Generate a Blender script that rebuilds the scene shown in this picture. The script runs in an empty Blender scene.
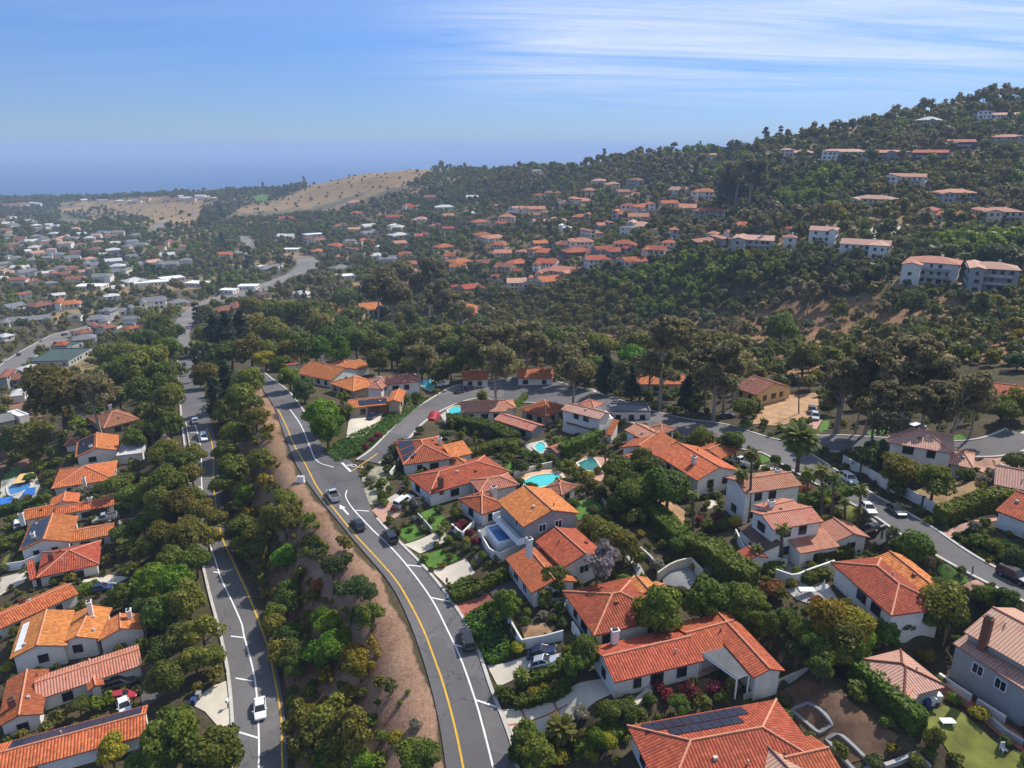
import bpy, bmesh, math, random
import numpy as np
from mathutils import Vector, Matrix
R = math.radians
random.seed(11)
rng = np.random.default_rng(11)
scene = bpy.context.scene
COL = scene.collection

# ------------------------------------------------------------------ camera
F = 711.0
PITCH = R(18.2)
CAMZ = 150.0
CP, SP = math.cos(PITCH), math.sin(PITCH)
CAM = np.array([0.0, 0.0, CAMZ])
FW = np.array([0, CP, -SP]); UP = np.array([0, SP, CP])

def dirs(P):
    P = np.atleast_2d(np.asarray(P, float))
    x = (P[:, 0] - 512) / F
    v = (P[:, 1] - 384) / F
    return np.stack([x, CP - v * SP, -SP - v * CP], 1)

def project(p):
    q = np.atleast_2d(np.asarray(p, float)) - CAM
    zc = q @ FW
    zc = np.where(zc < 1, 1, zc)
    return np.stack([512 + F * q[:, 0] / zc, 384 - F * (q @ UP) / zc, zc], 1)

# ------------------------------------------------------------------ terrain heights
# surveyed points: place in the view and height below (-) the drone
CH = [
 (0,767,-72),(120,767,-72),(250,767,-71.5),(330,767,-69.5),(420,767,-66),(520,767,-63),(700,767,-61),(880,767,-60),(1023,767,-59),
 (0,640,-73.5),(150,640,-72.5),(250,640,-71),(300,640,-69.5),(340,640,-66.5),(400,640,-63),(480,640,-61),(600,640,-59.5),(750,640,-58),(900,640,-56),(1023,640,-55),
 (0,540,-76),(120,540,-73.5),(215,540,-70),(260,540,-68),(300,540,-64.5),(345,535,-61),(450,540,-59.5),(600,540,-58.5),(750,540,-57),(880,540,-54),(1023,540,-51),
 (0,470,-79),(100,470,-74),(200,470,-68.5),(250,470,-65.5),(300,470,-61),(340,470,-59.5),(430,470,-59.5),(550,470,-59),(700,470,-58),(850,470,-55),(1023,470,-51),
 (0,420,-86),(100,420,-78),(200,420,-67.5),(240,420,-65),(280,420,-61.5),(400,420,-60.5),(500,420,-62),(600,420,-62),(700,420,-61),(800,420,-58),(900,420,-55),(1023,420,-51),
 (0,385,-97),(100,385,-87),(190,385,-75),(255,385,-64),(320,385,-66),(380,385,-69),(450,385,-69),(550,385,-69),(650,385,-67),(760,385,-62),(880,385,-57),(1000,385,-51),
 (0,350,-106),(100,350,-100),(190,350,-90),(300,350,-84),(400,350,-87),(500,350,-87),(600,350,-82),(700,350,-76),(800,350,-69),(900,350,-60),(1000,350,-53),
 (0,315,-112),(100,315,-111),(190,315,-109),(300,315,-105),(400,315,-104),(470,315,-102),(550,315,-94),(650,315,-84),(750,315,-75),(850,315,-66),(950,315,-58),(1023,315,-54),
 (0,280,-116),(120,280,-116),(250,280,-115),(350,280,-111),(450,280,-103),(550,280,-86),(650,280,-70),(750,280,-60),(850,280,-55),(935,282,-52),(1023,282,-50),
 (0,245,-119),(200,245,-117),(300,245,-112),(400,245,-103),(500,245,-84),(600,245,-68),(700,245,-55),(800,245,-49),(900,245,-46),(1023,245,-44),
 (0,218,-118),(150,218,-115),(250,215,-107),(350,215,-94),(450,215,-79),(550,215,-64),(650,215,-51),(750,215,-43),(850,215,-37),(1000,215,-35),
]
CY_ = [
 (0,197,2150),(60,196.5,2150),(150,194,1950),(230,191,1850),(300,187,1680),(350,177,1520),(400,171.5,1440),(430,168.5,1400),(480,170,1250),(540,167,1060),
 (590,161,930),(650,155,870),(700,151,830),(760,146,780),(800,139,760),(850,127,740),(900,119,720),(950,110,700),(1000,101,690),(1023,97,690),
 (70,212,1620),(110,222,1500),(170,222,1420),(150,203,1640),(200,197,1650),(250,205,1500),(300,200,1450),(350,192,1380),
 (450,185,1180),(550,185,960),(650,185,730),(750,185,590),(850,185,500),(1000,185,480),
 (600,172,900),(700,165,800),(800,157,620),(900,155,560),(1000,155,540),(900,130,640),(1000,125,610),
]
pts = []
for px, py, h in CH:
    d = dirs([(px, py)])[0]; pts.append(d * (h / d[2]))
for px, py, Y in CY_:
    d = dirs([(px, py)])[0]; pts.append(d * (Y / d[1]))
extra = []
for p in pts:
    th, r = math.atan2(p[0], p[1]), math.hypot(p[0], p[1])
    if th < R(-33.5): extra.append((th - R(13), r, p[2] - 2)); extra.append((th - R(30), r, p[2] - 6))
    if th > R(33.0): extra.append((th + R(13), r, p[2] + 4)); extra.append((th + R(30), r, p[2] + 8))
for px, py, Y in CY_[:20]:
    d = dirs([(px, py)])[0]; p = d * (Y / d[1]); th, r = math.atan2(p[0], p[1]), math.hypot(p[0], p[1])
    drop = 60 if px > 320 else 75
    extra.append((th, r * 1.3, max(p[2] - drop, -165)))
    extra.append((th, r * 1.75, -175))
for t in (-60, -30, 0, 30, 60):
    extra.append((R(t), 30, -66 if t > 0 else -72))
for p in extra:
    pts.append(np.array([p[1] * math.sin(p[0]), p[1] * math.cos(p[0]), p[2]]))
pts = np.array(pts)
SC = 1.9
def feat(x, y):
    return np.stack([np.arctan2(x, y) * SC, np.log(np.hypot(x, y))], -1)
FP = feat(pts[:, 0], pts[:, 1])
def phi(a, b):
    d2 = ((a[:, None, :] - b[None, :, :]) ** 2).sum(-1)
    return np.sqrt(d2 + 0.13 ** 2)
n = len(FP)
A = np.zeros((n + 3, n + 3))
A[:n, :n] = phi(FP, FP) - 0.004 * np.eye(n)
A[:n, n] = 1; A[:n, n + 1:] = FP; A[n, :n] = 1; A[n + 1:, :n] = FP.T
WT = np.linalg.solve(A, np.concatenate([pts[:, 2], np.zeros(3)]))

NT, NR = 480, 520
TH = np.linspace(R(-60), R(60), NT)
LR = np.linspace(math.log(30), math.log(3300), NR)
GT, GL = np.meshgrid(TH, LR, indexing='ij')
GX = np.exp(GL) * np.sin(GT); GY = np.exp(GL) * np.cos(GT)
ff = np.stack([GT.ravel() * SC, GL.ravel()], 1)
GZ = np.zeros(len(ff))
for i in range(0, len(ff), 20000):
    f_ = ff[i:i + 20000]
    GZ[i:i + 20000] = phi(f_, FP) @ WT[:n] + WT[n] + f_ @ WT[n + 1:]
GZ = GZ.reshape(NT, NR) + CAMZ
# small natural undulation far from the houses
GZ += np.clip((np.exp(GL) - 260) / 600, 0, 1) * (np.sin(GX * .031 + GY * .017) * np.cos(GY * .023 - GX * .011)) * 2.0

def T(x, y):
    x = np.asarray(x, float); y = np.asarray(y, float)
    a = (np.arctan2(x, y) - TH[0]) / (TH[1] - TH[0])
    b = (np.log(np.maximum(np.hypot(x, y), 30.01)) - LR[0]) / (LR[1] - LR[0])
    a = np.clip(a, 0, NT - 1.001); b = np.clip(b, 0, NR - 1.001)
    i = a.astype(int); j = b.astype(int); u = a - i; v = b - j
    return (GZ[i, j] * (1 - u) * (1 - v) + GZ[i + 1, j] * u * (1 - v) + GZ[i, j + 1] * (1 - u) * v + GZ[i + 1, j + 1] * u * v)

STEPS = np.exp(np.linspace(math.log(40), math.log(3200), 420))
def hits(P, h=0.0):
    """where the sight lines through P come within h of the ground; (n,3), NaN where they meet none"""
    P = np.atleast_2d(np.asarray(P, float)); out = np.full((len(P), 3), np.nan)
    for k in range(0, len(P), 4000):
        D = dirs(P[k:k + 4000])
        D = D / np.hypot(D[:, 0], D[:, 1])[:, None]
        Z = CAMZ + D[:, 2:3] * STEPS[None]
        G = T(D[:, 0:1] * STEPS[None], D[:, 1:2] * STEPS[None]) + h
        below = Z < G
        idx = below.argmax(1); ok = below.any(1) & (idx > 0)
        lo = STEPS[np.maximum(idx - 1, 0)]; hi = STEPS[idx]
        for _ in range(14):
            m = (lo + hi) / 2
            b = CAMZ + D[:, 2] * m < T(D[:, 0] * m, D[:, 1] * m) + h
            hi = np.where(b, m, hi); lo = np.where(b, lo, m)
        res = np.stack([D[:, 0] * hi, D[:, 1] * hi, CAMZ + D[:, 2] * hi], 1)
        res[~ok] = np.nan
        out[k:k + 4000] = res
    return out
def hit(px, py, h=0.0):
    return hits([(px, py)], h)[0]
def at_z(px, py, z):
    d = dirs([(px, py)])[0]
    return CAM + d * ((z - CAMZ) / d[2])

# ------------------------------------------------------------------ materials
MATS = {}
def nodes_of(name):
    m = bpy.data.materials.new(name); m.use_nodes = True
    nt = m.node_tree
    return m, nt, nt.nodes['Principled BSDF'], nt.nodes['Material Output']
def N(nt, typ, **kw):
    nd = nt.nodes.new(typ)
    for k, v in kw.items():
        if k in nd.inputs: nd.inputs[k].default_value = v
        else: setattr(nd, k, v)
    return nd
def ramp(nt, fac, stops):
    r = nt.nodes.new('ShaderNodeValToRGB')
    el = r.color_ramp.elements
    while len(el) < len(stops): el.new(0.5)
    for e, (p, c) in zip(el, stops):
        e.position = p; e.color = (*c, 1)
    nt.links.new(fac, r.inputs[0])
    return r.outputs[0]
def mixc(nt, fac, a, b, mode='MIX'):
    m = nt.nodes.new('ShaderNodeMix'); m.data_type = 'RGBA'; m.blend_type = mode
    for s, v in ((0, fac), (6, a), (7, b)):
        if hasattr(v, 'links'): nt.links.new(v, m.inputs[s])
        elif s == 0: m.inputs[0].default_value = v
        else: m.inputs[s].default_value = (*v, 1)
    return m.outputs[2]
def math_(nt, op, a, b=None):
    m = nt.nodes.new('ShaderNodeMath'); m.operation = op
    for i, v in enumerate((a, b)):
        if v is None: continue
        if hasattr(v, 'links'): nt.links.new(v, m.inputs[i])
        else: m.inputs[i].default_value = v
    return m.outputs[0]
def plain(name, c, rough=0.8, var=0.12, scale=1.5, metal=0.0, spec=0.3, bump=0.0):
    """a surface of one colour with natural mottling"""
    if name in MATS: return MATS[name]
    m, nt, b, o = nodes_of(name)
    tc = N(nt, 'ShaderNodeTexCoord')
    nz = N(nt, 'ShaderNodeTexNoise', Scale=scale, Detail=6.0, Roughness=0.62)
    nt.links.new(tc.outputs['Object'], nz.inputs['Vector'])
    lo = tuple(max(0, x * (1 - var * 1.6)) for x in c); hi = tuple(min(1, x * (1 + var * 1.6)) for x in c)
    nt.links.new(ramp(nt, nz.outputs[0], [(0.25, lo), (0.75, hi)]), b.inputs['Base Color'])
    b.inputs['Roughness'].default_value = rough; b.inputs['Metallic'].default_value = metal
    b.inputs['Specular IOR Level'].default_value = spec
    if bump:
        bp = N(nt, 'ShaderNodeBump', Strength=bump, Distance=0.05)
        n2 = N(nt, 'ShaderNodeTexNoise', Scale=scale * 6, Detail=4.0)
        nt.links.new(tc.outputs['Object'], n2.inputs['Vector'])
        nt.links.new(n2.outputs[0], bp.inputs['Height']); nt.links.new(bp.outputs[0], b.inputs['Normal'])
    MATS[name] = m
    return m

def foliage(name, c, c2=None, trans=0.42, hue=0.05):
    m, nt, b, o = nodes_of(name)
    tc = N(nt, 'ShaderNodeTexCoord'); oi = N(nt, 'ShaderNodeObjectInfo')
    nz = N(nt, 'ShaderNodeTexNoise', Scale=2.6, Detail=3.0, Roughness=0.7)
    nt.links.new(tc.outputs['Object'], nz.inputs['Vector'])
    c2 = c2 or tuple(x * 1.6 for x in c)
    col = ramp(nt, nz.outputs[0], [(0.32, tuple(x * 0.72 for x in c)), (0.5, c), (0.72, c2)])
    hs = N(nt, 'ShaderNodeHueSaturation')
    mr = N(nt, 'ShaderNodeMapRange'); mr.inputs['To Min'].default_value = 0.5 - hue; mr.inputs['To Max'].default_value = 0.5 + hue * .25
    nt.links.new(oi.outputs['Random'], mr.inputs['Value']); nt.links.new(mr.outputs[0], hs.inputs['Hue'])
    rv = math_(nt, 'FRACT', math_(nt, 'MULTIPLY', oi.outputs['Random'], 7.31))
    mv = N(nt, 'ShaderNodeMapRange'); mv.inputs['To Min'].default_value = 0.75; mv.inputs['To Max'].default_value = 1.3
    nt.links.new(rv, mv.inputs['Value']); nt.links.new(mv.outputs[0], hs.inputs['Value'])
    nt.links.new(col, hs.inputs['Color'])
    nt.links.new(hs.outputs[0], b.inputs['Base Color'])
    b.inputs['Roughness'].default_value = 0.62; b.inputs['Specular IOR Level'].default_value = 0.25
    tr = N(nt, 'ShaderNodeBsdfTranslucent'); nt.links.new(hs.outputs[0], tr.inputs['Color'])
    mx = N(nt, 'ShaderNodeMixShader'); mx.inputs[0].default_value = trans
    nt.links.new(b.outputs[0], mx.inputs[1]); nt.links.new(tr.outputs[0], mx.inputs[2]); nt.links.new(mx.outputs[0], o.inputs['Surface'])
    MATS[name] = m
    return m

def tile(name, c, old=0.0, pale=(0.55, 0.33, 0.26)):
    """barrel roof tiles: rounded columns running down the slope (u across, v up), each tile its own shade"""
    m, nt, b, o = nodes_of(name)
    uv = N(nt, 'ShaderNodeUVMap')
    sp = N(nt, 'ShaderNodeSeparateXYZ'); nt.links.new(uv.outputs[0], sp.inputs[0])
    u = math_(nt, 'DIVIDE', sp.outputs[0], 0.36); v = math_(nt, 'DIVIDE', sp.outputs[1], 0.42)
    cu = math_(nt, 'FLOOR', u); cv = math_(nt, 'FLOOR', v)
    cb = N(nt, 'ShaderNodeCombineXYZ'); nt.links.new(cu, cb.inputs[0]); nt.links.new(cv, cb.inputs[1])
    oi = N(nt, 'ShaderNodeObjectInfo'); nt.links.new(oi.outputs['Random'], cb.inputs[2])
    wn = N(nt, 'ShaderNodeTexWhiteNoise'); nt.links.new(cb.outputs[0], wn.inputs[0])
    tcx = N(nt, 'ShaderNodeTexCoord')
    nz = N(nt, 'ShaderNodeTexNoise', Scale=0.55, Detail=5.0, Roughness=0.7); nt.links.new(tcx.outputs['Object'], nz.inputs['Vector'])
    col = ramp(nt, wn.outputs[0], [(0.0, tuple(x * 0.72 for x in c)), (0.5, c), (1.0, (min(1, c[0] * 1.22), c[1] * 1.35, c[2] * 1.4))])
    st = ramp(nt, nz.outputs[0], [(0.40 - 0.22 * old, (0, 0, 0)), (0.66 - 0.22 * old, (1, 1, 1))])
    fac = math_(nt, 'MULTIPLY', st, 0.5 + 0.4 * old)
    col = mixc(nt, fac, col, pale if old > 0.3 else (c[0] * .66, c[1] * .8, c[2] * .95))
    fu = math_(nt, 'FRACT', u)
    hump = math_(nt, 'SINE', math_(nt, 'MULTIPLY', fu, math.pi))
    gap = ramp(nt, hump, [(0.0, (0.55, 0.5, 0.5)), (0.45, (1, 1, 1))])
    col = mixc(nt, 0.8, col, gap, 'MULTIPLY')
    oh = N(nt, 'ShaderNodeHueSaturation', Saturation=1.0)
    mh = N(nt, 'ShaderNodeMapRange'); mh.inputs['To Min'].default_value = 0.497; mh.inputs['To Max'].default_value = 0.513
    nt.links.new(math_(nt, 'FRACT', math_(nt, 'MULTIPLY', oi.outputs['Random'], 13.7)), mh.inputs['Value']); nt.links.new(mh.outputs[0], oh.inputs['Hue'])
    mv = N(nt, 'ShaderNodeMapRange'); mv.inputs['To Min'].default_value = 0.80; mv.inputs['To Max'].default_value = 1.14
    nt.links.new(oi.outputs['Random'], mv.inputs['Value']); nt.links.new(mv.outputs[0], oh.inputs['Value'])
    nt.links.new(col, oh.inputs['Color'])
    nt.links.new(oh.outputs[0], b.inputs['Base Color'])
    lap = math_(nt, 'MULTIPLY', math_(nt, 'FRACT', v), -0.35)
    bp = N(nt, 'ShaderNodeBump', Strength=0.8, Distance=0.11)
    nt.links.new(math_(nt, 'ADD', hump, lap), bp.inputs['Height']); nt.links.new(bp.outputs[0], b.inputs['Normal'])
    b.inputs['Roughness'].default_value = 0.8; b.inputs['Specular IOR Level'].default_value = 0.2
    MATS[name] = m
    return m

tile('tile_orange', (0.50, 0.130, 0.048))
tile('tile_red', (0.42, 0.092, 0.042), 0.15)
tile('tile_bright', (0.58, 0.175, 0.055))
tile('tile_brown', (0.30, 0.105, 0.065), 0.25, (0.36, 0.19, 0.14))
tile('tile_pink', (0.44, 0.17, 0.11), 0.75)
tile('tile_worn', (0.47, 0.13, 0.07), 0.5, (0.48, 0.25, 0.18))
plain('ridge_pale', (0.60, 0.26, 0.15), 0.85, 0.2, 3)
plain('stucco_white', (0.70, 0.67, 0.61), 0.9, 0.09, 0.7, bump=0.15)
plain('stucco_cream', (0.62, 0.54, 0.42), 0.9, 0.08, 0.7, bump=0.15)
plain('stucco_grey', (0.30, 0.30, 0.30), 0.9, 0.08, 0.7, bump=0.15)
plain('siding_blue', (0.36, 0.365, 0.34), 0.85, 0.08, 0.7)
plain('siding_dark', (0.10, 0.10, 0.12), 0.85, 0.08, 0.7)
plain('stucco_yellow', (0.58, 0.44, 0.22), 0.9, 0.08, 0.7)
plain('stucco_tan', (0.45, 0.35, 0.26), 0.9, 0.08, 0.7)
plain('roof_grey', (0.17, 0.17, 0.18), 0.9, 0.18, 0.8)
plain('roof_pale', (0.50, 0.49, 0.47), 0.9, 0.12, 0.8)
plain('roof_white', (0.78, 0.78, 0.77), 0.8, 0.06, 0.8)
plain('roof_dark_brown', (0.12, 0.075, 0.055), 0.9, 0.2, 0.8)
plain('roof_green', (0.055, 0.085, 0.075), 0.9, 0.2, 0.5)
plain('white_paint', (0.78, 0.78, 0.77), 0.6, 0.04, 2)
plain('dark_trim', (0.06, 0.045, 0.04), 0.7, 0.1, 2)
plain('brown_wood', (0.16, 0.085, 0.05), 0.8, 0.2, 3)
plain('concrete', (0.42, 0.40, 0.37), 0.9, 0.14, 0.5, bump=0.2)
plain('concrete_pale', (0.55, 0.49, 0.39), 0.9, 0.10, 0.4, bump=0.2)
plain('concrete_grey', (0.25, 0.25, 0.25), 0.9, 0.12, 0.5, bump=0.2)
plain('brick_red', (0.36, 0.12, 0.085), 0.9, 0.2, 2.5, bump=0.2)
plain('paver_pink', (0.47, 0.27, 0.20), 0.9, 0.14, 1.2, bump=0.2)
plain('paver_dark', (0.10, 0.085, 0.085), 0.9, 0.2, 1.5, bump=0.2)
plain('deck_orange', (0.58, 0.36, 0.22), 0.9, 0.1, 0.8)
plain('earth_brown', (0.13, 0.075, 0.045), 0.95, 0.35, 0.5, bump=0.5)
plain('earth_tan', (0.42, 0.25, 0.13), 0.95, 0.22, 0.45, bump=0.5)
plain('earth_dry_lawn', (0.30, 0.20, 0.10), 0.95, 0.25, 0.4, bump=0.4)
plain('lawn_green', (0.075, 0.165, 0.022), 0.9, 0.28, 0.6, bump=0.3)
plain('lawn_yellow', (0.155, 0.165, 0.03), 0.9, 0.3, 0.4, bump=0.3)
plain('chimney_brick', (0.20, 0.085, 0.055), 0.9, 0.25, 6)
plain('bark', (0.11, 0.08, 0.06), 0.95, 0.3, 6, bump=0.5)
plain('bark_pale', (0.30, 0.25, 0.20), 0.95, 0.25, 6, bump=0.4)
plain('pole_wood', (0.10, 0.075, 0.06), 0.9, 0.2, 4)
plain('rubber', (0.02, 0.02, 0.02), 0.9, 0.1, 4)
plain('steel', (0.5, 0.5, 0.5), 0.35, 0.05, 4, metal=0.9)
plain('tail_red', (0.35, 0.02, 0.02), 0.3, 0.05, 4)
plain('lamp_clear', (0.75, 0.75, 0.75), 0.2, 0.05, 4)
plain('tarp_red', (0.33, 0.02, 0.03), 0.6, 0.15, 1)
plain('tarp_blue', (0.03, 0.16, 0.50), 0.6, 0.12, 1)
plain('tarp_tan', (0.65, 0.42, 0.16), 0.7, 0.12, 1)
plain('bin_blue', (0.03, 0.06, 0.2), 0.5, 0.1, 2)
plain('kerb_stone', (0.48, 0.45, 0.40), 0.9, 0.12, 1.0)
def glossy(name, c, rough=0.12, metal=0.0, coat=0.0):
    m, nt, b, o = nodes_of(name)
    b.inputs['Base Color'].default_value = (*c, 1); b.inputs['Roughness'].default_value = rough
    b.inputs['Metallic'].default_value = metal; b.inputs['Coat Weight'].default_value = coat
    nz = N(nt, 'ShaderNodeTexNoise', Scale=3.0, Detail=2.0)
    tc = N(nt, 'ShaderNodeTexCoord'); nt.links.new(tc.outputs['Object'], nz.inputs['Vector'])
    nt.links.new(ramp(nt, nz.outputs[0], [(0.3, tuple(x * 0.9 for x in c)), (0.7, tuple(min(1, x * 1.1) for x in c))]), b.inputs['Base Color'])
    MATS[name] = m
    return m
glossy('glass_dark', (0.018, 0.022, 0.028), 0.12)
glossy('solar_cell', (0.022, 0.026, 0.045), 0.28)
for nm, c in dict(white=(0.75, 0.75, 0.74), black=(0.018, 0.018, 0.022), silver=(0.48, 0.50, 0.52), blue=(0.025, 0.045, 0.16), grey=(0.10, 0.105, 0.115), red=(0.35, 0.02, 0.02), navy=(0.02, 0.025, 0.07)).items():
    glossy('paint_' + nm, c, 0.28, 0.2 if nm in ('silver', 'grey') else 0.0, 0.6)
def water(name, c, rough=0.08, bump=0.15, scale=3.0):
    m, nt, b, o = nodes_of(name)
    tc = N(nt, 'ShaderNodeTexCoord'); nz = N(nt, 'ShaderNodeTexNoise', Scale=scale, Detail=4.0)
    nt.links.new(tc.outputs['Object'], nz.inputs['Vector'])
    nt.links.new(ramp(nt, nz.outputs[0], [(0.3, tuple(x * 0.85 for x in c)), (0.7, tuple(min(1, x * 1.15) for x in c))]), b.inputs['Base Color'])
    bp = N(nt, 'ShaderNodeBump', Strength=bump, Distance=0.05); nt.links.new(nz.outputs[0], bp.inputs['Height']); nt.links.new(bp.outputs[0], b.inputs['Normal'])
    b.inputs['Roughness'].default_value = rough
    MATS[name] = m
    return m
water('pool_turquoise', (0.05, 0.50, 0.48))
water('pool_blue', (0.06, 0.20, 0.42))
water('pool_dark', (0.02, 0.16, 0.14))
water('sea_blue', (0.018, 0.075, 0.20), 0.35, 0.4, 0.02)

foliage('leaf_green', (0.107, 0.161, 0.020), (0.168, 0.213, 0.026))
foliage('leaf_dark', (0.085, 0.120, 0.030), (0.13, 0.165, 0.036))
foliage('leaf_olive', (0.168, 0.185, 0.024), (0.265, 0.260, 0.033))
foliage('leaf_yellow', (0.283, 0.275, 0.019), (0.458, 0.398, 0.022))
foliage('leaf_bright', (0.114, 0.227, 0.014), (0.195, 0.302, 0.019))
foliage('leaf_dense', (0.114, 0.172, 0.016), (0.215, 0.233, 0.022))
foliage('leaf_gum', (0.215, 0.195, 0.075), (0.31, 0.25, 0.10), hue=0.02)
foliage('leaf_pine', (0.048, 0.071, 0.034))
foliage('leaf_palm', (0.128, 0.158, 0.026))
foliage('leaf_lilac', (0.224, 0.205, 0.172), (0.370, 0.290, 0.396))
foliage('leaf_red', (0.211, 0.040, 0.037), (0.449, 0.046, 0.059), hue=0.02)
foliage('leaf_grey', (0.224, 0.224, 0.145))
foliage('leaf_orange', (0.317, 0.132, 0.046), (0.502, 0.198, 0.053), hue=0.02)
foliage('leaf_hedge', (0.094, 0.151, 0.017), (0.155, 0.206, 0.026))
foliage('leaf_cover', (0.084, 0.199, 0.016), (0.142, 0.267, 0.022), hue=0.01)

def asphalt(name, c):
    m, nt, b, o = nodes_of(name)
    tc = N(nt, 'ShaderNodeTexCoord')
    n1 = N(nt, 'ShaderNodeTexNoise', Scale=0.12, Detail=6.0, Roughness=0.65); n2 = N(nt, 'ShaderNodeTexNoise', Scale=9.0, Detail=3.0)
    for q in (n1, n2): nt.links.new(tc.outputs['Object'], q.inputs['Vector'])
    c1 = ramp(nt, n1.outputs[0], [(0.3, tuple(x * 0.82 for x in c)), (0.7, tuple(x * 1.2 for x in c))])
    c2 = ramp(nt, n2.outputs[0], [(0.3, (0.82,) * 3), (0.7, (1.12,) * 3)])
    col = mixc(nt, 1.0, c1, c2, 'MULTIPLY')
    nt.links.new(col, b.inputs['Base Color'])
    # tar along old cracks, patched areas
    vo = N(nt, 'ShaderNodeTexVoronoi', feature='DISTANCE_TO_EDGE', Scale=0.11); wv = N(nt, 'ShaderNodeVectorMath', operation='ADD'); n3 = N(nt, 'ShaderNodeTexNoise', Scale=0.5, Detail=4.0)
    nt.links.new(tc.outputs['Object'], n3.inputs['Vector']); nt.links.new(tc.outputs['Object'], wv.inputs[0])
    sv = N(nt, 'ShaderNodeVectorMath', operation='SCALE'); sv.inputs['Scale'].default_value = 3.0; nt.links.new(n3.outputs['Color'], sv.inputs[0]); nt.links.new(sv.outputs[0], wv.inputs[1]); nt.links.new(wv.outputs[0], vo.inputs['Vector'])
    col = mixc(nt, 1.0, col, ramp(nt, vo.outputs['Distance'], [(0.0, (0.62, 0.62, 0.62)), (0.012, (1, 1, 1))]), 'MULTIPLY')
    v2 = N(nt, 'ShaderNodeTexVoronoi', Scale=0.07); nt.links.new(wv.outputs[0], v2.inputs['Vector'])
    col = mixc(nt, 1.0, col, ramp(nt, v2.outputs['Color'], [(0.2, (0.86, 0.86, 0.87)), (0.8, (1.12, 1.11, 1.1))]), 'MULTIPLY')
    nt.links.new(col, b.inputs['Base Color'])
    b.inputs['Roughness'].default_value = 0.88; b.inputs['Specular IOR Level'].default_value = 0.3
    MATS[name] = m
asphalt('asphalt', (0.125, 0.118, 0.116))
asphalt('asphalt_old', (0.19, 0.175, 0.16))
plain('paint_line_white', (0.72, 0.72, 0.70), 0.7, 0.1, 1.2)
plain('paint_line_yellow', (0.62, 0.36, 0.03), 0.7, 0.12, 1.2)

# ------------------------------------------------------------------ objects
def mesh_obj(name, V, faces, mat, parent=None, uvs=None, smooth=False, mats=None, midx=None):
    me = bpy.data.meshes.new(name)
    me.from_pydata([tuple(v) for v in V], [], [tuple(f) for f in faces])
    for m in (mats or [mat]): me.materials.append(MATS[m] if isinstance(m, str) else m)
    if midx is not None: me.polygons.foreach_set('material_index', midx)
    if uvs is not None:
        ul = me.uv_layers.new(name='UVMap')
        flat = [c for fuv in uvs for uv in fuv for c in uv]
        ul.data.foreach_set('uv', flat)
    if smooth: me.polygons.foreach_set('use_smooth', [True] * len(me.polygons))
    me.update()
    o = bpy.data.objects.new(name, me); COL.objects.link(o)
    if parent is not None: o.parent = parent
    return o
def quad_mesh(name, V, mat):
    """mesh data from (n,4,3) quads"""
    nq = len(V)
    me = bpy.data.meshes.new(name)
    me.vertices.add(nq * 4); me.loops.add(nq * 4); me.polygons.add(nq)
    me.vertices.foreach_set('co', V.reshape(-1).astype(np.float32))
    me.loops.foreach_set('vertex_index', np.arange(nq * 4, dtype=np.int32))
    me.polygons.foreach_set('loop_start', np.arange(0, nq * 4, 4, dtype=np.int32))
    me.materials.append(MATS[mat])
    me.update(calc_edges=True)
    return me
def link(name, me, parent=None):
    o = bpy.data.objects.new(name, me); COL.objects.link(o)
    if parent is not None: o.parent = parent
    return o
def empty(name, loc, rz=0.0, sc=None):
    o = bpy.data.objects.new(name, None); COL.objects.link(o)
    o.location = loc; o.rotation_euler = (0, 0, rz)
    if sc is not None: o.scale = sc
    o.empty_display_size = 0.5
    return o
def tag(o, label, cat, group=None):
    o['label'] = label; o['category'] = cat
    if group: o['group'] = group
    return o
def struct(o):
    o['kind'] = 'structure'
    return o

class MB:
    def __init__(s): s.V = []; s.Fc = []
    def box(s, c, d, rz=0.0, M=None):
        i = len(s.V); cx, cy, cz = c; a, b, h = d[0] / 2, d[1] / 2, d[2] / 2
        cs, sn = math.cos(rz), math.sin(rz)
        for z in (-h, h):
            for x, y in ((-a, -b), (a, -b), (a, b), (-a, b)):
                s.V.append((cx + x * cs - y * sn, cy + x * sn + y * cs, cz + z))
        s.Fc += [tuple(i + k for k in f) for f in ((0, 3, 2, 1), (4, 5, 6, 7), (0, 1, 5, 4), (1, 2, 6, 5), (2, 3, 7, 6), (3, 0, 4, 7))]
        return s
    def tube(s, P, rad, n=6, cap=True):
        P = [Vector(p) for p in P]; i0 = len(s.V)
        if not hasattr(rad, '__len__'): rad = [rad] * len(P)
        for k, p in enumerate(P):
            d = (P[min(k + 1, len(P) - 1)] - P[max(k - 1, 0)]).normalized()
            a = d.orthogonal().normalized() if abs(d.z) > 0.9 else d.cross(Vector((0, 0, 1))).normalized()
            if abs(d.z) > 0.9: a = (Vector((1, 0, 0)) - d * d.x).normalized()
            b = d.cross(a)
            for j in range(n):
                t = 2 * math.pi * j / n
                s.V.append(tuple(p + (a * math.cos(t) + b * math.sin(t)) * rad[k]))
        for k in range(len(P) - 1):
            for j in range(n):
                s.Fc.append((i0 + k * n + j, i0 + k * n + (j + 1) % n, i0 + (k + 1) * n + (j + 1) % n, i0 + (k + 1) * n + j))
        if cap:
            s.Fc.append(tuple(i0 + j for j in range(n))[::-1]); s.Fc.append(tuple(i0 + (len(P) - 1) * n + j for j in range(n)))
        return s
    def poly(s, pts):
        i = len(s.V); s.V += [tuple(p) for p in pts]; s.Fc.append(tuple(range(i, i + len(pts)))); return s
    def build(s, name, mat, parent=None, smooth=False):
        return mesh_obj(name, s.V, s.Fc, mat, parent, smooth=smooth)
    def mesh(s, name, mat):
        me = bpy.data.meshes.new(name); me.from_pydata(s.V, [], s.Fc); me.materials.append(MATS[mat]); me.update(); return me

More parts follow.
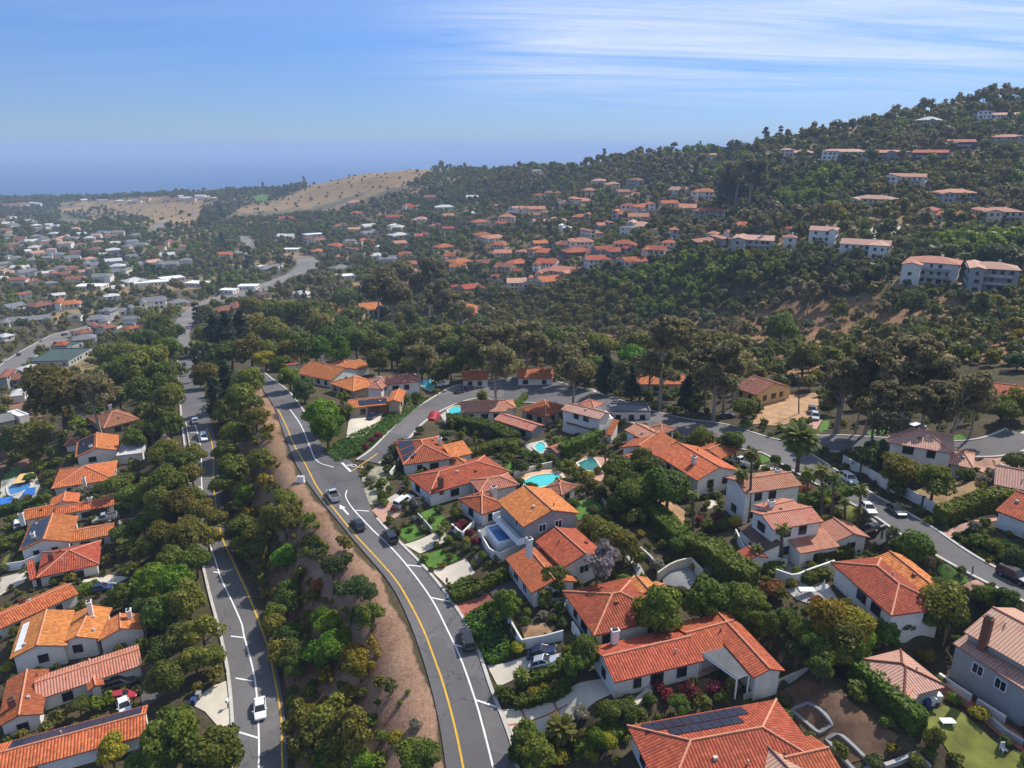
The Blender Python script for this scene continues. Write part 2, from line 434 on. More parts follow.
def resample(P, n, smooth=True):
    P = np.asarray(P, float)
    if smooth and len(P) > 2:
        Q = []
        E = np.vstack([2 * P[0] - P[1], P, 2 * P[-1] - P[-2]])
        for i in range(1, len(E) - 2):
            for t in np.linspace(0, 1, 8, endpoint=False):
                p0, p1, p2, p3 = E[i - 1], E[i], E[i + 1], E[i + 2]
                Q.append(0.5 * (2 * p1 + (p2 - p0) * t + (2 * p0 - 5 * p1 + 4 * p2 - p3) * t ** 2 + (3 * p1 - p0 - 3 * p2 + p3) * t ** 3))
        Q.append(P[-1]); P = np.array(Q)
    s = np.concatenate([[0], np.cumsum(np.linalg.norm(np.diff(P, axis=0), axis=1))])
    t = np.linspace(0, s[-1], n)
    return np.stack([np.interp(t, s, P[:, k]) for k in range(P.shape[1])], 1)
LAND = []      # (short phrase, world point)
AUTO = []      # plants and small things that get their label from what stands around them
# ------------------------------------------------------------------ roads: both kerbs as seen, cut into the slope
def smooth1(a, k):
    for _ in range(k):
        a = np.concatenate([[a[0]], (a[:-2] + 2 * a[1:-1] + a[2:]) / 4, [a[-1]]])
    return a
ROADS = []
def road(name, Lp, Rp, n, mat, lift=0.0, kerb=(1, 1), cut=True):
    Ld = resample(hits(Lp), 600)[:, :2]; Rd = resample(hits(Rp), 600)[:, :2]
    C = (resample(Ld, n, False) + resample(Rd, n, False)) / 2
    for _ in range(6):
        a = Ld[((C[:, None] - Ld[None]) ** 2).sum(-1).argmin(1)]; b = Rd[((C[:, None] - Rd[None]) ** 2).sum(-1).argmin(1)]
        C = (a + b) / 2
        C = resample(np.stack([smooth1(C[:, 0], 3), smooth1(C[:, 1], 3)], 1), n, False)
    a = Ld[((C[:, None] - Ld[None]) ** 2).sum(-1).argmin(1)]; b = Rd[((C[:, None] - Rd[None]) ** 2).sum(-1).argmin(1)]
    hw = smooth1(np.linalg.norm(a - b, axis=1) / 2, 6)
    Lw, Rw = a, b
    C = np.column_stack([C, np.zeros(n)])
    z = smooth1(T(C[:, 0], C[:, 1]), 40) + lift
    C[:, 2] = z
    tn = np.gradient(C[:, :2], axis=0); tn /= np.linalg.norm(tn, axis=1)[:, None]
    o = np.stack([-tn[:, 1], tn[:, 0]], 1)
    sgn = np.sign(((Lw[n // 2] - Rw[n // 2])[:2] * o[n // 2]).sum())
    Lw = np.column_stack([C[:, :2] + o * sgn * hw[:, None], z]); Rw = np.column_stack([C[:, :2] - o * sgn * hw[:, None], z])
    ROADS.append(dict(name=name, L=Lw, R=Rw, C=C, hw=hw, z=z, mat=mat, kerb=kerb))
road('main_road',
     [(449,800),(443,756),(435,708),(415,642),(397,600),(381,577),(360,553),(341,530),(318,503),(299,475),(290,454),(281,428),(275,410),(263,390),(255,377),(247,367)],
     [(523,800),(512,738),(505,717),(496,700),(487,677),(473,634),(452,600),(425,567),(397,539),(371,512),(350,486),(329,457),(316,434),(304,412),(289,393),(272,380),(262,372)], 130, 'asphalt', kerb=(0, 1))
road('upper_street',
     [(300,462),(322,461),(343,463),(359,459),(373,449),(390,431),(411,412),(431,400),(447,391),(470,384),(500,381),(540,384),(575,390),(620,402),(650,412),(690,421),(728,425),(763,436),(800,448),(822,460),(842,473),(879,497),(932,525),(967,550),(999,568),(1030,585),(1075,605)],
     [(338,505),(352,488),(362,477),(373,468),(387,457),(405,443),(422,424),(445,409),(468,400),(492,397),(517,399),(560,404),(600,414),(650,427),(700,441),(745,451),(762,454),(778,464),(791,472),(808,482),(840,500),(873,517),(905,540),(949,565),(978,583),(1020,606),(1062,628)], 170, 'asphalt', -0.03)
road('cross_street', [(806,437),(830,437),(860,438),(920,441),(975,442),(1008,431),(1035,418)], [(806,448),(828,451),(860,451),(910,453),(975,456),(1016,451),(1042,438)], 60, 'asphalt', -0.06)
road('lower_road',
     [(236,800),(235,735),(232,691),(228,663),(222,635),(212,600),(203,560),(196,520),(190,480),(186,447),(183,424),(181,400),(178,370),(179,352)],
     [(289,800),(287,756),(285,716),(277,666),(269,639),(252,595),(234,556),(226,533),(219,489),(217,450),(213,429),(207,405),(201,380),(196,358)], 110, 'asphalt', kerb=(1, 0))
road('junction', [(286,410),(292,424),(304,452),(318,478),(342,510),(352,524)], [(316,434),(328,450),(352,460),(362,482),(373,511),(384,524)], 44, 'asphalt', -0.02, (0, 0))
road('valley_road',
     [(179,356),(175,340),(175,324),(182,314),(196,306),(215,298),(237,291),(257,286),(272,281),(290,274),(297,267),(296,258)],
     [(195,360),(191,345),(190,332),(197,320),(216,307),(240,299),(260,293),(280,287),(300,279),(314,271),(320,263),(312,256)], 90, 'asphalt_old', -0.05, (0, 0))
road('suburb_street', [(-12,380),(0,367),(22,352),(50,337),(67,330),(85,326),(112,325)], [(-4,390),(6,380),(21,368),(38,355),(62,343),(92,335),(122,334)], 60, 'asphalt_old', 0, (1, 1))
road('canyon_road', [(227,259),(238,251),(241,243),(240,237)], [(241,261),(252,252),(254,243),(248,236)], 30, 'asphalt_old', 0, (0, 0))
road('hill_road', [(146,234),(152,227),(160,222),(166,221)], [(152,236),(160,229),(168,225),(170,222)], 20, 'asphalt_old', 0, (0, 0))

def near_mask(cx, cy, rad):
    return (np.abs(GX - cx) < rad) & (np.abs(GY - cy) < rad)
def seg_dist(x, y, C):
    """distance to a polyline and the fractional index along it"""
    best = np.full(x.shape, 1e9); bi = np.zeros(x.shape)
    for i in range(len(C) - 1):
        ax, ay = C[i, 0], C[i, 1]; bx, by = C[i + 1, 0] - ax, C[i + 1, 1] - ay
        t = np.clip(((x - ax) * bx + (y - ay) * by) / max(bx * bx + by * by, 1e-9), 0, 1)
        d = np.hypot(x - ax - t * bx, y - ay - t * by)
        m = d < best
        best = np.where(m, d, best); bi = np.where(m, i + t, bi)
    return best, bi
def carve_roads():
    """one bed for all roads: where they meet it blends from one to the other, outside a bank eases into the slope"""
    near = np.full(GZ.shape, 1e9); num = np.zeros(GZ.shape); den = np.zeros(GZ.shape)
    cell = np.hypot(GX, GY) * 0.0065
    for r in ROADS:
        C = r['C']; lo = C[:, :2].min(0) - 22; hi = C[:, :2].max(0) + 22
        m = (GX > lo[0]) & (GX < hi[0]) & (GY > lo[1]) & (GY < hi[1])
        d, fi = seg_dist(GX[m], GY[m], C); k = np.arange(len(C))
        do = d - np.interp(fi, k, r['hw']) - 0.5 - cell[m]; z = np.interp(fi, k, r['z'])
        w = np.exp(-np.maximum(do, -4) / 1.2) + 1e-12
        num[m] += w * z; den[m] += w
        near[m] = np.minimum(near[m], do)
    m = near < 9.0
    s = np.clip(near[m] / 9.0, 0, 1); s = s * s * (3 - 2 * s)
    GZ[m] = (num[m] / den[m]) * (1 - s) + GZ[m] * s
    # the ground lies a little below the paving
    inn = near < 0
    GZ[inn] -= 0.0
carve_roads()

def on_road(x, y, margin=0.0):
    out = np.zeros(np.shape(x), bool)
    for r in ROADS:
        C = r['C']
        lo = C[:, :2].min(0) - 20; hi = C[:, :2].max(0) + 20
        m = (x > lo[0]) & (x < hi[0]) & (y > lo[1]) & (y < hi[1])
        if m.any():
            d, fi = seg_dist(x[m], y[m], C)
            out[m] |= d < np.interp(fi, np.arange(len(C)), r['hw']) + (margin[m] if hasattr(margin, '__len__') else margin)
    return out
def lift(x, y):
    return 0.09 + np.hypot(x, y) * 0.0004
def road_z(x, y):
    ok = on_road(np.array([x]), np.array([y]), 0.3)[0]
    return float(T(x, y) + lift(x, y)) + 0.03 if ok else None
def build_roads():
    for li, r in enumerate(ROADS):
        n = len(r['C']); V = []; Fc = []; K = 9
        for i in range(n):
            for t in np.linspace(0, 1, K):
                p = r['L'][i] * (1 - t) + r['R'][i] * t
                V.append((p[0], p[1], float(T(p[0], p[1]) + lift(p[0], p[1])) + .004 * (7 - li)))
        for i in range(n - 1):
            for k in range(K - 1): Fc.append((K * i + k, K * i + k + 1, K * i + K + k + 1, K * i + K + k))
        o = struct(mesh_obj(r['name'], V, Fc, r['mat'], smooth=True))
        for side, on in zip(('L', 'R'), r['kerb']):
            if not on: continue
            E = r[side].copy(); V = []; Fc = []
            E[:, 2] = T(E[:, 0], E[:, 1]) + lift(E[:, 0], E[:, 1])
            for i in range(n):
                o = E[i] - r['C'][i]; o[2] = 0; o = o / np.linalg.norm(o)
                a = E[i] + o * -0.02; b = E[i] + o * 0.42
                V += [a + [0, 0, -.15], a + [0, 0, .15], b + [0, 0, .15], b + [0, 0, -.45]]
            for i in range(n - 1):
                mid = (E[i] + E[i + 1]) / 2; skip = False
                for q in ROADS:
                    if q is r: continue
                    d, fi = seg_dist(np.array([mid[0]]), np.array([mid[1]]), q['C'])
                    if d[0] < np.interp(fi[0], np.arange(len(q['C'])), q['hw']) + 0.2: skip = True
                if skip: continue
                for k in range(3): Fc.append((4 * i + k, 4 * i + k + 1, 4 * i + 5 + k, 4 * i + 4 + k))
            if Fc: struct(mesh_obj('kerb', V, Fc, 'kerb_stone'))

def line_mark(mb, P, w, n=None):
    W = hits(P)
    n = n or max(2, int(np.linalg.norm(np.diff(W, axis=0), axis=1).sum() / 1.2))
    W = resample(W, n)
    L_, R_ = [], []
    for i in range(n):
        t = W[min(i + 1, n - 1)] - W[max(i - 1, 0)]; t = t[:2] / np.linalg.norm(t[:2]); o = np.array([-t[1], t[0]]) * w / 2
        z = road_z(W[i][0], W[i][1])
        z = (z if z is not None else float(T(W[i][0], W[i][1])) + 0.14) + 0.012
        L_.append((W[i][0] + o[0], W[i][1] + o[1], z)); R_.append((W[i][0] - o[0], W[i][1] - o[1], z))
    i0 = len(mb.V)
    for a, b in zip(L_, R_): mb.V += [a, b]
    for i in range(n - 1): mb.Fc.append((i0 + 2 * i, i0 + 2 * i + 2, i0 + 2 * i + 3, i0 + 2 * i + 1))
def build_markings():
    w = MB(); y = MB()
    for P in ([(290,410),(301,426),(309,445),(315,459),(323,465),(334,468)],
              [(347,491),(346,498),(355,512),(373,531),(387,544),(406,565),(431,599),(448,632),(461,660),(475,700),(483,728),(494,772),(500,800)],
              [(195,424),(201,449),(202,487),(208,535),(216,563),(222,581),(232,602),(242,625),(244,636),(255,680),(259,738),(258,800)]):
        line_mark(w, P, 0.22)
    for a, b in (((406,565.7),(425,567.8)),((431,598.5),(450.5,602.5)),((455.4,646),(476,651)),((476,701),(500,709)),((354.3,511.4),(369,512)),
                 ((231,637),(244.5,638.6)),((236,679),(253,682)),((239,733),(258.8,739)),((186,433),(198,433)),((188.5,444.5),(199,444.5)),((191,470.6),(202,471)),((193,487),(202,488)),((213.5,572.7),(220,573.6))):
        line_mark(w, [a, b], 0.26, 4)
    line_mark(w, [(342,463.6),(350.8,472.4)], 0.45, 4)
    # lane arrow
    a, b = hit(348.5, 515.5), hit(339.5, 505.5)
    d = (b - a)[:2]; Ld = np.linalg.norm(d); d /= Ld; o = np.array([-d[1], d[0]]); z = road_z(a[0], a[1]) + .02; z2 = road_z(b[0], b[1]) + .02
    def q(s, t): return (a[0] + d[0] * s * Ld + o[0] * t, a[1] + d[1] * s * Ld + o[1] * t, z + (z2 - z) * s)
    w.poly([q(0, -.16), q(0, .16), q(.62, .16), q(.62, -.16)][::-1]); w.poly([q(.6, -.55), q(.6, .55), q(1.0, 0)][::-1])
    for P in ([(278,410),(286,426),(295,447),(306,466),(318,489),(336,512),(353,533),(376,558),(396,581),(410,604),(424,632),(436,664),(443,684),(454,724),(463,767),(469,800)],
              [(207,429),(213,450),(214,489),(221,533),(230,556),(248,595),(265,639),(272,666),(281,716),(282,756),(284,800)],
              [(352,472),(365,463),(378,454)]):
        line_mark(y, P, 0.24)
    struct(w.build('road_markings', 'paint_line_white')); struct(y.build('road_markings', 'paint_line_yellow'))
    # the word painted on the street before the stop line, read by drivers coming down
    cu = bpy.data.curves.new('road_lettering', 'FONT'); cu.body = 'STOP'; cu.size = 1.5; cu.align_x = 'CENTER'; cu.align_y = 'CENTER'
    tmp = bpy.data.objects.new('tmp', cu); COL.objects.link(tmp)
    dg = bpy.context.evaluated_depsgraph_get()
    me = bpy.data.meshes.new_from_object(tmp.evaluated_get(dg)); bpy.data.objects.remove(tmp)
    p = hit(356, 466.5); fw = (hit(347, 468) - hit(372, 446)); a_ = math.atan2(fw[1], fw[0]) - math.pi / 2
    me.materials.clear(); me.materials.append(MATS['paint_line_white'])
    o = link('road_lettering', me); o.location = (p[0], p[1], (road_z(p[0], p[1]) or p[2] + .14) + .02); o.rotation_euler = (0, 0, a_); struct(o)

# ------------------------------------------------------------------ draped pieces of ground
def in_poly(x, y, P):
    x = np.asarray(x); y = np.asarray(y); P = np.asarray(P); c = np.zeros(x.shape, bool); j = len(P) - 1
    for i in range(len(P)):
        xi, yi, xj, yj = P[i][0], P[i][1], P[j][0], P[j][1]
        if yi != yj: c ^= ((yi > y) != (yj > y)) & (x < (xj - xi) * (y - yi) / (yj - yi) + xi)
        j = i
    return c
PATCHES = []
def drape(name, W, mat, off=0.07, step=1.0, kind='structure', parent=None):
    bm = bmesh.new()
    f = bm.faces.new([bm.verts.new((p[0], p[1], 0)) for p in W])
    lo = W.min(0); hi = W.max(0)
    for ax in (0, 1):
        for s in np.arange(math.ceil(lo[ax] / step) * step, hi[ax], step):
            co = [0, 0, 0]; co[ax] = s; no = [0, 0, 0]; no[ax] = 1
            bmesh.ops.bisect_plane(bm, geom=bm.verts[:] + bm.edges[:] + bm.faces[:], plane_co=co, plane_no=no)
    for v in bm.verts: v.co.z = float(T(v.co.x, v.co.y)) + off
    for f in bm.faces: f.smooth = True
    bm.normal_update()
    if bm.faces and sum(f.normal.z for f in bm.faces) < 0: bmesh.ops.reverse_faces(bm, faces=bm.faces[:])
    me = bpy.data.meshes.new(name); bm.to_mesh(me); bm.free(); me.materials.append(MATS[mat])
    o = link(name, me, parent)
    if kind: o['kind'] = kind
    return o
def patch(name, P, mat, off=0.10):
    W = hits(P)[:, :2]
    PATCHES.append(W)
    return drape(name, W, mat, off)

ZONES = [
 ([(64,210),(82,204),(100,200),(118,199),(130,197),(160,196),(190,193),(205,190),(225,196),(300,181),(340,173),(430,164),(458,168),(425,182),(340,197),(300,209),(260,212),(215,215),(200,228),(170,224),(125,224),(100,220),(85,214)], (0.32,0.215,0.11)),
 ([(275,410),(256,380),(240,400),(232,470),(236,540),(262,600),(290,700),(300,800),(452,800),(443,756),(435,708),(415,642),(381,577),(341,530),(299,475)], (0.34,0.205,0.135)),
 ([(535,322),(600,330),(700,316),(830,300),(930,296),(1030,290),(1030,370),(930,352),(830,378),(760,376),(640,352),(560,352)], (0.30,0.175,0.095)),
 ([(690,205),(712,190),(735,182),(725,196),(702,206)], (0.34,0.21,0.11)),
 ([(885,232),(925,226),(925,250),(890,250)], (0.36,0.24,0.09)),
 ([(255,235),(300,238),(310,262),(260,262)], (0.30,0.21,0.13)),
 ([(0,395),(45,405),(40,465),(0,470)], (0.26,0.14,0.09)),
]
def build_ground():
    x = GX.ravel(); y = GY.ravel(); z = GZ.ravel()
    V = np.stack([x, y, z], 1)
    ii, jj = np.meshgrid(np.arange(NT - 1), np.arange(NR - 1), indexing='ij')
    a = (ii * NR + jj).ravel()
    Q = np.stack([a, a + NR, a + NR + 1, a + 1], 1)[:, ::-1]
    me = bpy.data.meshes.new('terrain')
    me.vertices.add(len(V)); me.vertices.foreach_set('co', V.ravel().astype(np.float32))
    me.loops.add(Q.size); me.loops.foreach_set('vertex_index', Q.ravel().astype(np.int32))
    me.polygons.add(len(Q)); me.polygons.foreach_set('loop_start', np.arange(0, Q.size, 4, dtype=np.int32))
    me.update(calc_edges=True)
    me.polygons.foreach_set('use_smooth', np.ones(len(Q), bool))
    # which cover lies where: dry grass, bare soil, planted ground
    pr = project(V)
    jx = pr[:, 0] + 3.0 * np.sin(x * .21 + y * .13) + 2 * np.sin(x * .53 - y * .31); jy = pr[:, 1] + 1.6 * np.sin(x * .17 - y * .22)
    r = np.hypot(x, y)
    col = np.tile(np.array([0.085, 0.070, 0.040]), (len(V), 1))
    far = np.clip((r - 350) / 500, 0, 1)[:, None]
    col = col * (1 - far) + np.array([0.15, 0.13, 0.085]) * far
    dry = (np.sin(x * .021 + 1.3 * np.sin(y * .017)) * np.sin(y * .026 + 1.1 * np.sin(x * .013)) > .42) & (r > 330)
    col[dry] = (0.27, 0.20, 0.10)
    for P, c in ZONES:
        m = in_poly(jx, jy, P); col[m] = c
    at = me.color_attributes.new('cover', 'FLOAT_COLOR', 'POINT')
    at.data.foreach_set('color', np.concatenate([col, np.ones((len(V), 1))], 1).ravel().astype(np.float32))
    m, nt, b, o = nodes_of('soil')
    ca = N(nt, 'ShaderNodeVertexColor'); ca.layer_name = 'cover'
    tc = N(nt, 'ShaderNodeTexCoord')
    n1 = N(nt, 'ShaderNodeTexNoise', Scale=0.16, Detail=8.0, Roughness=0.68); n2 = N(nt, 'ShaderNodeTexNoise', Scale=2.2, Detail=6.0, Roughness=0.75); n3 = N(nt, 'ShaderNodeTexNoise', Scale=0.025, Detail=7.0, Roughness=0.6)
    for q in (n1, n2, n3): nt.links.new(tc.outputs['Object'], q.inputs['Vector'])
    c1 = mixc(nt, 1.0, ca.outputs[0], ramp(nt, n1.outputs[0], [(0.25, (0.62, 0.60, 0.55)), (0.5, (1, 1, 1)), (0.75, (1.35, 1.38, 1.42))]), 'MULTIPLY')
    c2 = mixc(nt, 1.0, c1, ramp(nt, n2.outputs[0], [(0.3, (0.6, 0.58, 0.55)), (0.55, (1.0, 1.0, 1.0)), (0.75, (1.25, 1.25, 1.25))]), 'MULTIPLY')
    c3 = mixc(nt, ramp(nt, n3.outputs[0], [(0.52, (0, 0, 0)), (0.68, (0.5, 0.5, 0.5))]), c2, (0.10, 0.085, 0.035))
    nt.links.new(c3, b.inputs['Base Color'])
    b.inputs['Roughness'].default_value = 0.95; b.inputs['Specular IOR Level'].default_value = 0.1
    bp = N(nt, 'ShaderNodeBump', Strength=0.7, Distance=0.25); nt.links.new(n2.outputs[0], bp.inputs['Height']); nt.links.new(bp.outputs[0], b.inputs['Normal'])
    me.materials.append(m)
    struct(link('terrain', me))
    # sea to the horizon
    Rr = 21000; V = [(Rr * math.sin(t), Rr * math.cos(t), 0) for t in np.linspace(-math.pi, math.pi, 97)[:-1]]
    struct(mesh_obj('sea', V, [tuple(range(96))[::-1]], 'sea_blue'))
# ------------------------------------------------------------------ houses
RECTS = []      # footprints: (cx, cy, dx, dy, L, W, z, h)
def wing_rect(z, e1, e2, e3, h, ridge='a'):
    p1 = at_z(*e1, z + h)[:2]; p2 = at_z(*e2, z + h)[:2]; p3 = at_z(*e3, z + h)[:2]
    ax = p2 - p1; L = np.linalg.norm(ax); ax /= L
    q = p3 - p2; q = q - ax * (q @ ax); W = np.linalg.norm(q); ay = q / W
    c = p1 + ax * L / 2 + ay * W / 2; L *= 1.05; W *= 1.05
    if ridge == 'a': return c, ax, ay, L, W
    return c, ay, -ax if True else ax, W, L
class Wing: pass
def make_wing(z, spec):
    kind, e1, e2, e3, h = spec[:5]; o = dict(spec[5]) if len(spec) > 5 else {}
    w = Wing(); w.kind = kind; w.h = h; w.o = o; w.z = z
    w.c, w.dx, w.dy, w.L, w.W = wing_rect(z, e1, e2, e3, h, o.get('ridge', 'a'))
    if w.dx[0] * w.dy[1] - w.dx[1] * w.dy[0] < 0: w.dy = -w.dy
    return w
def carve_pad(cx, cy, dx, dy, L, W, z, marg=1.2, fall=4.0):
    rad = math.hypot(L, W) / 2 + marg + fall + 1
    m = near_mask(cx, cy, rad)
    if not m.any(): return
    x, y = GX[m] - cx, GY[m] - cy
    u = np.abs(x * dx[0] + y * dx[1]) - L / 2 - marg; v = np.abs(x * dy[0] + y * dy[1]) - W / 2 - marg
    d = np.hypot(np.maximum(u, 0), np.maximum(v, 0))
    s = np.clip(d / fall, 0, 1); s = s * s * (3 - 2 * s)
    # keep the roads as they are
    rm = on_road(GX[m], GY[m], 1.5)
    s = np.where(rm, 1, s)
    GZ[m] = z * (1 - s) + GZ[m] * s

def xf(w, x, y, z, origin):
    p = w.c + w.dx * x + w.dy * y
    return (p[0] - origin[0], p[1] - origin[1], z - origin[2])
def roof_mesh(w, root, org, mat, eave=0.0):
    o = w.o; p = o.get('pitch', 0.34); L, W = w.L / 2, w.W / 2; h = w.z + w.h; th = 0.17
    V = []; Fc = []; UV = []; caps = []
    sl = math.sqrt(1 + p * p)
    if w.kind in ('gable', 'hip'):
        rise = p * W
        rl = L if w.kind == 'gable' else max(L - W, 0.05)
        if w.kind == 'hip' and L < W: rl = 0.05
        top = [(-L, -W, h), (L, -W, h), (L, W, h), (-L, W, h), (-rl, 0, h + rise), (rl, 0, h + rise)]
        hp = 1.0 if w.kind == 'hip' else 0
        hx = L - rl; hs = math.hypot(hx, rise)
        fs = [((0, 1, 5, 4), [(-L, 0), (L, 0), (rl, W * sl), (-rl, W * sl)]), ((2, 3, 4, 5), [(-L, 0), (L, 0), (rl, W * sl), (-rl, W * sl)])]
        if w.kind == 'hip':
            fs += [((1, 2, 5), [(-W, 0), (W, 0), (0, hs)]), ((3, 0, 4), [(-W, 0), (W, 0), (0, hs)])]
            caps = [(top[0], top[4]), (top[3], top[4]), (top[1], top[5]), (top[2], top[5])]
        caps.append((top[4], top[5]))
        n = 6
        V = [xf(w, *t, org) for t in top] + [xf(w, t[0], t[1], t[2] - th, org) for t in top]
        for f, uv in fs:
            Fc.append(f); UV.append(uv)
            Fc.append(tuple(i + n for i in f[::-1])); UV.append([(0, 0)] * len(f))
        rim = [0, 1, 2, 3] if w.kind == 'hip' else [0, 1, 5, 2, 3, 4]
        for a, b in zip(rim, rim[1:] + rim[:1]):
            Fc.append((b, a, a + n, b + n)); UV.append([(0, 0)] * 4)
    elif w.kind == 'shed':
        rise = p * 2 * W
        top = [(-L, -W, h), (L, -W, h), (L, W, h + rise), (-L, W, h + rise)]
        if o.get('flip'): top = [(-L, -W, h + rise), (L, -W, h + rise), (L, W, h), (-L, W, h)]
        V = [xf(w, *t, org) for t in top] + [xf(w, t[0], t[1], t[2] - th, org) for t in top]
        s2 = 2 * W * sl
        uv = [(-L, 0), (L, 0), (L, s2), (-L, s2)]
        if o.get('flip'): uv = [(-L, s2), (L, s2), (L, 0), (-L, 0)]
        Fc = [(0, 1, 2, 3), (7, 6, 5, 4)] + [(b, a, a + 4, b + 4) for a, b in ((0, 1), (1, 2), (2, 3), (3, 0))]; UV = [uv] + [[(0, 0)] * 4] * 5
    else:   # flat with a parapet
        i, k = 0.3, 0.45
        ring = [(-L, -W), (L, -W), (L, W), (-L, W)]; inn = [(-L + i, -W + i), (L - i, -W + i), (L - i, W - i), (-L + i, W - i)]
        V = [xf(w, x, y, h, org) for x, y in ring] + [xf(w, x, y, h + k, org) for x, y in ring] + [xf(w, x, y, h + k, org) for x, y in inn] + [xf(w, x, y, h + .05, org) for x, y in inn]
        Fc = [(12, 13, 14, 15)]
        for a in range(4):
            b = (a + 1) % 4
            Fc += [(a, b, b + 4, a + 4), (a + 4, b + 4, b + 8, a + 8), (a + 8, b + 8, b + 12, a + 12)]
        UV = [[(0, 0)] * 4] * len(Fc)
    ro = mesh_obj('roof', V, Fc, mat, root, UV)
    capm = o.get('cap', 'ridge_pale' if mat.startswith('tile') else None)
    if caps and capm and eave == 0.0:
        mb = MB()
        for a, b in caps:
            A = Vector(xf(w, a[0], a[1], a[2] + .03, org)); B = Vector(xf(w, b[0], b[1], b[2] + .03, org))
            if (A - B).length > .3: mb.tube([A, B], 0.13, 6)
        if mb.V: mb.build('ridge_cap', capm if capm != 'same' else mat, ro)
    return ro
def wall_mesh(w, root, org, mat):
    o = w.o; p = o.get('pitch', 0.34); h = w.z + w.h; b = w.z - 1.6
    L, W = w.L / 2, w.W / 2
    ins = 0.5 if w.kind in ('gable', 'hip') else 0.25 if w.kind == 'shed' else -0.02
    if w.kind == 'flat': ins = 0.03
    li = 0.3 if w.kind == 'gable' else ins
    l, v = L - li, W - ins
    w.wl, w.wv = l, v
    if w.kind == 'gable':
        prof = [(-v, b), (v, b), (v, h - 0.04), (0, h + p * W - 0.22), (-v, h - 0.04)]
    elif w.kind == 'shed':
        lo, hi = h - .06, h + p * 2 * W - .25
        if o.get('flip'): lo, hi = hi, lo
        prof = [(-v, b), (v, b), (v, hi), (-v, lo)]
    else:
        prof = [(-v, b), (v, b), (v, h - 0.04), (-v, h - 0.04)]
    n = len(prof)
    V = [xf(w, -l, y, z, org) for y, z in prof] + [xf(w, l, y, z, org) for y, z in prof]
    Fc = [tuple(range(n))[::-1], tuple(range(n, 2 * n))] + [(i, (i + 1) % n, (i + 1) % n + n, i + n) for i in range(n)]
    mesh_obj('wall', V, Fc, mat, root)
WIN = {}
def win_mesh(ww, wh, frame):
    k = (round(ww, 2), round(wh, 2), frame)
    if k not in WIN:
        f = 0.09; mb = MB()
        mb.box((0, .0, wh / 2 - f / 2), (ww, .14, f)); mb.box((0, .0, -wh / 2 + f / 2), (ww, .14, f))
        mb.box((-ww / 2 + f / 2, .0, 0), (f, .14, wh - 2 * f)); mb.box((ww / 2 - f / 2, .0, 0), (f, .14, wh - 2 * f))
        if ww > 1.0: mb.box((0, .0, 0), (.06, .12, wh - 2 * f))
        a = mb.mesh('window', frame)
        pane = MB().box((0, 0, 0), (ww - 2 * f, .05, wh - 2 * f)).mesh('pane', 'glass_dark')
        WIN[k] = (a, pane)
    return WIN[k]
def put_window(root, org, px, py, pz, nx, ny, ww, wh, frame, name='window', pane=True):
    a, p = win_mesh(ww, wh, frame)
    o = link(name, a, root); o.location = (px - org[0], py - org[1], pz - org[2]); o.rotation_euler = (0, 0, math.atan2(ny, nx) - math.pi / 2)
    q = link('pane', p, o)
    return o
def inside_other(x, y, z, w, wings):
    for q in wings:
        if q is w or z > q.z + q.h + 0.4: continue
        r = np.array([x, y]) - q.c
        if abs(r @ q.dx) < q.L / 2 and abs(r @ q.dy) < q.W / 2: return True
    return False
def windows(w, root, org, wings, frame, dens=0.8, step=2.9):
    rr = random.Random(int(abs(w.c[0] * 31 + w.c[1] * 17)))
    st = max(1, int((w.h + 0.7) // 3.0))
    l, v = w.wl, w.wv
    for nx, ny, half, off in ((0, -1, l, v), (0, 1, l, v), (-1, 0, v, l), (1, 0, v, l)):
        nd = w.dx * nx + w.dy * ny
        c = w.c + nd * off
        if nd @ c > 0.35 * np.linalg.norm(c): continue       # far sides that no nearby viewpoint shows
        td = w.dy if nx else w.dx
        n = int((2 * half - 0.8) // step)
        for s in range(st):
            zz = w.z + (w.h - 1.35 if st == 1 else 1.55 + s * 2.95)
            for k in range(n):
                if rr.random() > dens: continue
                t = (k + 0.5 - n / 2) * step + rr.uniform(-.35, .35)
                q = c + td * t + nd * 0.03
                if inside_other(q[0] + nd[0] * .3, q[1] + nd[1] * .3, zz, w, wings): continue
                ww, wh = rr.choice([(1.3, 1.35), (1.0, 1.3), (1.7, 1.35), (1.3, 1.35)])
                if s == 0 and st > 1 and rr.random() < .25: ww, wh = 1.8, 1.9
                put_window(root, org, q[0], q[1], zz - (0.25 if wh > 1.5 else 0), nd[0], nd[1], ww, wh, frame)
def solar(w, root, org, side, u0, u1, v0, v1, name='solar_panel', mat='solar_cell'):
    """panels lying on one slope: u along the ridge, v up the slope, both 0..1"""
    p = w.o.get('pitch', 0.34); L, W = w.L / 2, w.W / 2; h = w.z + w.h
    mb = MB(); nu = max(1, int((u1 - u0) * w.L / 1.05)); nv = max(1, int((v1 - v0) * W / 1.65))
    sg = -1 if side == 'front' else 1
    for a in range(nu):
        for b in range(nv):
            P = []
            for du, dv in ((.03, .03), (.97, .03), (.97, .97), (.03, .97)):
                u = u0 + (u1 - u0) * (a + du) / nu; v = v0 + (v1 - v0) * (b + dv) / nv
                P.append(xf(w, -L + u * 2 * L, sg * W * (1 - v), h + p * W * v + .10, org))
            Q = [(x, y, z - .06) for x, y, z in P]
            if sg > 0: P = P[::-1]; Q = Q[::-1]
            i = len(mb.V); mb.V += P + Q
            mb.Fc += [(i, i + 1, i + 2, i + 3)] + [(i + (k + 1) % 4, i + k, i + k + 4, i + (k + 1) % 4 + 4) for k in range(4)]
    return mb.build(name, mat, root)
HOUSES = []
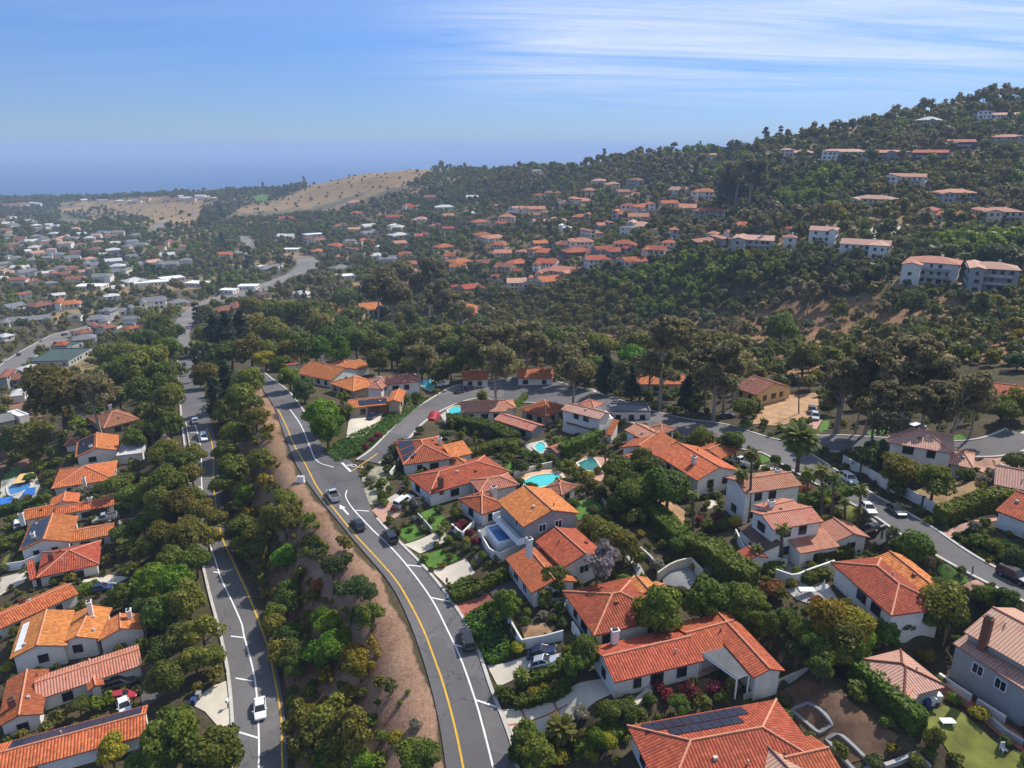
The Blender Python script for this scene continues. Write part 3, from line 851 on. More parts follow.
def house(name, label, cat, short, ground, wings, roof='tile_orange', wall='stucco_white', frame='dark_trim', chim=(), dens=0.8, group=None):
    """ground: a spot of its plot; wings: (roof kind, eave corner 1, eave corner 2, eave corner 3, eave height, options)"""
    k_ = .74 if len(HOUSES) < 10 else .84
    wings = [(w[0], w[1], w[2], w[3], w[4] * (k_ if w[4] < 4.7 else .95), *w[5:]) for w in wings]
    HOUSES.append(dict(name=name, label=label, cat=cat, short=short, ground=ground, wings=wings, roof=roof, wall=wall, frame=frame, chim=chim, dens=dens, group=group))
def plan_houses():
    for H in HOUSES:
        h0 = H['wings'][0][4]
        w0 = H['wings'][0]
        g = H['ground'] or ((w0[1][0] + w0[3][0]) / 2, (w0[1][1] + w0[3][1]) / 2)
        z = float(hit(g[0], g[1], h0)[2]) - h0
        H['z'] = z; H['W'] = [make_wing(z + (dict(s[5]).get('dz', 0) if len(s) > 5 else 0), s) for s in H['wings']]
        for w in H['W']:
            RECTS.append((w.c[0], w.c[1], w.dx, w.dy, w.L, w.W, w.z, w.h))
    for H in HOUSES:
        for w in H['W']: carve_pad(w.c[0], w.c[1], w.dx, w.dy, w.L, w.W, w.z - 0.05)
def build_houses():
    for H in HOUSES:
        w0 = H['W'][0]; org = (w0.c[0], w0.c[1], H['z'])
        root = empty(H['name'], org); tag(root, H['label'], H['cat'], H['group'])
        H['root'] = root; LAND.append((H['short'], Vector((org[0], org[1], H['z'] + w0.h))))
        for w in H['W']:
            wm = w.o.get('wall', H['wall'])
            if not w.o.get('open'): wall_mesh(w, root, org, wm)
            else:
                w.wl, w.wv = w.L / 2 - .5, w.W / 2 - .5
                for sx in (-1, 1):
                    for sy in (-1, 1):
                        pm = MB().box(xf(w, sx * w.wl, sy * w.wv, w.z + w.h / 2 - .3, org), (.3, .3, w.h + .5)); pm.build('post', wm, root)
            rm = w.o.get('roof', H['roof'])
            if w.kind == 'flat' and 'roof' not in w.o: rm = 'roof_pale'
            roof_mesh(w, root, org, rm)
            if not w.o.get('open') and w.o.get('win', 1): windows(w, root, org, H['W'], H['frame'], H['dens'])
            for s in w.o.get('solar', ()): solar(w, root, org, *s)
            if w.o.get('balc'):
                c = w.c - w.dy * (w.wv + .7); zb = w.z + w.h - 2.9
                bo = MB().box((0, 0, 0), (w.L * .98, 1.4, .2)).box((0, -.65, .5), (w.L * .98, .12, .9)).box((-w.L * .485, 0, .5), (.12, 1.3, .9)).box((w.L * .485, 0, .5), (.12, 1.3, .9)).build('balcony', 'white_paint', root)
                bo.location = (c[0] - org[0], c[1] - org[1], zb - org[2]); bo.rotation_euler = (0, 0, math.atan2(w.dx[1], w.dx[0]))
            if 'garage' in w.o:
                nx, ny, t, gw = w.o['garage']
                nd = w.dx * nx + w.dy * ny; td = w.dy if nx else w.dx
                c = w.c + nd * ((w.wl if nx else w.wv) + .02) + td * t
                g = MB().box((0, 0, 0), (gw, .12, 2.2))
                for k in range(1, 4): g.box((0, -.07, -1.1 + k * .55), (gw, .04, .05))
                g = g.build('garage_door', w.o.get('gmat', 'brown_wood'), root); g.location = (c[0] - org[0], c[1] - org[1], w.z - org[2] + 1.1); g.rotation_euler = (0, 0, math.atan2(nd[1], nd[0]) - math.pi / 2)
        rv = random.Random(H['label'])
        for w in H['W'][:2]:
            if w.kind in ('gable', 'hip') and not w.o.get('open') and w.W > 4:
                for k in range(rv.choice((1, 2, 3))):
                    sg = rv.choice((-1, 1)); v = rv.uniform(.35, .75); u = rv.uniform(-.5, .5) * w.L * .7 * (.6 if w.kind == 'hip' else 1)
                    p0 = xf(w, u, sg * w.W / 2 * (1 - v), w.z + w.h + w.o.get('pitch', .34) * w.W / 2 * v, org)
                    mb = MB()
                    if rv.random() < .5: mb.box((0, 0, .1), (.45, .35, .35))
                    else: mb.tube([(0, 0, -.1), (0, 0, .5)], .09, 8)
                    o_ = mb.build('roof_vent', rv.choice(('concrete', 'tile_brown', 'concrete_pale')), root); o_.location = p0; o_.rotation_euler = (0, 0, math.atan2(w.dx[1], w.dx[0]))
        for ch in H['chim']:
            px, py, hh = ch[:3]; m = ch[3] if len(ch) > 3 else 'stucco_white'
            zt = H['z'] + H['wings'][0][4] + .55
            q = at_z(px, py, zt + hh * .5)
            a = math.atan2(w0.dx[1], w0.dx[0])
            c = MB().box((0, 0, 0), (.85, .62, hh + 1.6)).box((0, 0, hh / 2 + .85), (1.0, .78, .14)).build('chimney', m, root)
            c.location = (q[0] - org[0], q[1] - org[1], zt - org[2] + hh / 2 - .8); c.rotation_euler = (0, 0, a)
            f = MB().box((0, 0, 0), (.6, .4, .18)).build('flue', 'dark_trim', c); f.location = (0, 0, hh / 2 + 1.0)
H_ = house
G, P_, S_, FL = 'gable', 'hip', 'shed', 'flat'
b = dict(ridge='b')
# --- column of houses west of the lower road
H_('tiled_house', 'small brown and red tiled house in the trees beside the big rounded olive tree', 'house', 'the brown-red house by the big olive tree', (122,425), [(P_, (104,428), (139,419), (128,408), 3.0)], 'tile_brown', 'stucco_tan', chim=[(110,407,1.2)])
H_('tiled_house', 'bright orange gabled house with dark solar rows and a white flat annexe', 'house', 'the orange gable with a flat white annexe', (95,456), [(G, (76,457), (118,450), (119,435), 3.8, dict(ridge='b', roof='tile_bright', solar=[('back', .06, .94, .1, .9)])), (FL, (117,457), (142,454), (140,443), 2.8, dict(roof='roof_pale')), (P_, (64,446), (78,444), (80,437), 2.6, dict(roof='tile_brown'))], 'tile_bright', chim=[(91,448,1.0)])
H_('tiled_house', 'broad orange hip roofed house with a tuft of moss on its roof', 'house', 'the broad orange house with roof moss', (90,484), [(P_, (53,488), (112,479), (132,459), 3.2, dict(ridge='b'))], 'tile_orange', chim=[(84,480,1.0)])
H_('tiled_house', 'long narrow orange house with low wings behind the white pickup', 'house', 'the long house behind the white pickup', (90,514), [(G, (56,515), (113,505), (111,497), 3.0), (G, (24,520), (54,514), (53,504), 2.8), (G, (50,507), (78,502), (75,494), 3.4, b)], 'tile_orange', chim=[(90,500,1.0), (21,516,1.0)])
H_('tiled_house', 'orange gabled house with one slope covered by black solar panels', 'house', 'the gabled house with a black solar slope', (45,556), [(G, (20,550), (70,541), (86,515), 4.4, dict(ridge='b', solar=[('back', .05, .95, .08, .92)])), (G, (70,542), (113,534), (114,522), 3.4)], 'tile_orange', chim=[(33,536,1.2)])
H_('tiled_house', 'red-orange hip roofed house by the pale driveway and long white fence', 'house', 'the hip roofed house by the white fence', (68,578), [(P_, (38,577), (98,564), (91,543), 2.9), (S_, (30,580), (37,578), (39,566), 2.2, dict(win=0, roof='tile_red'))], 'tile_red', chim=[(51,558,1.4, 'chimney_brick')])
H_('tiled_house', 'orange tiled house above the parked black cars, brown chimney near its edge', 'house', 'the orange house with the brown chimney', (40,615), [(G, (1,628), (77,594), (80,577), 2.8)], 'tile_orange', chim=[(22,602,1.3, 'chimney_brick')])
H_('tiled_house', 'large orange house with a pale skylight strip and tall white chimney', 'house', 'the orange house with a skylight strip', (70,650), [(G, (11,658), (66,645), (74,611), 4.4, dict(ridge='b', solar=[('back', .12, .86, .12, .40, 'skylight', 'roof_white')])), (G, (58,644), (98,638), (100,610), 4.2, b), (G, (98,641), (145,628), (146,613), 3.6, b)], 'tile_bright', chim=[(90,608,2.2), (129,613,1.0)])
H_('tiled_house', 'long low house with worn pink tile panels on an orange roof', 'house', 'the long house with worn pink roof panels', (90,695), [(G, (38,699), (140,665), (143,643), 3.2, dict(roof='tile_worn')), (G, (-2,726), (42,713), (26,676), 3.2, dict(ridge='b', roof='tile_red')), (G, (88,690), (104,684), (94,660), 3.0, dict(ridge='b', roof='tile_orange'))], 'tile_worn', chim=[(12,703,1.2, 'chimney_brick')])
H_('tiled_house', 'long orange roofed house with a dark solar strip along its ridge', 'house', 'the house with the ridge-line solar strip', (70,760), [(G, (-30,783), (142,735), (145,706), 3.0, dict(solar=[('back', .2, .97, .1, .9)]))], 'tile_orange')
# --- north of the main road junction
H_('tiled_house', 'tiny orange roofed outbuilding at the far end of the street trees', 'house', 'the tiny orange outbuilding', (291,366), [(P_, (283,365), (297,364), (299,357), 2.8)], 'tile_orange')
H_('tiled_house', 'sprawling orange roofed house among trees, several wings in a row', 'house', 'the sprawling orange house', (320,374), [(G, (297,373), (331,380), (342,366), 3.0), (G, (342,374), (369,366), (367,357), 3.0), (P_, (322,368), (348,371), (352,361), 3.2)], 'tile_orange', chim=[(323,358,1.0)])
H_('tiled_house', 'broad bright orange low roof next to the white two-storey house', 'house', 'the broad bright orange roof', (350,388), [(P_, (330,383), (353,391), (373,381), 3.0, b)], 'tile_bright', 'stucco_tan')
H_('villa', 'white two-storey house with a red hip roof above a solar garage', 'house', 'the white house above the solar garage', (398,392), [(P_, (373,386), (420,381), (416,374), 5.4), (P_, (366,388), (382,389), (384,381), 5.6, b)], 'tile_worn', chim=[(379,379,1.2)])
H_('garage_house', 'low garage building with solar panels, brown door and pale driveway', 'house', 'the solar garage', (372,412), [(G, (350,408), (389,404), (393,396), 2.9, dict(garage=(0, -1, 2, 5), solar=[('front', .25, .95, .15, .85)])), (G, (387,402), (401,402), (399,391), 3.4, b)], 'tile_orange', 'stucco_tan')
# --- inside the bend
H_('tiled_house', 'orange-red hip house on the corner with three blue solar panels', 'house', 'the corner house with three solar panels', (425,462), [(P_, (404,464), (451,458), (463,434), 2.9, dict(ridge='b', solar=[('back', .12, .30, .1, .6), ('back', .36, .54, .1, .66), ('back', .60, .86, .1, .7)])), (S_, (452,458), (472,453), (465,446), 2.6, dict(roof='tile_bright'))], 'tile_red', chim=[(440,441,1.2), (454,461,1.0, 'chimney_brick')])
H_('tiled_house', 'large red tiled house with brick chimney and pale ridges, facing three lawns', 'house', 'the large red house with a brick chimney', (450,492), [(P_, (410,476), (431,493), (508,472), 3.2, b), (P_, (459,499), (482,514), (507,506), 3.2, b), (P_, (470,480), (480,492), (514,480), 3.3, dict(ridge='b', roof='tile_worn')), (G, (452,462), (466,472), (478,468), 3.5, dict(roof='tile_bright'))], 'tile_red', chim=[(440.6,482,1.5, 'chimney_brick'), (494,490,1.0)])
H_('villa', 'grey two-storey house with an orange gable and low tiled wings', 'house', 'the grey two-storey gable house', (545,535), [(G, (499,501), (524,526), (579,513.5), 5.9, dict(wall='stucco_grey', roof='tile_bright', balc=1)), (G, (535,540), (563,567), (606,555), 4.0, dict(roof='tile_red')), (G, (507,559), (532,592), (560,563), 3.2, dict(roof='tile_red', dz=-.6))], 'tile_red', chim=[(529.5,543,1.3)], frame='white_paint')
H_('pool_house', 'low brown tiled pool house beside the turquoise pool', 'pool house', 'the brown pool house', (563,490), [(P_, (543,488), (562,495), (584,488), 2.7, b)], 'tile_brown')
H_('shed', 'small brown tiled garden room below the tall clipped hedge', 'shed', 'the brown garden room', (558,450), [(G, (545,448), (557,453), (573,446), 2.4, b)], 'tile_brown', 'stucco_grey')
H_('tiled_house', 'red tiled hip house behind the walled dry garden', 'house', 'the red house behind the dry garden', (610,615), [(P_, (565,592), (595,634), (660,607), 3.2, b), (G, (632,590), (648,603), (672,594), 3.2, dict(roof='tile_bright', ridge='b')), (G, (626,582), (638,596), (655,586), 3.6, dict(roof='tile_bright'))], 'tile_red')
H_('tiled_house', 'L-shaped orange ribbed house with a grey slatted pergola', 'house', 'the L-shaped house with the pergola', (660,670), [(G, (616,681), (702,660), (679,628), 3.2), (G, (699,654), (746,641), (727,612), 3.2), (G, (703,619), (753,676), (779,665), 3.5)], 'tile_red', chim=[(615,636,1.6)])
H_('tiled_house', 'huge red ribbed hip roof with a stepped solar array at the bottom edge', 'house', 'the huge red roof with stepped solar', (735,750), [(P_, (668,800), (826,768), (764,703), 3.3, dict(solar=[('back', .08, .74, .06, .42), ('back', .2, .66, .44, .72)])), (G, (742,752), (776,790), (810,772), 3.5, dict(roof='tile_pink', cap='same')), (G, (770,745), (800,785), (836,766), 3.2, b)], 'tile_red')
# --- upper street
H_('tiled_house', 'worn red roofed house beside the small corner pool on the curve', 'house', 'the worn red house by the corner pool', (490,412), [(G, (462,412.5), (506,411), (514,400), 3.0), (P_, (496,409), (516,408), (520,400), 2.9)], 'tile_worn')
H_('tiled_house', 'low red tiled house with a dark shaded porch behind clipped hedges', 'house', 'the low house with the shaded porch', (517,428), [(G, (494.6,419.5), (531,431), (540,424), 3.0)], 'tile_worn', 'stucco_grey')
H_('tiled_house', 'red hip roofed bungalow between the shaded porch house and white villa', 'house', 'the red hip bungalow', (548,412), [(P_, (520.6,409), (546,416.6), (570,407), 3.0)], 'tile_red', 'stucco_tan')
H_('villa', 'white two-storey villa with worn pink roof and arched buttress walls', 'villa', 'the white villa with buttress walls', (585,420), [(G, (562,409.5), (599,419), (607,412), 5.6), (S_, (567,423), (594,430), (598,426), 2.9, dict(roof='tile_brown', open=1)), (FL, (600,421), (613,420), (617,412), 3.4, dict(roof='roof_white')), (P_, (578,404), (594,408), (601,402), 5.0, dict(roof='tile_worn')), (S_, (606,434), (612,435), (622,428), 2.2, dict(roof='tile_orange', win=0))], 'tile_pink')
H_('tiled_house', 'small red roofed house behind the pickup at the curve of the street', 'house', 'the red house behind the parked pickup', (475,378), [(G, (463,380), (488,379), (486,371), 3.0)], 'tile_red')
H_('tiled_house', 'red roof half hidden behind tall gum trees on the far side of the street', 'house', 'the red roof behind the gum trees', (535,376), [(G, (518,378), (553,378), (552,369), 3.0)], 'tile_orange')
H_('tiled_house', 'long orange roof behind the row of bare-trunked gum trees', 'house', 'the long roof behind bare gum trunks', (660,382), [(G, (638,384), (686,384), (685,375), 3.4)], 'tile_orange')
H_('tiled_house', 'brown roofed house with a yellow gable beside the dry empty lot', 'house', 'the yellow gable by the dry lot', (752,392), [(G, (735,387), (757,395), (773,381), 3.6, dict(ridge='a'))], 'tile_brown', 'stucco_yellow')
H_('bungalow', 'grey flat roofed house shaded by gum trees, white awning in front', 'house', 'the grey flat roof under the gums', (630,410), [(FL, (612,412), (650,412), (648,404), 2.8, dict(roof='roof_grey'))], 'roof_grey', 'stucco_white')
# --- east side
H_('tiled_house', 'large orange house of many wings with a white chimney and carport', 'house', 'the many-winged orange house', (690,468), [(G, (658,455), (697,479.5), (733,467), 4.0, dict(roof='tile_orange')), (G, (625.5,430), (645,440), (660,432), 4.6, dict(roof='tile_worn')), (P_, (646,428), (662,434), (677,429), 4.6, dict(roof='tile_brown')), (G, (622,447), (656,456), (684,443), 4.0, dict(ridge='b', roof='tile_red')), (G, (620,456), (633,462), (652,452), 3.4, dict(ridge='b', roof='tile_red')), (G, (696,449.5), (721,458.5), (744,452.5), 3.0, dict(ridge='b', open=1, roof='tile_red', wall='brown_wood'))], 'tile_orange', chim=[(694,461,1.6)])
H_('villa', 'white two-storey villa with a red gable roof behind two tall palms', 'villa', 'the white villa behind two tall palms', (770,510), [(G, (747,493), (801,485), (779,470), 6.0, dict(pitch=.3))], 'tile_worn', chim=[(778,472,.8)])
H_('villa', 'big white stepped villa with red roofs and a stair terrace in the palms', 'villa', 'the big white stepped villa', (790,545), [(G, (774,529), (822,521), (803,503), 6.0, dict(pitch=.3)), (G, (754,505), (773,517), (800,508), 6.4, dict(ridge='b', pitch=.3)), (S_, (739,528), (763,551), (776,545), 3.3, dict(roof='roof_dark_brown')), (G, (738,551), (747,560), (761,551), 3.0, dict(roof='tile_red')), (S_, (801,553), (839,546), (830,533), 3.1, dict(roof='tile_worn', pitch=.28)), (G, (836,541), (869,537), (849,522), 3.4, b)], 'tile_worn', chim=[(771,505,1.2)])
H_('tiled_house', 'red ribbed hip house with glass doors and patio below the garden wall', 'house', 'the red ribbed hip house by the patio', (880,600), [(P_, (833,563), (891,614), (934,598), 3.7), (G, (876,558), (914,590), (936,581), 3.9, dict(roof='tile_bright'))], 'tile_red')
H_('cottage', 'small blue-grey cottage with a mottled pink tile roof beside the lawn', 'cottage', 'the small blue-grey cottage', (890,695), [(P_, (861.6,660), (904,697), (933,676), 3.0, dict(cap='tile_brown')), (G, (900,694), (914,701), (926,690), 2.9, dict(ridge='b'))], 'tile_pink', 'siding_blue', 'white_paint')
H_('manor', 'large grey-green two-storey house with pink tiles and a brick chimney', 'house', 'the grey-green manor with a brick chimney', (1000,680), [(G, (967,632), (1047,678), (1086,646), 6.4), (S_, (955,644), (1030,693), (1041,683), 4.8, dict(roof='tile_pink'))], 'tile_pink', 'siding_blue', 'white_paint', chim=[(987,628,2.6, 'chimney_brick')])
H_('villa', 'cream two-storey house with a pink tile roof above a white garden wall', 'villa', 'the cream house above the garden wall', (925,460), [(P_, (889,442), (953,453), (945,434), 5.8), (P_, (948,463), (973,468), (966,452), 3.0)], 'tile_pink', 'stucco_white')
H_('garage_house', 'low pink tiled garage at the end of the pink paved court', 'garage', 'the garage by the pink court', (1010,488), [(G, (995,484), (1040,493), (1034,472), 2.9, dict(garage=(-1, 0, 0, 3)))], 'tile_pink')
H_('tiled_house', 'orange roofed white house at the picture edge behind the long clipped hedge', 'house', 'the orange house behind the long hedge', (1015,515), [(G, (997,510), (1036,525), (1052,501), 3.2)], 'tile_red')
H_('tiled_house', 'plain red gabled house beside a dark pole on the upper right', 'house', 'the red gabled house by the pole', (1005,395), [(G, (986,384), (996,397), (1042,393), 3.4, b)], 'tile_red', 'stucco_grey')
H_('tiled_house', 'red hip roof standing alone in the valley behind brown gum trees', 'house', 'the lone red roof in the valley gums', (461,316), [(P_, (449,317), (475,317), (472,306), 4.5)], 'tile_red', 'stucco_grey')
H_('tiled_house', 'small orange house with white chimney in the dark valley trees', 'house', 'the small orange house in the valley', (372,308), [(G, (362,310), (383,308), (382,303), 3.2)], 'tile_orange', chim=[(363,303,1.2)])
H_('commercial_building', 'dark green flat roofed building beside the suburb street', 'building', 'the dark green flat roof', (48,360), [(FL, (29,362), (68,361), (67,349), 3.6, dict(roof='roof_green')), (FL, (52,346), (67,347), (66,341), 3.4, dict(roof='roof_green'))], 'roof_green', 'siding_blue')
# ------------------------------------------------------------------ plants
def leaf_quads(P, Nn, size, rg, flat=0.5):
    """one leaf spray per point: a small quad near the outward direction, tilted at random"""
    n = len(P)
    nn = Nn + rg.normal(0, flat, (n, 3)); nn /= np.linalg.norm(nn, axis=1)[:, None]
    t = np.cross(nn, rg.normal(0, 1, (n, 3))); t /= np.linalg.norm(t, axis=1)[:, None]
    b_ = np.cross(nn, t)
    s = size * rg.uniform(.6, 1.35, (n, 1)); k = rg.uniform(.5, .95, (n, 1))
    a = t * s; c = b_ * s * k
    return np.stack([P - a * .9 - c * .3, P + a * .25 - c, P + a * .9 + c * .25, P - a * .2 + c], 1)
def ball_pts(n, rg):
    v = rg.normal(0, 1, (n, 3)); return v / np.linalg.norm(v, axis=1)[:, None]
def lobes_crown(rg, nl, per, leaf, shape=(1, 1, .85), lr=(.3, .5), spread=.68, c=(0, 0, 0), low=-.5, core=True):
    Q = []
    for k in range(nl):
        d = ball_pts(1, rg)[0]
        if d[2] < low: d[2] = abs(d[2])
        r = rg.uniform(*lr)
        o = d * spread * rg.uniform(.55, 1.08) * np.array(shape)
        v = ball_pts(per, rg)
        v = v[(v[:, 2] > -.55) | (rg.random(per) < .3)]
        rad = r * rg.uniform(.72, 1.06, (len(v), 1))
        P = o + v * rad * np.array([1, 1, .82]) + np.array(c)
        nv = v * .7 + (P - np.array(c)) * .4 + np.array([0, 0, .15])
        Q.append(leaf_quads(P, nv, leaf, rg))
    return np.concatenate(Q)
PROTO = {}
def trunk_mb(rg, h, r0, crown_r, nb=5, lean=.12, fork=.45, c0=None):
    mb = MB(); lx, ly = rg.uniform(-lean, lean, 2)
    top = Vector((lx, ly, h))
    mb.tube([(0, 0, -.35), (lx * .25, ly * .25, h * fork * .6), (lx * .6, ly * .6, h * fork), (lx, ly, h)], [r0 * 1.25, r0 * .9, r0 * .75, r0 * .3], 7)
    for k in range(nb):
        a = 2 * math.pi * (k + rg.uniform(-.3, .3)) / nb; f = rg.uniform(fork * .85, .85)
        b0 = Vector((lx * f, ly * f, h * f)); L = crown_r * rg.uniform(.5, .75)
        b2 = b0 + Vector((math.cos(a) * L, math.sin(a) * L, L * rg.uniform(.45, .9))); b1 = (b0 + b2) / 2 + Vector((0, 0, L * .08))
        mb.tube([b0, b1, b2], [r0 * .55, r0 * .38, r0 * .16], 5)
    return mb
def proto(kind, i):
    k = (kind, i)
    if k in PROTO: return PROTO[k]
    rg = np.random.default_rng(100 + i * 17 + sum(map(ord, kind)))
    mat = LEAFMAT[kind]; bark = 'bark'
    if kind in ('gum',):
        Q = []
        for c in range(8):
            a = rg.uniform(0, 6.28); rr = rg.uniform(.2, .72); z = 2.35 + rg.uniform(-.95, .75) * (1.05 - .45 * rr)
            Q.append(lobes_crown(rg, 6, 130, .072, (.5, .5, .42), (.18, .32), .75, (math.cos(a) * rr, math.sin(a) * rr, z)))
        Q = np.concatenate(Q); tr = trunk_mb(rg, 2.75, .075, .95, 7, .2, .42); bark = 'bark_pale'
    elif kind in ('lilac',):
        Q = []
        for c in range(9):
            a = rg.uniform(0, 6.28); rr = rg.uniform(.25, .8)
            Q.append(lobes_crown(rg, 3, 60, .075, (.4, .4, .3), (.16, .28), .7, (math.cos(a) * rr, math.sin(a) * rr, 1.45 + rg.uniform(-.25, .4))))
        Q = np.concatenate(Q); tr = trunk_mb(rg, 1.5, .07, 1.0, 7, .2, .35)
    elif kind == 'pine':
        Q = []
        for c in range(9):
            f = c / 8; z = .75 + 2.3 * f; rr = (1 - f) ** .75 * .95 + .12
            Q.append(lobes_crown(rg, 7, 60, .085, (1, 1, .35), (.12 + .10 * (1 - f), .34 * (1 - f) + .16), rr * .75, (rg.uniform(-.1, .1), rg.uniform(-.1, .1), z), low=-2))
        Q = np.concatenate(Q); tr = trunk_mb(rg, 2.9, .085, .7, 5, .05, .3)
    elif kind == 'cypress':
        Q = []
        for c in range(10):
            f = c / 9; z = .5 + 4.6 * f; rr = .62 * math.sin(math.pi * (.18 + .78 * f)) + .12
            Q.append(lobes_crown(rg, 5, 50, .1, (1, 1, .6), (.25, .4), rr * .55, (0, 0, z), low=-2))
        Q = np.concatenate(Q); tr = trunk_mb(rg, 3.5, .09, .2, 3, .03, .2)
    elif kind in ('round', 'lawntree'):
        Q = lobes_crown(rg, 40, 240, .070, (1, 1, .86), (.26, .36), .72, (0, 0, 1.28), low=-.75)
        tr = trunk_mb(rg, 1.5, .085, .8, 6, .08, .35)
    elif kind in ('shrub', 'yshrub', 'redshrub', 'greyshrub', 'oshrub', 'darkshrub'):
        Q = lobes_crown(rg, 15, 95, .115, (1, 1, .72), (.3, .48), .62, (0, 0, .62), low=-.2)
        tr = trunk_mb(rg, .7, .05, .6, 4, .1, .2)
    elif kind == 'sparse':
        Q = lobes_crown(rg, 15, 180, .074, (1, 1, .85), (.24, .42), .74, (0, 0, 1.35), low=-.6)
        tr = trunk_mb(rg, 1.6, .07, .9, 6, .15, .32)
    else:
        Q = lobes_crown(rg, 24, 230, .072, (1, 1, .9), (.26, .46), .70, (0, 0, 1.22), low=-.55)
        tr = trunk_mb(rg, 1.5, .08, .85, 6, .12, .35)
    PROTO[k] = (tr.mesh('trunk', bark), quad_mesh('crown', Q, mat), float(Q[:, :, 2].max()))
    return PROTO[k]
# kind: (leaf, crown centre / radius, name, look words)
KINDS = {
 'broad': ('leaf_green', 1.22, 'leafy_tree', 'green leafy tree', 'tree'), 'dark': ('leaf_dark', 1.22, 'evergreen_tree', 'blackish evergreen tree', 'tree'),
 'olive': ('leaf_olive', 1.22, 'olive_toned_tree', 'olive green tree', 'tree'), 'bright': ('leaf_bright', 1.22, 'bright_leafy_tree', 'fresh green tree', 'tree'),
 'yellow': ('leaf_yellow', 1.22, 'yellow_leaved_tree', 'yellow-green tree', 'tree'), 'round': ('leaf_dense', 1.28, 'round_crowned_tree', 'dense round-crowned tree', 'tree'),
 'lawntree': ('leaf_bright', 1.28, 'street_tree', 'clipped round street tree', 'tree'), 'gum': ('leaf_gum', 2.3, 'eucalyptus_tree', 'tall brownish gum tree', 'tree'),
 'pine': ('leaf_pine', 1.9, 'pine_tree', 'dark pointed pine', 'tree'), 'cypress': ('leaf_pine', 2.8, 'cypress_tree', 'slim dark cypress', 'tree'),
 'lilac': ('leaf_lilac', 1.5, 'jacaranda_tree', 'sparse lilac-grey jacaranda', 'tree'), 'sparse': ('leaf_olive', 1.35, 'open_crowned_tree', 'thin-crowned olive tree', 'tree'),
 'shrub': ('leaf_green', .62, 'shrub', 'rounded green shrub', 'shrub'), 'yshrub': ('leaf_yellow', .62, 'yellow_shrub', 'yellow-green shrub', 'shrub'),
 'redshrub': ('leaf_red', .62, 'bougainvillea', 'red bougainvillea bush', 'shrub'), 'greyshrub': ('leaf_grey', .62, 'grey_shrub', 'grey leaved shrub', 'shrub'),
 'oshrub': ('leaf_orange', .62, 'rusty_shrub', 'rust coloured shrub', 'shrub'), 'darkshrub': ('leaf_dark', .62, 'dark_shrub', 'dark evergreen shrub', 'shrub'),
}
LEAFMAT = {k: v[0] for k, v in KINDS.items()}
CODE = dict(b='broad', d='dark', o='olive', g='bright', y='yellow', r='round', l='lawntree', e='gum', p='pine', c='cypress', j='lilac', t='sparse', s='shrub', Y='yshrub', R='redshrub', G='greyshrub', O='oshrub', D='darkshrub')
TREES = []     # (x, y, z, R, kind)
def crown_at(px, py, rpx, kind):
    k = KINDS[kind][1]
    rpx *= 1.22; Rm = rpx * 130 / F
    for _ in range(4):
        p = hit(px, py, k * Rm)
        if np.isnan(p[0]): return None
        Rm = min(rpx * float((p - CAM) @ FW) / F, 12.0 if py < 140 else (10.0 if kind != 'gum' else 7.0 if py > 340 else 11.0))
    return (p[0], p[1], float(T(p[0], p[1])), Rm)
def plant(lst):
    for e in lst.split():
        px, py, r, k = e.split(',')
        q = crown_at(float(px), float(py), float(r), CODE[k])
        if q:
            x, y, z, Rm = q; L = math.hypot(x, y)
            for _ in range(30):       # never in the carriageway
                if not on_road(np.array([x]), np.array([y]), .8)[0]: break
                x += x / L; y += y / L; L += 1
            TREES.append((x, y, float(T(x, y)), Rm, CODE[k], 1))
NTREE = {}
def stand(x, y, z, Rm, kind, rnd=None):
    """one plant: an Empty at its foot, trunk and crown under it"""
    rr = rnd or random
    name, look, cat = KINDS[kind][2:]
    nv = NTREE.get(kind, 0); NTREE[kind] = nv + 1
    tr, cr, _ = proto(kind, nv % 4)
    e = empty(name, (x, y, z), rr.uniform(0, 6.28), (Rm * rr.uniform(.92, 1.08), Rm * rr.uniform(.92, 1.08), Rm * rr.uniform(.9, 1.12)))
    link('trunk', tr, e); link('crown', cr, e)
    e['category'] = cat
    AUTO.append((e, look, cat, Vector((x, y, z + KINDS[kind][1] * Rm)), Rm))
    return e
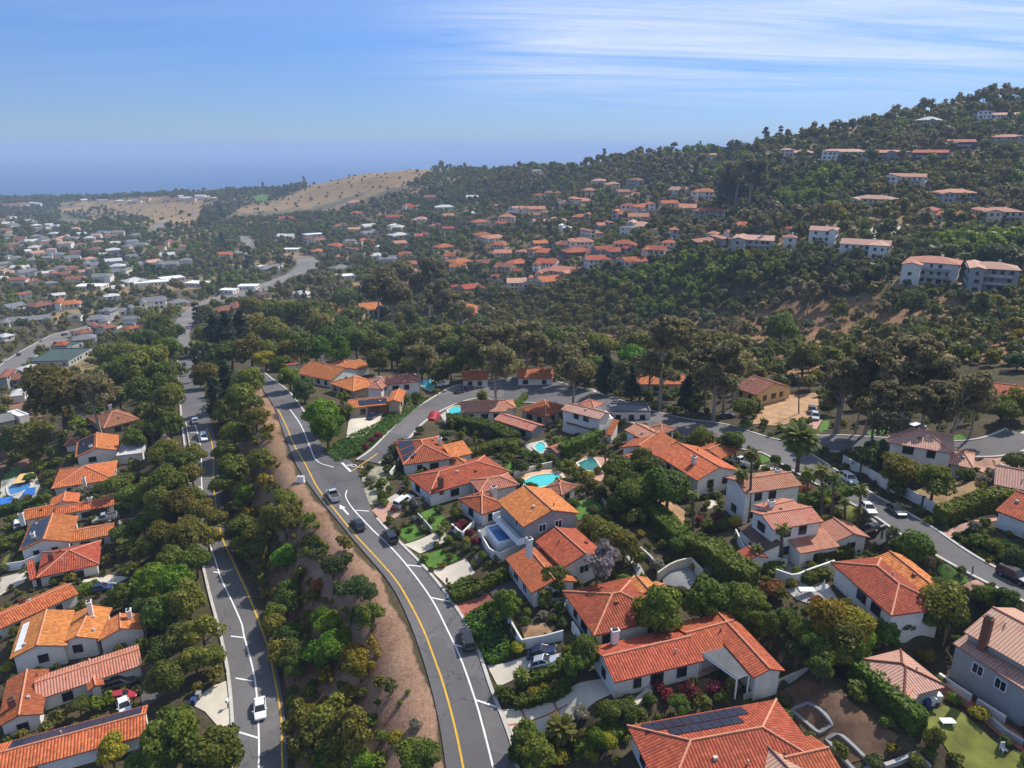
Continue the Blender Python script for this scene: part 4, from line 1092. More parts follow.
# ---- palms
def palm_proto(fan, i):
    k = ('palm', fan, i)
    if k in PROTO: return PROTO[k]
    rg = np.random.default_rng(300 + i + 40 * fan)
    V = []; Fc = []
    nf = 34 if fan else 62; Lf = 1.0
    for f in range(nf):
        a = f * 2.39996 + rg.uniform(-.2, .2); el = math.asin(1 - 1.55 * (f + .5) / nf); L = Lf * rg.uniform(.85, 1.1)
        d = np.array([math.cos(a), math.sin(a), 0]); sd_ = np.array([-math.sin(a), math.cos(a), 0])
        P = []; p = np.array([0, 0, 0.0]); e = el
        ns = 6
        for s in range(ns + 1):
            P.append(p.copy()); p = p + (d * math.cos(e) + np.array([0, 0, 1]) * math.sin(e)) * L / ns; e -= (.16 if not fan else .26) * (0.6 + .5 * rg.random())
        for s in range(ns):
            w0 = (.05 + .16 * math.sin(math.pi * s / ns)) if not fan else (.02 if s < 2 else .26 * (1 - (s - 2) / ns))
            w1 = (.05 + .16 * math.sin(math.pi * (s + 1) / ns)) if not fan else (.02 if s < 1 else .26 * (1 - (s - 1) / ns))
            for sg in (-1, 1):
                m = len(V); A, B = P[s], P[s + 1]
                dr = np.array([0, 0, -.35])
                gap = .35
                V += [A, B * (1 - gap * .3) + A * gap * .3, B + (sd_ * sg + dr) * w1 + (B - A) * .5, A + (sd_ * sg + dr) * w0 + (B - A) * .35]
                Fc.append((m, m + 1, m + 2, m + 3))
    me = bpy.data.meshes.new('fronds'); me.from_pydata([tuple(v) for v in V], [], Fc); me.materials.append(MATS['leaf_palm']); me.update()
    PROTO[k] = me
    return me
def palm(head, base, rpx, label, fan=True, name='fan_palm', thick=.22):
    p = hit(*base); Y = float((p - CAM) @ FW)
    d = dirs([head])[0]; t = p[1] / d[1]; hz_ = CAMZ + d[2] * t
    h = max(2.0, hz_ - p[2]); Rm = rpx * Y / F
    dx = CAM[0] + d[0] * t - p[0]
    e = empty(name, tuple(p)); tag(e, label, 'palm', None)
    MB().tube([(0, 0, -.4), (dx * .2, 0, h * .35), (dx * .6, 0, h * .7), (dx, 0, h)], [thick * 1.3, thick, thick * .85, thick * .8], 8).build('trunk', 'bark', e)
    f = link('crown', palm_proto(fan, len(label) % 3), e); f.location = (dx, 0, h); f.scale = (Rm, Rm, Rm * .95); f.rotation_euler = (0, 0, len(label))
    LAND.append((label[:0] or None, None)); LAND.pop()
    return e
# ---- hedges and ground cover
def box_leaves(P, w, h, dens, leaf, rg):
    """leaf sprays over the top and both flanks of a clipped strip"""
    Q = []
    for i in range(len(P) - 1):
        a, b = P[i], P[i + 1]; t = b - a; Ls = np.linalg.norm(t[:2])
        if Ls < .01: continue
        o = np.array([-t[1], t[0], 0]) / Ls
        n = int(dens * Ls * (w + 2 * h)) + 2
        u = rg.random(n); s = rg.random(n) * (w + 2 * h)
        base = a + t * u[:, None]
        lat = np.where(s < h, -w / 2, np.where(s > h + w, w / 2, s - h - w / 2)); zz = np.where(s < h, s, np.where(s > h + w, s - h - w, h))
        zz = zz + rg.normal(0, .08 * h ** .5, n); lat = lat + rg.normal(0, .07, n)
        nn = np.where((s < h)[:, None], -o, np.where((s > h + w)[:, None], o, np.array([0, 0, 1.0])))
        Q.append(leaf_quads(base + o * lat[:, None] + np.array([0, 0, 1]) * zz[:, None], nn, leaf, rg, .45))
    return np.concatenate(Q)
NH = [0]
def hedge(P, w, h, label, mat='leaf_hedge', name='hedge', leaf=.26, dens=26):
    W = hits(P); n = max(2, int(np.linalg.norm(np.diff(W[:, :2], axis=0), axis=1).sum() / .9))
    W = resample(W, n, False); W[:, 2] = T(W[:, 0], W[:, 1])
    NH[0] += 1; rg = np.random.default_rng(900 + NH[0])
    Q = box_leaves(W, w, h, dens, leaf, rg)
    for end, oth in ((W[0], W[1]), (W[-1], W[-2])):
        d = end - oth; d[2] = 0; d /= np.linalg.norm(d); o = np.array([-d[1], d[0], 0]); m = int(dens * w * h) + 4
        Q = np.concatenate([Q, leaf_quads(end + o * rg.uniform(-w / 2, w / 2, (m, 1)) + np.array([0, 0, 1]) * rg.uniform(0, h, (m, 1)), np.tile(d, (m, 1)), leaf, rg, .45)])
    # the twiggy inside
    V = []; Fc = []; i2 = w / 2 - .14
    for k in range(n):
        t = W[min(k + 1, n - 1)] - W[max(k - 1, 0)]; o = np.array([-t[1], t[0], 0]); o /= np.linalg.norm(o)
        V += [W[k] + o * i2 + [0, 0, -.3], W[k] + o * i2 + [0, 0, h - .15], W[k] - o * i2 + [0, 0, h - .15], W[k] - o * i2 + [0, 0, -.3]]
    for k in range(n - 1):
        for j in range(3): Fc.append((4 * k + j, 4 * k + j + 1, 4 * k + 5 + j, 4 * k + 4 + j))
    Fc += [(0, 1, 2, 3), (4 * n - 1, 4 * n - 2, 4 * n - 3, 4 * n - 4)]
    Qv = Q.reshape(-1, 3); m0 = len(V)
    org = W[0].copy()
    allV = np.concatenate([np.array(V), Qv]) - org
    qf = [tuple(m0 + 4 * q + j for j in range(4)) for q in range(len(Q))]
    o = mesh_obj(name, allV, Fc + qf, mat); o.location = tuple(org)
    tag(o, label, 'hedge'); LAND_H.append((o, W))
    return o
LAND_H = []
def cover(P, h, label, mat='leaf_cover', dens=9, leaf=.30, name='ground_cover', bumps=.35):
    """low creeping plants that nobody could count"""
    W = hits(P)[:, :2]; lo, hi = W.min(0), W.max(0)
    area = (hi - lo).prod(); NH[0] += 1; rg = np.random.default_rng(700 + NH[0])
    q = lo + rg.random((int(area * dens), 2)) * (hi - lo); q = q[in_poly(q[:, 0], q[:, 1], W)]
    # thinner towards the edge, humped inside
    z = T(q[:, 0], q[:, 1]); hh = h * (0.75 + bumps * np.sin(q[:, 0] * 1.9 + 1) * np.cos(q[:, 1] * 1.6)) * rg.uniform(.75, 1.1, len(q))
    Pn = np.column_stack([q, z + hh]); n2 = np.tile([0, 0, 1.0], (len(q), 1))
    Q = [leaf_quads(Pn, n2, leaf, rg, .6)]
    R_ = resample(np.vstack([W, W[:1]]), 160, False); k = rg.integers(0, 160, int(160 * 9 * max(h, .3)))
    e = R_[k] + rg.normal(0, .12, (len(k), 2)); zz = T(e[:, 0], e[:, 1]) + rg.random(len(k)) * h * .8
    c = W.mean(0); on = np.column_stack([e - c, np.zeros(len(e))]); on /= np.linalg.norm(on, axis=1)[:, None]
    Q.append(leaf_quads(np.column_stack([e, zz]), on, leaf, rg, .5))
    o = link(name, quad_mesh(name, np.concatenate(Q), mat)); o['kind'] = 'stuff'; o['label'] = label
    PATCHES.append(W)
    b_ = drape('planted_soil', W, 'leaf_cover_soil', .10)
    return o
plain('leaf_cover_soil', (0.028, 0.045, 0.014), 0.95, 0.3, 1.2)

def place_plants():
    # strip west of the lower road and the gardens around those houses
    plant("""150,430,12,b 170,425,12,b 135,440,10,b 165,450,12,o 180,463,14,b 168,480,16,b 148,492,13,b 160,507,15,o 183,502,15,o 202,522,13,o 188,537,17,o 165,532,13,o 203,547,12,o
     150,547,11,b 142,523,10,b 170,562,15,b 195,562,13,b 152,578,17,g 176,587,17,g 203,577,14,b 160,612,17,b 188,602,17,o 212,602,16,o 228,612,13,o 200,632,18,t 222,637,15,t 180,642,15,o 165,652,14,b 195,657,15,t
     212,657,11,b 170,737,26,r 214,752,25,r 148,762,20,r 112,752,14,y 135,772,16,r
     58,395,27,o 92,387,20,e 30,437,18,o 10,440,11,b 112,377,15,b 130,372,17,b 150,362,15,o 106,354,11,b 126,352,13,o 145,342,13,b 165,352,14,b 160,377,15,b 141,392,14,b 170,397,14,o 160,332,13,b 175,337,10,b
     118,397,11,b 76,421,9,g 131,427,7,b 150,413,9,b 165,412,9,b 180,407,9,b 100,488,7,s 116,490,12,b 126,482,12,b 131,501,13,b 79,492,9,G 62,574,6,Y 70,575,7,Y 55,581,5,s
     60,716,7,o 79,706,9,b 94,702,9,g 108,696,8,g 45,726,8,o 20,733,7,o 110,601,9,b 124,597,11,b 101,619,6,y 142,604,10,b 128,622,7,Y 40,467,7,Y 30,478,6,s 48,475,7,s 36,458,6,Y 56,462,6,s 22,508,6,s 10,520,5,s 40,508,6,s 120,536,10,b 130,525,9,o 138,552,9,o 108,557,6,o 20,560,5,s 8,545,6,s 150,598,10,o 145,640,9,b 135,617,8,b""")
    # planted median between the two roads
    plant("""235,437,13,b 228,412,13,b 216,397,12,p 240,397,13,o 226,377,13,p 206,372,12,o 250,382,13,o 257,399,9,b 255,417,11,o 268,427,7,y 226,452,11,b 236,471,15,b 223,487,11,b 245,491,11,g 258,461,11,b 271,459,8,o 264,475,9,y
     250,511,9,y 240,501,9,g 284,501,11,o 299,503,8,o 270,516,11,o 285,521,14,o 309,518,9,g 240,531,14,o 260,531,13,o 240,546,10,b 280,547,8,d 256,552,11,o 276,561,9,y 260,566,9,b 285,557,12,g 298,576,6,s 262,578,8,b
     266,592,7,o 289,591,11,b 315,554,7,D 332,566,10,d 300,570,8,o 293,582,9,o 286,601,13,b 277,613,11,b 287,634,13,b 300,629,9,o 323,619,11,g 332,643,13,g 294,654,13,o 308,615,9,o
     330,561,7,s 343,541,8,o 331,567,9,D 348,559,7,D 357,584,11,d 369,591,10,d 370,615,13,b 329,622,13,g 330,652,14,g 355,654,11,y 373,640,6,y 360,666,13,y 390,683,8,d 325,673,9,y 330,719,21,t 352,733,22,t 337,745,18,t
     395,737,8,Y 381,737,7,s 415,725,6,G 413,757,16,b 428,757,14,b 364,761,13,g 378,757,9,g 293,667,11,b 304,652,13,b 319,653,13,g 325,671,7,y 284,714,13,o 304,719,17,t 291,733,15,o 311,744,19,t 327,733,14,t 284,747,9,b 293,765,11,g 329,761,13,g
     310,690,9,b 345,700,10,o 350,690,8,y 400,703,3,s 408,692,3,s 340,590,8,D 312,595,9,o 305,640,9,b 345,630,9,g 352,612,8,b 318,585,7,O 262,545,8,o 275,590,8,o""")
    # woods at the head of both roads
    plant("""230,352,13,b 250,347,15,o 216,357,11,b 236,332,13,b 255,327,13,o 275,332,13,o 290,347,13,o 266,352,11,b 280,367,10,b 300,342,13,b 315,347,13,g 330,337,13,b 336,352,13,g 321,327,13,o 300,317,13,o 286,312,11,o
     266,312,11,b 250,307,11,o 240,322,12,p 226,332,12,p 213,327,11,p 206,337,10,o 345,327,13,b 356,342,13,b 365,332,11,b 310,302,9,b 330,307,9,o 345,297,11,b 375,347,13,b 391,352,12,b 290,384,11,l 300,391,9,l 304,388,11,d
     320,411,15,l 327,431,15,l 265,361,10,y 343,396,7,b 346,408,8,b 378,363,11,b 421,366,11,b 428,366,10,d 441,372,9,d 451,366,10,b 416,394,7,b 406,363,8,b
     391,292,17,e 408,282,17,e 428,282,17,e 441,292,15,e 376,287,13,e 416,302,15,e 461,297,13,e 418,347,15,o 441,334,15,o 431,322,13,e 406,339,13,o 396,354,11,b 476,344,16,e 498,332,17,e 491,317,13,e 496,362,17,e 462,340,14,b
     470,362,13,b 458,352,12,d 384,330,12,b 402,318,12,d 382,312,9,d 350,315,10,o 395,325,10,o 450,345,13,o 512,345,12,o 480,325,11,d""")
    plant('''198,375,9,p 202,393,9,b 197,352,9,b 181,378,7,b 178,352,8,b 207,345,9,d''')
    # gums and pines along the upper street
    plant("""527,352,15,e 538,362,13,e 574,359,19,e 567,367,13,e 597,367,13,b 607,377,12,p 604,391,11,p 634,357,13,g 664,352,22,e 662,369,14,e 651,364,13,e 688,367,13,e 719,362,22,e 737,359,18,e 708,374,13,e 727,377,14,e 632,391,11,p
     687,393,11,p 692,403,10,b 672,411,6,s 657,405,6,Y 620,372,12,d 640,345,14,o 600,345,14,o 560,340,14,b 545,350,12,b 585,372,12,o 555,372,10,e 700,345,13,o
     744,411,11,b 702,438,11,b 732,441,13,b 717,441,9,o 690,444,8,s 745,430,7,s 555,396,5,s 575,393,6,s 590,398,5,s
     843,395,21,e 838,406,17,e 873,382,23,e 908,380,26,e 930,388,24,e 958,401,22,e 975,413,17,e 943,411,18,e 908,408,19,e 878,408,17,e 858,413,13,e 928,366,13,y 1003,408,10,g 1018,401,13,o 1003,431,11,b 1018,461,10,b
     900,468,17,o 935,481,17,b 897,486,9,b 850,456,6,b 859,460,6,b 867,456,12,d 877,452,11,d 890,455,9,d 983,487,6,Y 974,526,6,G 978,541,8,s 993,547,8,s 956,536,4,D 965,548,5,s 985,540,6,s 1005,556,7,s 1013,561,10,d
     914,546,15,b 902,549,11,b 925,550,9,b 944,605,21,o 942,591,13,b 953,619,15,b 932,614,13,b 985,600,11,b 1007,600,11,b 886,631,11,g 855,629,17,y 853,646,15,g 829,625,19,y 843,639,19,o 854,643,15,g 833,653,15,b 883,634,13,g
     870,640,12,b 815,601,7,O 848,604,7,o 773,590,11,O 781,592,8,o 787,618,11,b 778,624,12,b 738,598,16,r 753,605,14,r 659,614,23,r 706,597,21,r 742,600,18,r 752,616,14,r 765,625,12,r 800,632,12,b 812,645,13,b 820,665,12,b
     800,652,12,d 790,640,10,d 905,625,9,b 960,640,7,s""")
    # gardens inside the bend
    plant("""615,624,9,y 589,646,11,b 584,655,14,b 575,667,11,b 554,580,13,b 545,594,9,b 507,606,13,r 495,612,6,s 598,563,20,j 594,529,12,o 610,536,14,o 624,546,12,o 600,522,7,y 588,545,9,o 636,556,9,b 649,473,16,b 626,474,15,b 631,494,15,b 615,487,11,b
     642,494,13,b 618,474,15,b 642,461,12,b 668,487,19,b 677,478,9,b 644,491,14,o 632,482,15,b 655,478,10,b 618,505,10,b 640,512,9,b 628,520,8,s 709,526,8,s 723,525,7,s 679,544,10,b 696,545,8,s 705,481,8,b 735,522,7,Y 718,517,5,R 700,520,5,R
     512,446,7,b 522,453,7,s 533,456,7,s 550,459,7,s 561,461,7,b 575,470,7,b 585,477,7,o 592,483,7,o 600,490,7,b 570,466,6,s 541,462,6,s 505,462,5,s 518,464,5,s 598,498,5,s 610,508,6,s 588,476,6,Y 598,470,5,Y
     418,503,7,G 383,497,6,s 381,481,7,b 371,479,5,G 388,470,5,D 396,466,5,D 395,450,7,D 402,444,7,D 389,489,4,s 372,487,3,s 368,489,3,s 384,502,5,s 405,524,3,Y 414,519,4,G 431,520,4,s 440,510,5,s 410,530,3,s 394,509,4,O 456,527,5,R 463,523,5,R 470,533,5,R 448,540,5,s 455,546,5,D 466,548,5,D 440,533,4,s
     470,524,4,s 436,545,4,s 445,550,3,s 476,541,5,R 483,556,5,s 450,557,4,s 466,541,4,Y 476,550,4,D
     418,398,5,s 436,394,4,s 405,399,5,s 446,435,6,D 420,430,5,D 452,422,5,b 372,440,4,R 366,447,4,R 378,436,4,R 360,452,3,D 424,470,4,s
     507,692,8,b 500,696,7,b 521,679,7,b 535,692,7,Y 545,687,5,Y 568,680,6,s 556,684,5,Y 528,738,15,r 536,757,17,r 549,745,9,s 560,757,9,Y 586,731,9,o 598,741,11,g 607,713,11,b 610,710,11,b 626,711,11,b 640,715,8,s 658,687,7,R 667,695,7,R 691,692,10,R 714,687,8,R 734,683,9,o 679,704,10,b 702,702,9,b 720,697,8,s 749,688,5,s 650,700,7,s 607,743,9,y 590,755,8,Y 620,725,8,s
     516,632,5,s 506,640,5,D 512,626,4,D 553,618,5,s 545,604,6,s 527,612,5,s 560,607,6,D 920,718,6,s 935,739,9,o 956,755,8,b 930,755,7,s 575,583,7,d 560,590,7,d 612,648,6,b
     737,548,5,b 750,558,4,s 797,571,6,s 812,566,6,s 825,562,6,s 837,556,6,s 848,552,6,s 856,549,5,s 868,555,5,s 806,576,6,s 836,497,6,s 840,513,5,s 812,497,5,s 804,490,6,O 800,497,5,Y 828,500,5,Y 858,520,4,b 815,515,4,s 825,520,5,s 765,470,5,s""")

    plant('''1011,87,12,b 976,93,7,b 988,94,6,b 1000,97,8,d 864,113,3.5,c 857,115,2.5,c 738,172,12,e 752,178,13,e 745,185,12,d 728,190,10,d 730,178,9,e 760,168,9,d 690,262,5,c 770,234,4,c 763,236,4,c 805,226,6,d 778,232,4,c 833,215,10,y 845,222,9,b 572,158,5,e 592,155,5,b 615,158,4,d 557,158,5,e''')
def fill_rays(poly, n):
    P = np.array(poly); lo, hi = P.min(0), P.max(0)
    q = lo + rng.random((n, 2)) * (hi - lo); q = q[in_poly(q[:, 0], q[:, 1], P)]
    return q
class Hash:
    def __init__(s, c): s.c = c; s.d = {}
    def ok(s, x, y, r):
        i, j = int(x // s.c), int(y // s.c); k = int(r // s.c) + 1
        for a in range(i - k, i + k + 1):
            for b_ in range(j - k, j + k + 1):
                for (u, v, w) in s.d.get((a, b_), ()):
                    if (u - x) ** 2 + (v - y) ** 2 < (r * .5 + w * .5) ** 2: return False
        return True
    def add(s, x, y, r): s.d.setdefault((int(x // s.c), int(y // s.c)), []).append((x, y, r))
def blocked(x, y, m):
    b_ = on_road(x, y, m * .75)
    for cx, cy, dx, dy, L, W, z, h in RECTS:
        u = np.abs((x - cx) * dx[0] + (y - cy) * dx[1]) - L / 2; v = np.abs((x - cx) * dy[0] + (y - cy) * dy[1]) - W / 2
        b_ |= np.hypot(np.maximum(u, 0), np.maximum(v, 0)) < m * .8
    for W in PATCHES:
        b_ |= in_poly(x, y, W)
    return b_
def hides_house(x, y, z, top, Rm, keep=0.0):
    """would this crown stand between the view and the walls or roof of a house behind it"""
    out = np.zeros(len(x), bool)
    a = project(np.stack([x, y, z + top], 1)); dd = np.hypot(x, y); rp = Rm * F / a[:, 2]
    for (px, py, hw, hh, dist) in SHOW:
        out |= (np.abs(a[:, 0] - px) < hw + rp * .55) & (a[:, 1] < py + hh * .55) & (a[:, 1] > py - 60) & (dd < dist - 2) & (project(np.stack([x, y, z], 1))[:, 1] > py - hh)
    return out
SHOW = []
FILL = []
def fill(poly, kinds, spacing, Rr, n=9000, strict=True, prob=1.0):
    """trees wherever this part of the view has ground free for them"""
    q = fill_rays(poly, n); p = hits(q); p = p[~np.isnan(p[:, 0])]
    if not len(p): return
    Rm = np.clip((Rr[0] + Rr[1]) / 2 * np.exp(rng.normal(-.08, .30, len(p))), Rr[0] * .6, Rr[1] * 1.5)
    ks = rng.choice(list(kinds), len(p), p=np.array(list(kinds.values())) / sum(kinds.values()))
    far = np.hypot(p[:, 0], p[:, 1]) > 300
    f1 = np.sin(p[:, 0] * .024 + 1.7 * np.sin(p[:, 1] * .019)) + np.cos(p[:, 1] * .029 + 1.4 * np.sin(p[:, 0] * .015))
    f2 = np.sin(p[:, 0] * .041 - 1.1 * np.cos(p[:, 1] * .033) + 2) + np.cos(p[:, 1] * .038 + p[:, 0] * .012)
    kk = np.array(list(kinds)); has = set(kinds)
    for cond, c in ((f1 > .9, 'o'), (f1 < -.9, 'd'), (f2 > 1.2, 'e'), (f2 < -1.35, 'g')):
        if c in has or (c == 'g' and 'b' in has):
            m_ = cond & far & (rng.random(len(p)) < .72); ks[m_] = c
    Rm = np.where(far, np.minimum(Rm * (1 + .22 * np.sin(f1 * 2 + f2)), 6.6), Rm)
    open_ = far & (np.sin(p[:, 0] * .021 + 1.3 * np.sin(p[:, 1] * .017)) * np.sin(p[:, 1] * .026 + 1.1 * np.sin(p[:, 0] * .013)) > .42) & (rng.random(len(p)) < .8)
    Rm = np.where(open_, Rm * .45, Rm)
    bad = blocked(p[:, 0], p[:, 1], Rm) | (open_ & (rng.random(len(p)) < .93))
    top = np.array([PTOP[CODE[k]] for k in ks]) * Rm
    if strict: bad |= hides_house(p[:, 0], p[:, 1], p[:, 2], top, Rm) & (rng.random(len(p)) < .93)
    for i in np.nonzero(~bad)[0]:
        if rng.random() > prob: continue
        sp_ = spacing * Rm[i] / ((Rr[0] + Rr[1]) / 2)
        if GRID.ok(p[i, 0], p[i, 1], sp_):
            GRID.add(p[i, 0], p[i, 1], sp_)
            FILL.append((p[i, 0], p[i, 1], float(T(p[i, 0], p[i, 1])), Rm[i], CODE[ks[i]], 0))
GRID = Hash(6.0)
PTOP = {k: (3.2 if k == 'gum' else 3.2 if k == 'pine' else 5.2 if k == 'cypress' else 1.3 if KINDS[k][1] < .7 else 2.1) for k in KINDS}
def fill_all():
    for t in TREES: GRID.add(t[0], t[1], t[3] * 1.3)
    mixd = dict(b=4, d=3, o=2.2, p=.6, e=.8, g=.8)
    # near: the strip beside the lower road, gaps among gardens
    fill([(132,415),(180,405),(182,440),(186,470),(192,530),(205,600),(222,660),(225,700),(150,700),(150,655),(150,600),(120,560),(120,520),(135,480)], dict(b=4, o=3, g=1), 4.2, (1.6, 2.8), 5000)
    fill([(205,395),(255,385),(270,430),(265,480),(262,540),(300,600),(300,680),(300,768),(285,768),(270,640),(250,595),(222,520),(212,430)], dict(b=3, o=3, g=1, y=.4), 4.0, (1.2, 2.4), 4000)
    fill([(380,555),(560,560),(900,520),(1190,560),(1190,767),(560,767),(500,700),(470,600)], dict(s=4, D=2, b=1.5, Y=.6, G=.4), 2.5, (.6, 1.6), 14000)
    fill([(345,470),(420,440),(640,405),(900,430),(1190,480),(1190,560),(900,520),(560,560),(400,540)], dict(s=4, D=2, b=1.5, Y=.6, G=.4), 2.8, (.7, 1.7), 14000)
    fill([(-170,470),(130,470),(150,600),(150,767),(-170,767)], dict(s=4, D=2, b=1, Y=1), 2.4, (.6, 1.4), 9000)
    fill([(255,330),(560,330),(640,400),(540,385),(440,385),(400,365),(330,360),(270,370)], dict(b=4, o=3, e=1.4, d=2), 7.5, (2.6, 4.2), 7000)
    fill([(-170,400),(60,400),(120,400),(130,470),(-170,470)], dict(b=3, o=2, s=2), 6, (1.5, 3), 3000)
    fill([(100,330),(180,330),(180,405),(100,400)], dict(b=4, o=3, d=1), 6.5, (2.4, 3.8), 4000)
    fill([(690,395),(830,395),(1190,395),(1190,470),(960,460),(840,460),(760,430)], dict(b=3, d=2, s=2), 6, (1.5, 2.8), 4000)
    fill([(560,365),(690,365),(760,395),(700,418),(600,402),(560,385)], dict(b=3, d=3, s=3), 4.2, (1.4, 3), 4000, strict=False, prob=.85)
    fill([(180,340),(186,340),(186,395),(182,395)], dict(b=1), 4, (2, 3), 800, strict=False)
    fill([(228,450),(262,450),(300,520),(322,560),(352,600),(378,650),(380,768),(295,768),(285,680),(258,590),(235,520)], dict(s=4, D=2, o=1.5, b=1.5, Y=.6), 2.6, (.7, 1.9), 8000, strict=False, prob=.8)
    # canyon slope: dark scrub with bare soil between
    fill([(480,300),(640,285),(760,290),(1190,290),(1190,395),(880,352),(800,395),(700,372),(560,345)], dict(d=4, b=3, o=2.5, D=2, e=.3), 5.6, (1.8, 4.8), 14000, prob=.5)
    fill([(600,255),(760,262),(860,272),(900,290),(840,305),(700,315),(560,322),(520,300)], dict(d=5, b=3, o=1.5, p=1), 4.6, (3.0, 5.4), 14000)
    fill([(395,285),(560,285),(560,335),(395,335)], mixd, 6.0, (3.0, 5.4), 6000)
    fill([(880,285),(1190,285),(1190,345),(930,350)], dict(d=4, b=4, o=2, y=.3), 4.8, (2.6, 4.6), 8000)
    # the hill to the right
    fill([(640,150),(760,138),(860,118),(1000,92),(1100,70),(1190,55),(1190,285),(880,275),(700,260),(640,250)], dict(d=5, b=4, o=2.2, p=.7, e=.8, y=.15), 5.6, (3.2, 6.0), 60000)
    # middle slopes
    fill([(440,165),(540,160),(600,155),(640,150),(650,255),(560,300),(480,300),(400,300),(340,280),(330,215),(400,195)], mixd, 6.6, (3.0, 5.6), 60000)
    fill([(215,255),(330,215),(345,285),(400,300),(400,330),(300,330),(230,320),(190,330)], mixd, 6.6, (3.0, 5.4), 20000)
    # valley floor and the town by the sea
    fill([(-170,285),(130,262),(215,255),(215,300),(180,330),(120,340),(-170,345)], mixd, 9, (3.0, 5.2), 14000)
    fill([(-170,262),(140,252),(220,245),(215,275),(120,292),(-170,292)], dict(b=4, d=3, o=3), 6.6, (3.4, 5.8), 16000)
    fill([(-170,215),(150,227),(215,224),(330,212),(330,235),(220,255),(140,262),(-170,275)], dict(b=4, d=3, o=2), 7.6, (2.8, 5.2), 36000)
    fill([(215,222),(330,212),(330,230),(220,240)], dict(b=4, d=3, o=2), 7, (3, 5.4), 12000)
    fill([(-170,199),(60,197),(60,222),(-170,222)], dict(d=3, b=3), 9, (3.2, 6), 9000)
    fill([(55,198),(230,191),(300,183),(300,190),(225,200),(150,197),(60,204)], dict(d=3, b=3), 8, (3.5, 7), 12000)
    fill([(70,206),(330,178),(430,168),(440,180),(320,205),(200,226),(100,226)], dict(d=3, D=3, s=2), 26, (1.6, 4), 4000, prob=.5)
    fill([(194,228),(206,212),(222,200),(240,191),(300,183),(312,188),(275,199),(240,208),(214,230)], dict(d=4, b=3, p=1), 5.5, (3.5, 6), 9000, strict=False)
    fill([(62,214),(100,206),(125,214),(160,222),(150,228),(100,226)], dict(d=3, b=3), 9, (3, 5.5), 3000, strict=False)
    fill([(200,196),(290,186),(285,200),(210,214)], dict(d=3, b=3), 9, (3, 5), 5000)
    fill([(40,332),(180,330),(120,400),(-170,400)], dict(b=4, o=2, s=2), 9, (1.8, 3.4), 6000)
LOWP = {}
def low_crown(kind, i):
    k = (kind, i)
    if k not in LOWP:
        rg = np.random.default_rng(5000 + i + sum(map(ord, kind)))
        c = KINDS[kind][1]
        if kind == 'gum': Q = lobes_crown(rg, 11, 17, .24, (.85, .85, 1.0), (.28, .42), .7, (0, 0, c * .72))
        elif kind == 'pine': Q = np.concatenate([lobes_crown(rg, 3, 12, .22, (1, 1, .4), (.2, .4), .7 * (1 - f) + .1, (0, 0, .8 + 2.2 * f), low=-2) for f in (0, .25, .5, .75, 1)])
        elif kind == 'cypress': Q = np.concatenate([lobes_crown(rg, 3, 10, .22, (1, 1, .5), (.25, .35), .25, (0, 0, .6 + 4.2 * f), low=-2) for f in (0, .2, .4, .6, .8, 1)])
        else: Q = lobes_crown(rg, 11, 18, .22, (1, 1, .8 if c > .7 else .7), (.32, .5), .64, (0, 0, c * (.66 if c > .7 else .9)), low=-.8)
        # the stem below the leaves
        t = [[(-.05, 0, -.1), (.05, 0, -.1), (.04, 0, c), (-.04, 0, c)], [(0, -.05, -.1), (0, .05, -.1), (0, .04, c), (0, -.04, c)]]
        Q = np.concatenate([Q, np.array(t)])
        LOWP[k] = Q
    return LOWP[k]
MAX_IND = dict(tree=300, shrub=290)
def build_plants():
    allp = TREES + FILL
    P = np.array([(t[0], t[1], t[2]) for t in allp]); pr = project(P); 
    size = np.array([t[3] * F for t in allp]) / pr[:, 2] + np.array([t[5] * 4 for t in allp])
    seen = (pr[:, 0] > -190) & (pr[:, 0] < 1210) & (pr[:, 1] < 830)
    inside = (pr[:, 0] > -15) & (pr[:, 0] < 1040) & (pr[:, 1] < 790)
    size = np.where(inside, size, size * .01)
    order = np.argsort(-size); cnt = {}; rest = []
    rr = random.Random(5)
    for i in order:
        if not seen[i]:
            continue
        t = allp[i]; cat = KINDS[t[4]][4]
        if cnt.get(cat, 0) < MAX_IND[cat]:
            cnt[cat] = cnt.get(cat, 0) + 1
            stand(*t[:5], rnd=rr)
        else: rest.append(t)
    # everything smaller reads as one wood
    by = {}
    for n_, t in enumerate(rest):
        by.setdefault(KINDS[t[4]][0], []).append((n_, t))
    Vs = []; mi = []; ms = []
    for m, lst in by.items():
        for n_, t in lst:
            Q = low_crown(t[4], n_ % 6); a = n_ * 2.4; c, s = math.cos(a), math.sin(a)
            q = Q.reshape(-1, 3) * t[3]
            q = np.stack([q[:, 0] * c - q[:, 1] * s + t[0], q[:, 0] * s + q[:, 1] * c + t[1], q[:, 2] * (.9 + .3 * ((n_ * .618) % 1)) + t[2]], 1)
            Vs.append(q.reshape(-1, 4, 3)); mi.append(np.full(len(Q), len(ms)))
        ms.append(m)
    me = quad_mesh('distant_woods', np.concatenate(Vs), ms[0])
    for m in ms[1:]: me.materials.append(MATS[m])
    me.polygons.foreach_set('material_index', np.concatenate(mi).astype(np.int32)); me.update()
    o = link('distant_woods', me); o['kind'] = 'stuff'; o['label'] = 'dark woods and garden trees covering the slopes and the valley floor'
    print('PLANTS', cnt, 'rest', len(rest), 'quads', len(me.polygons))
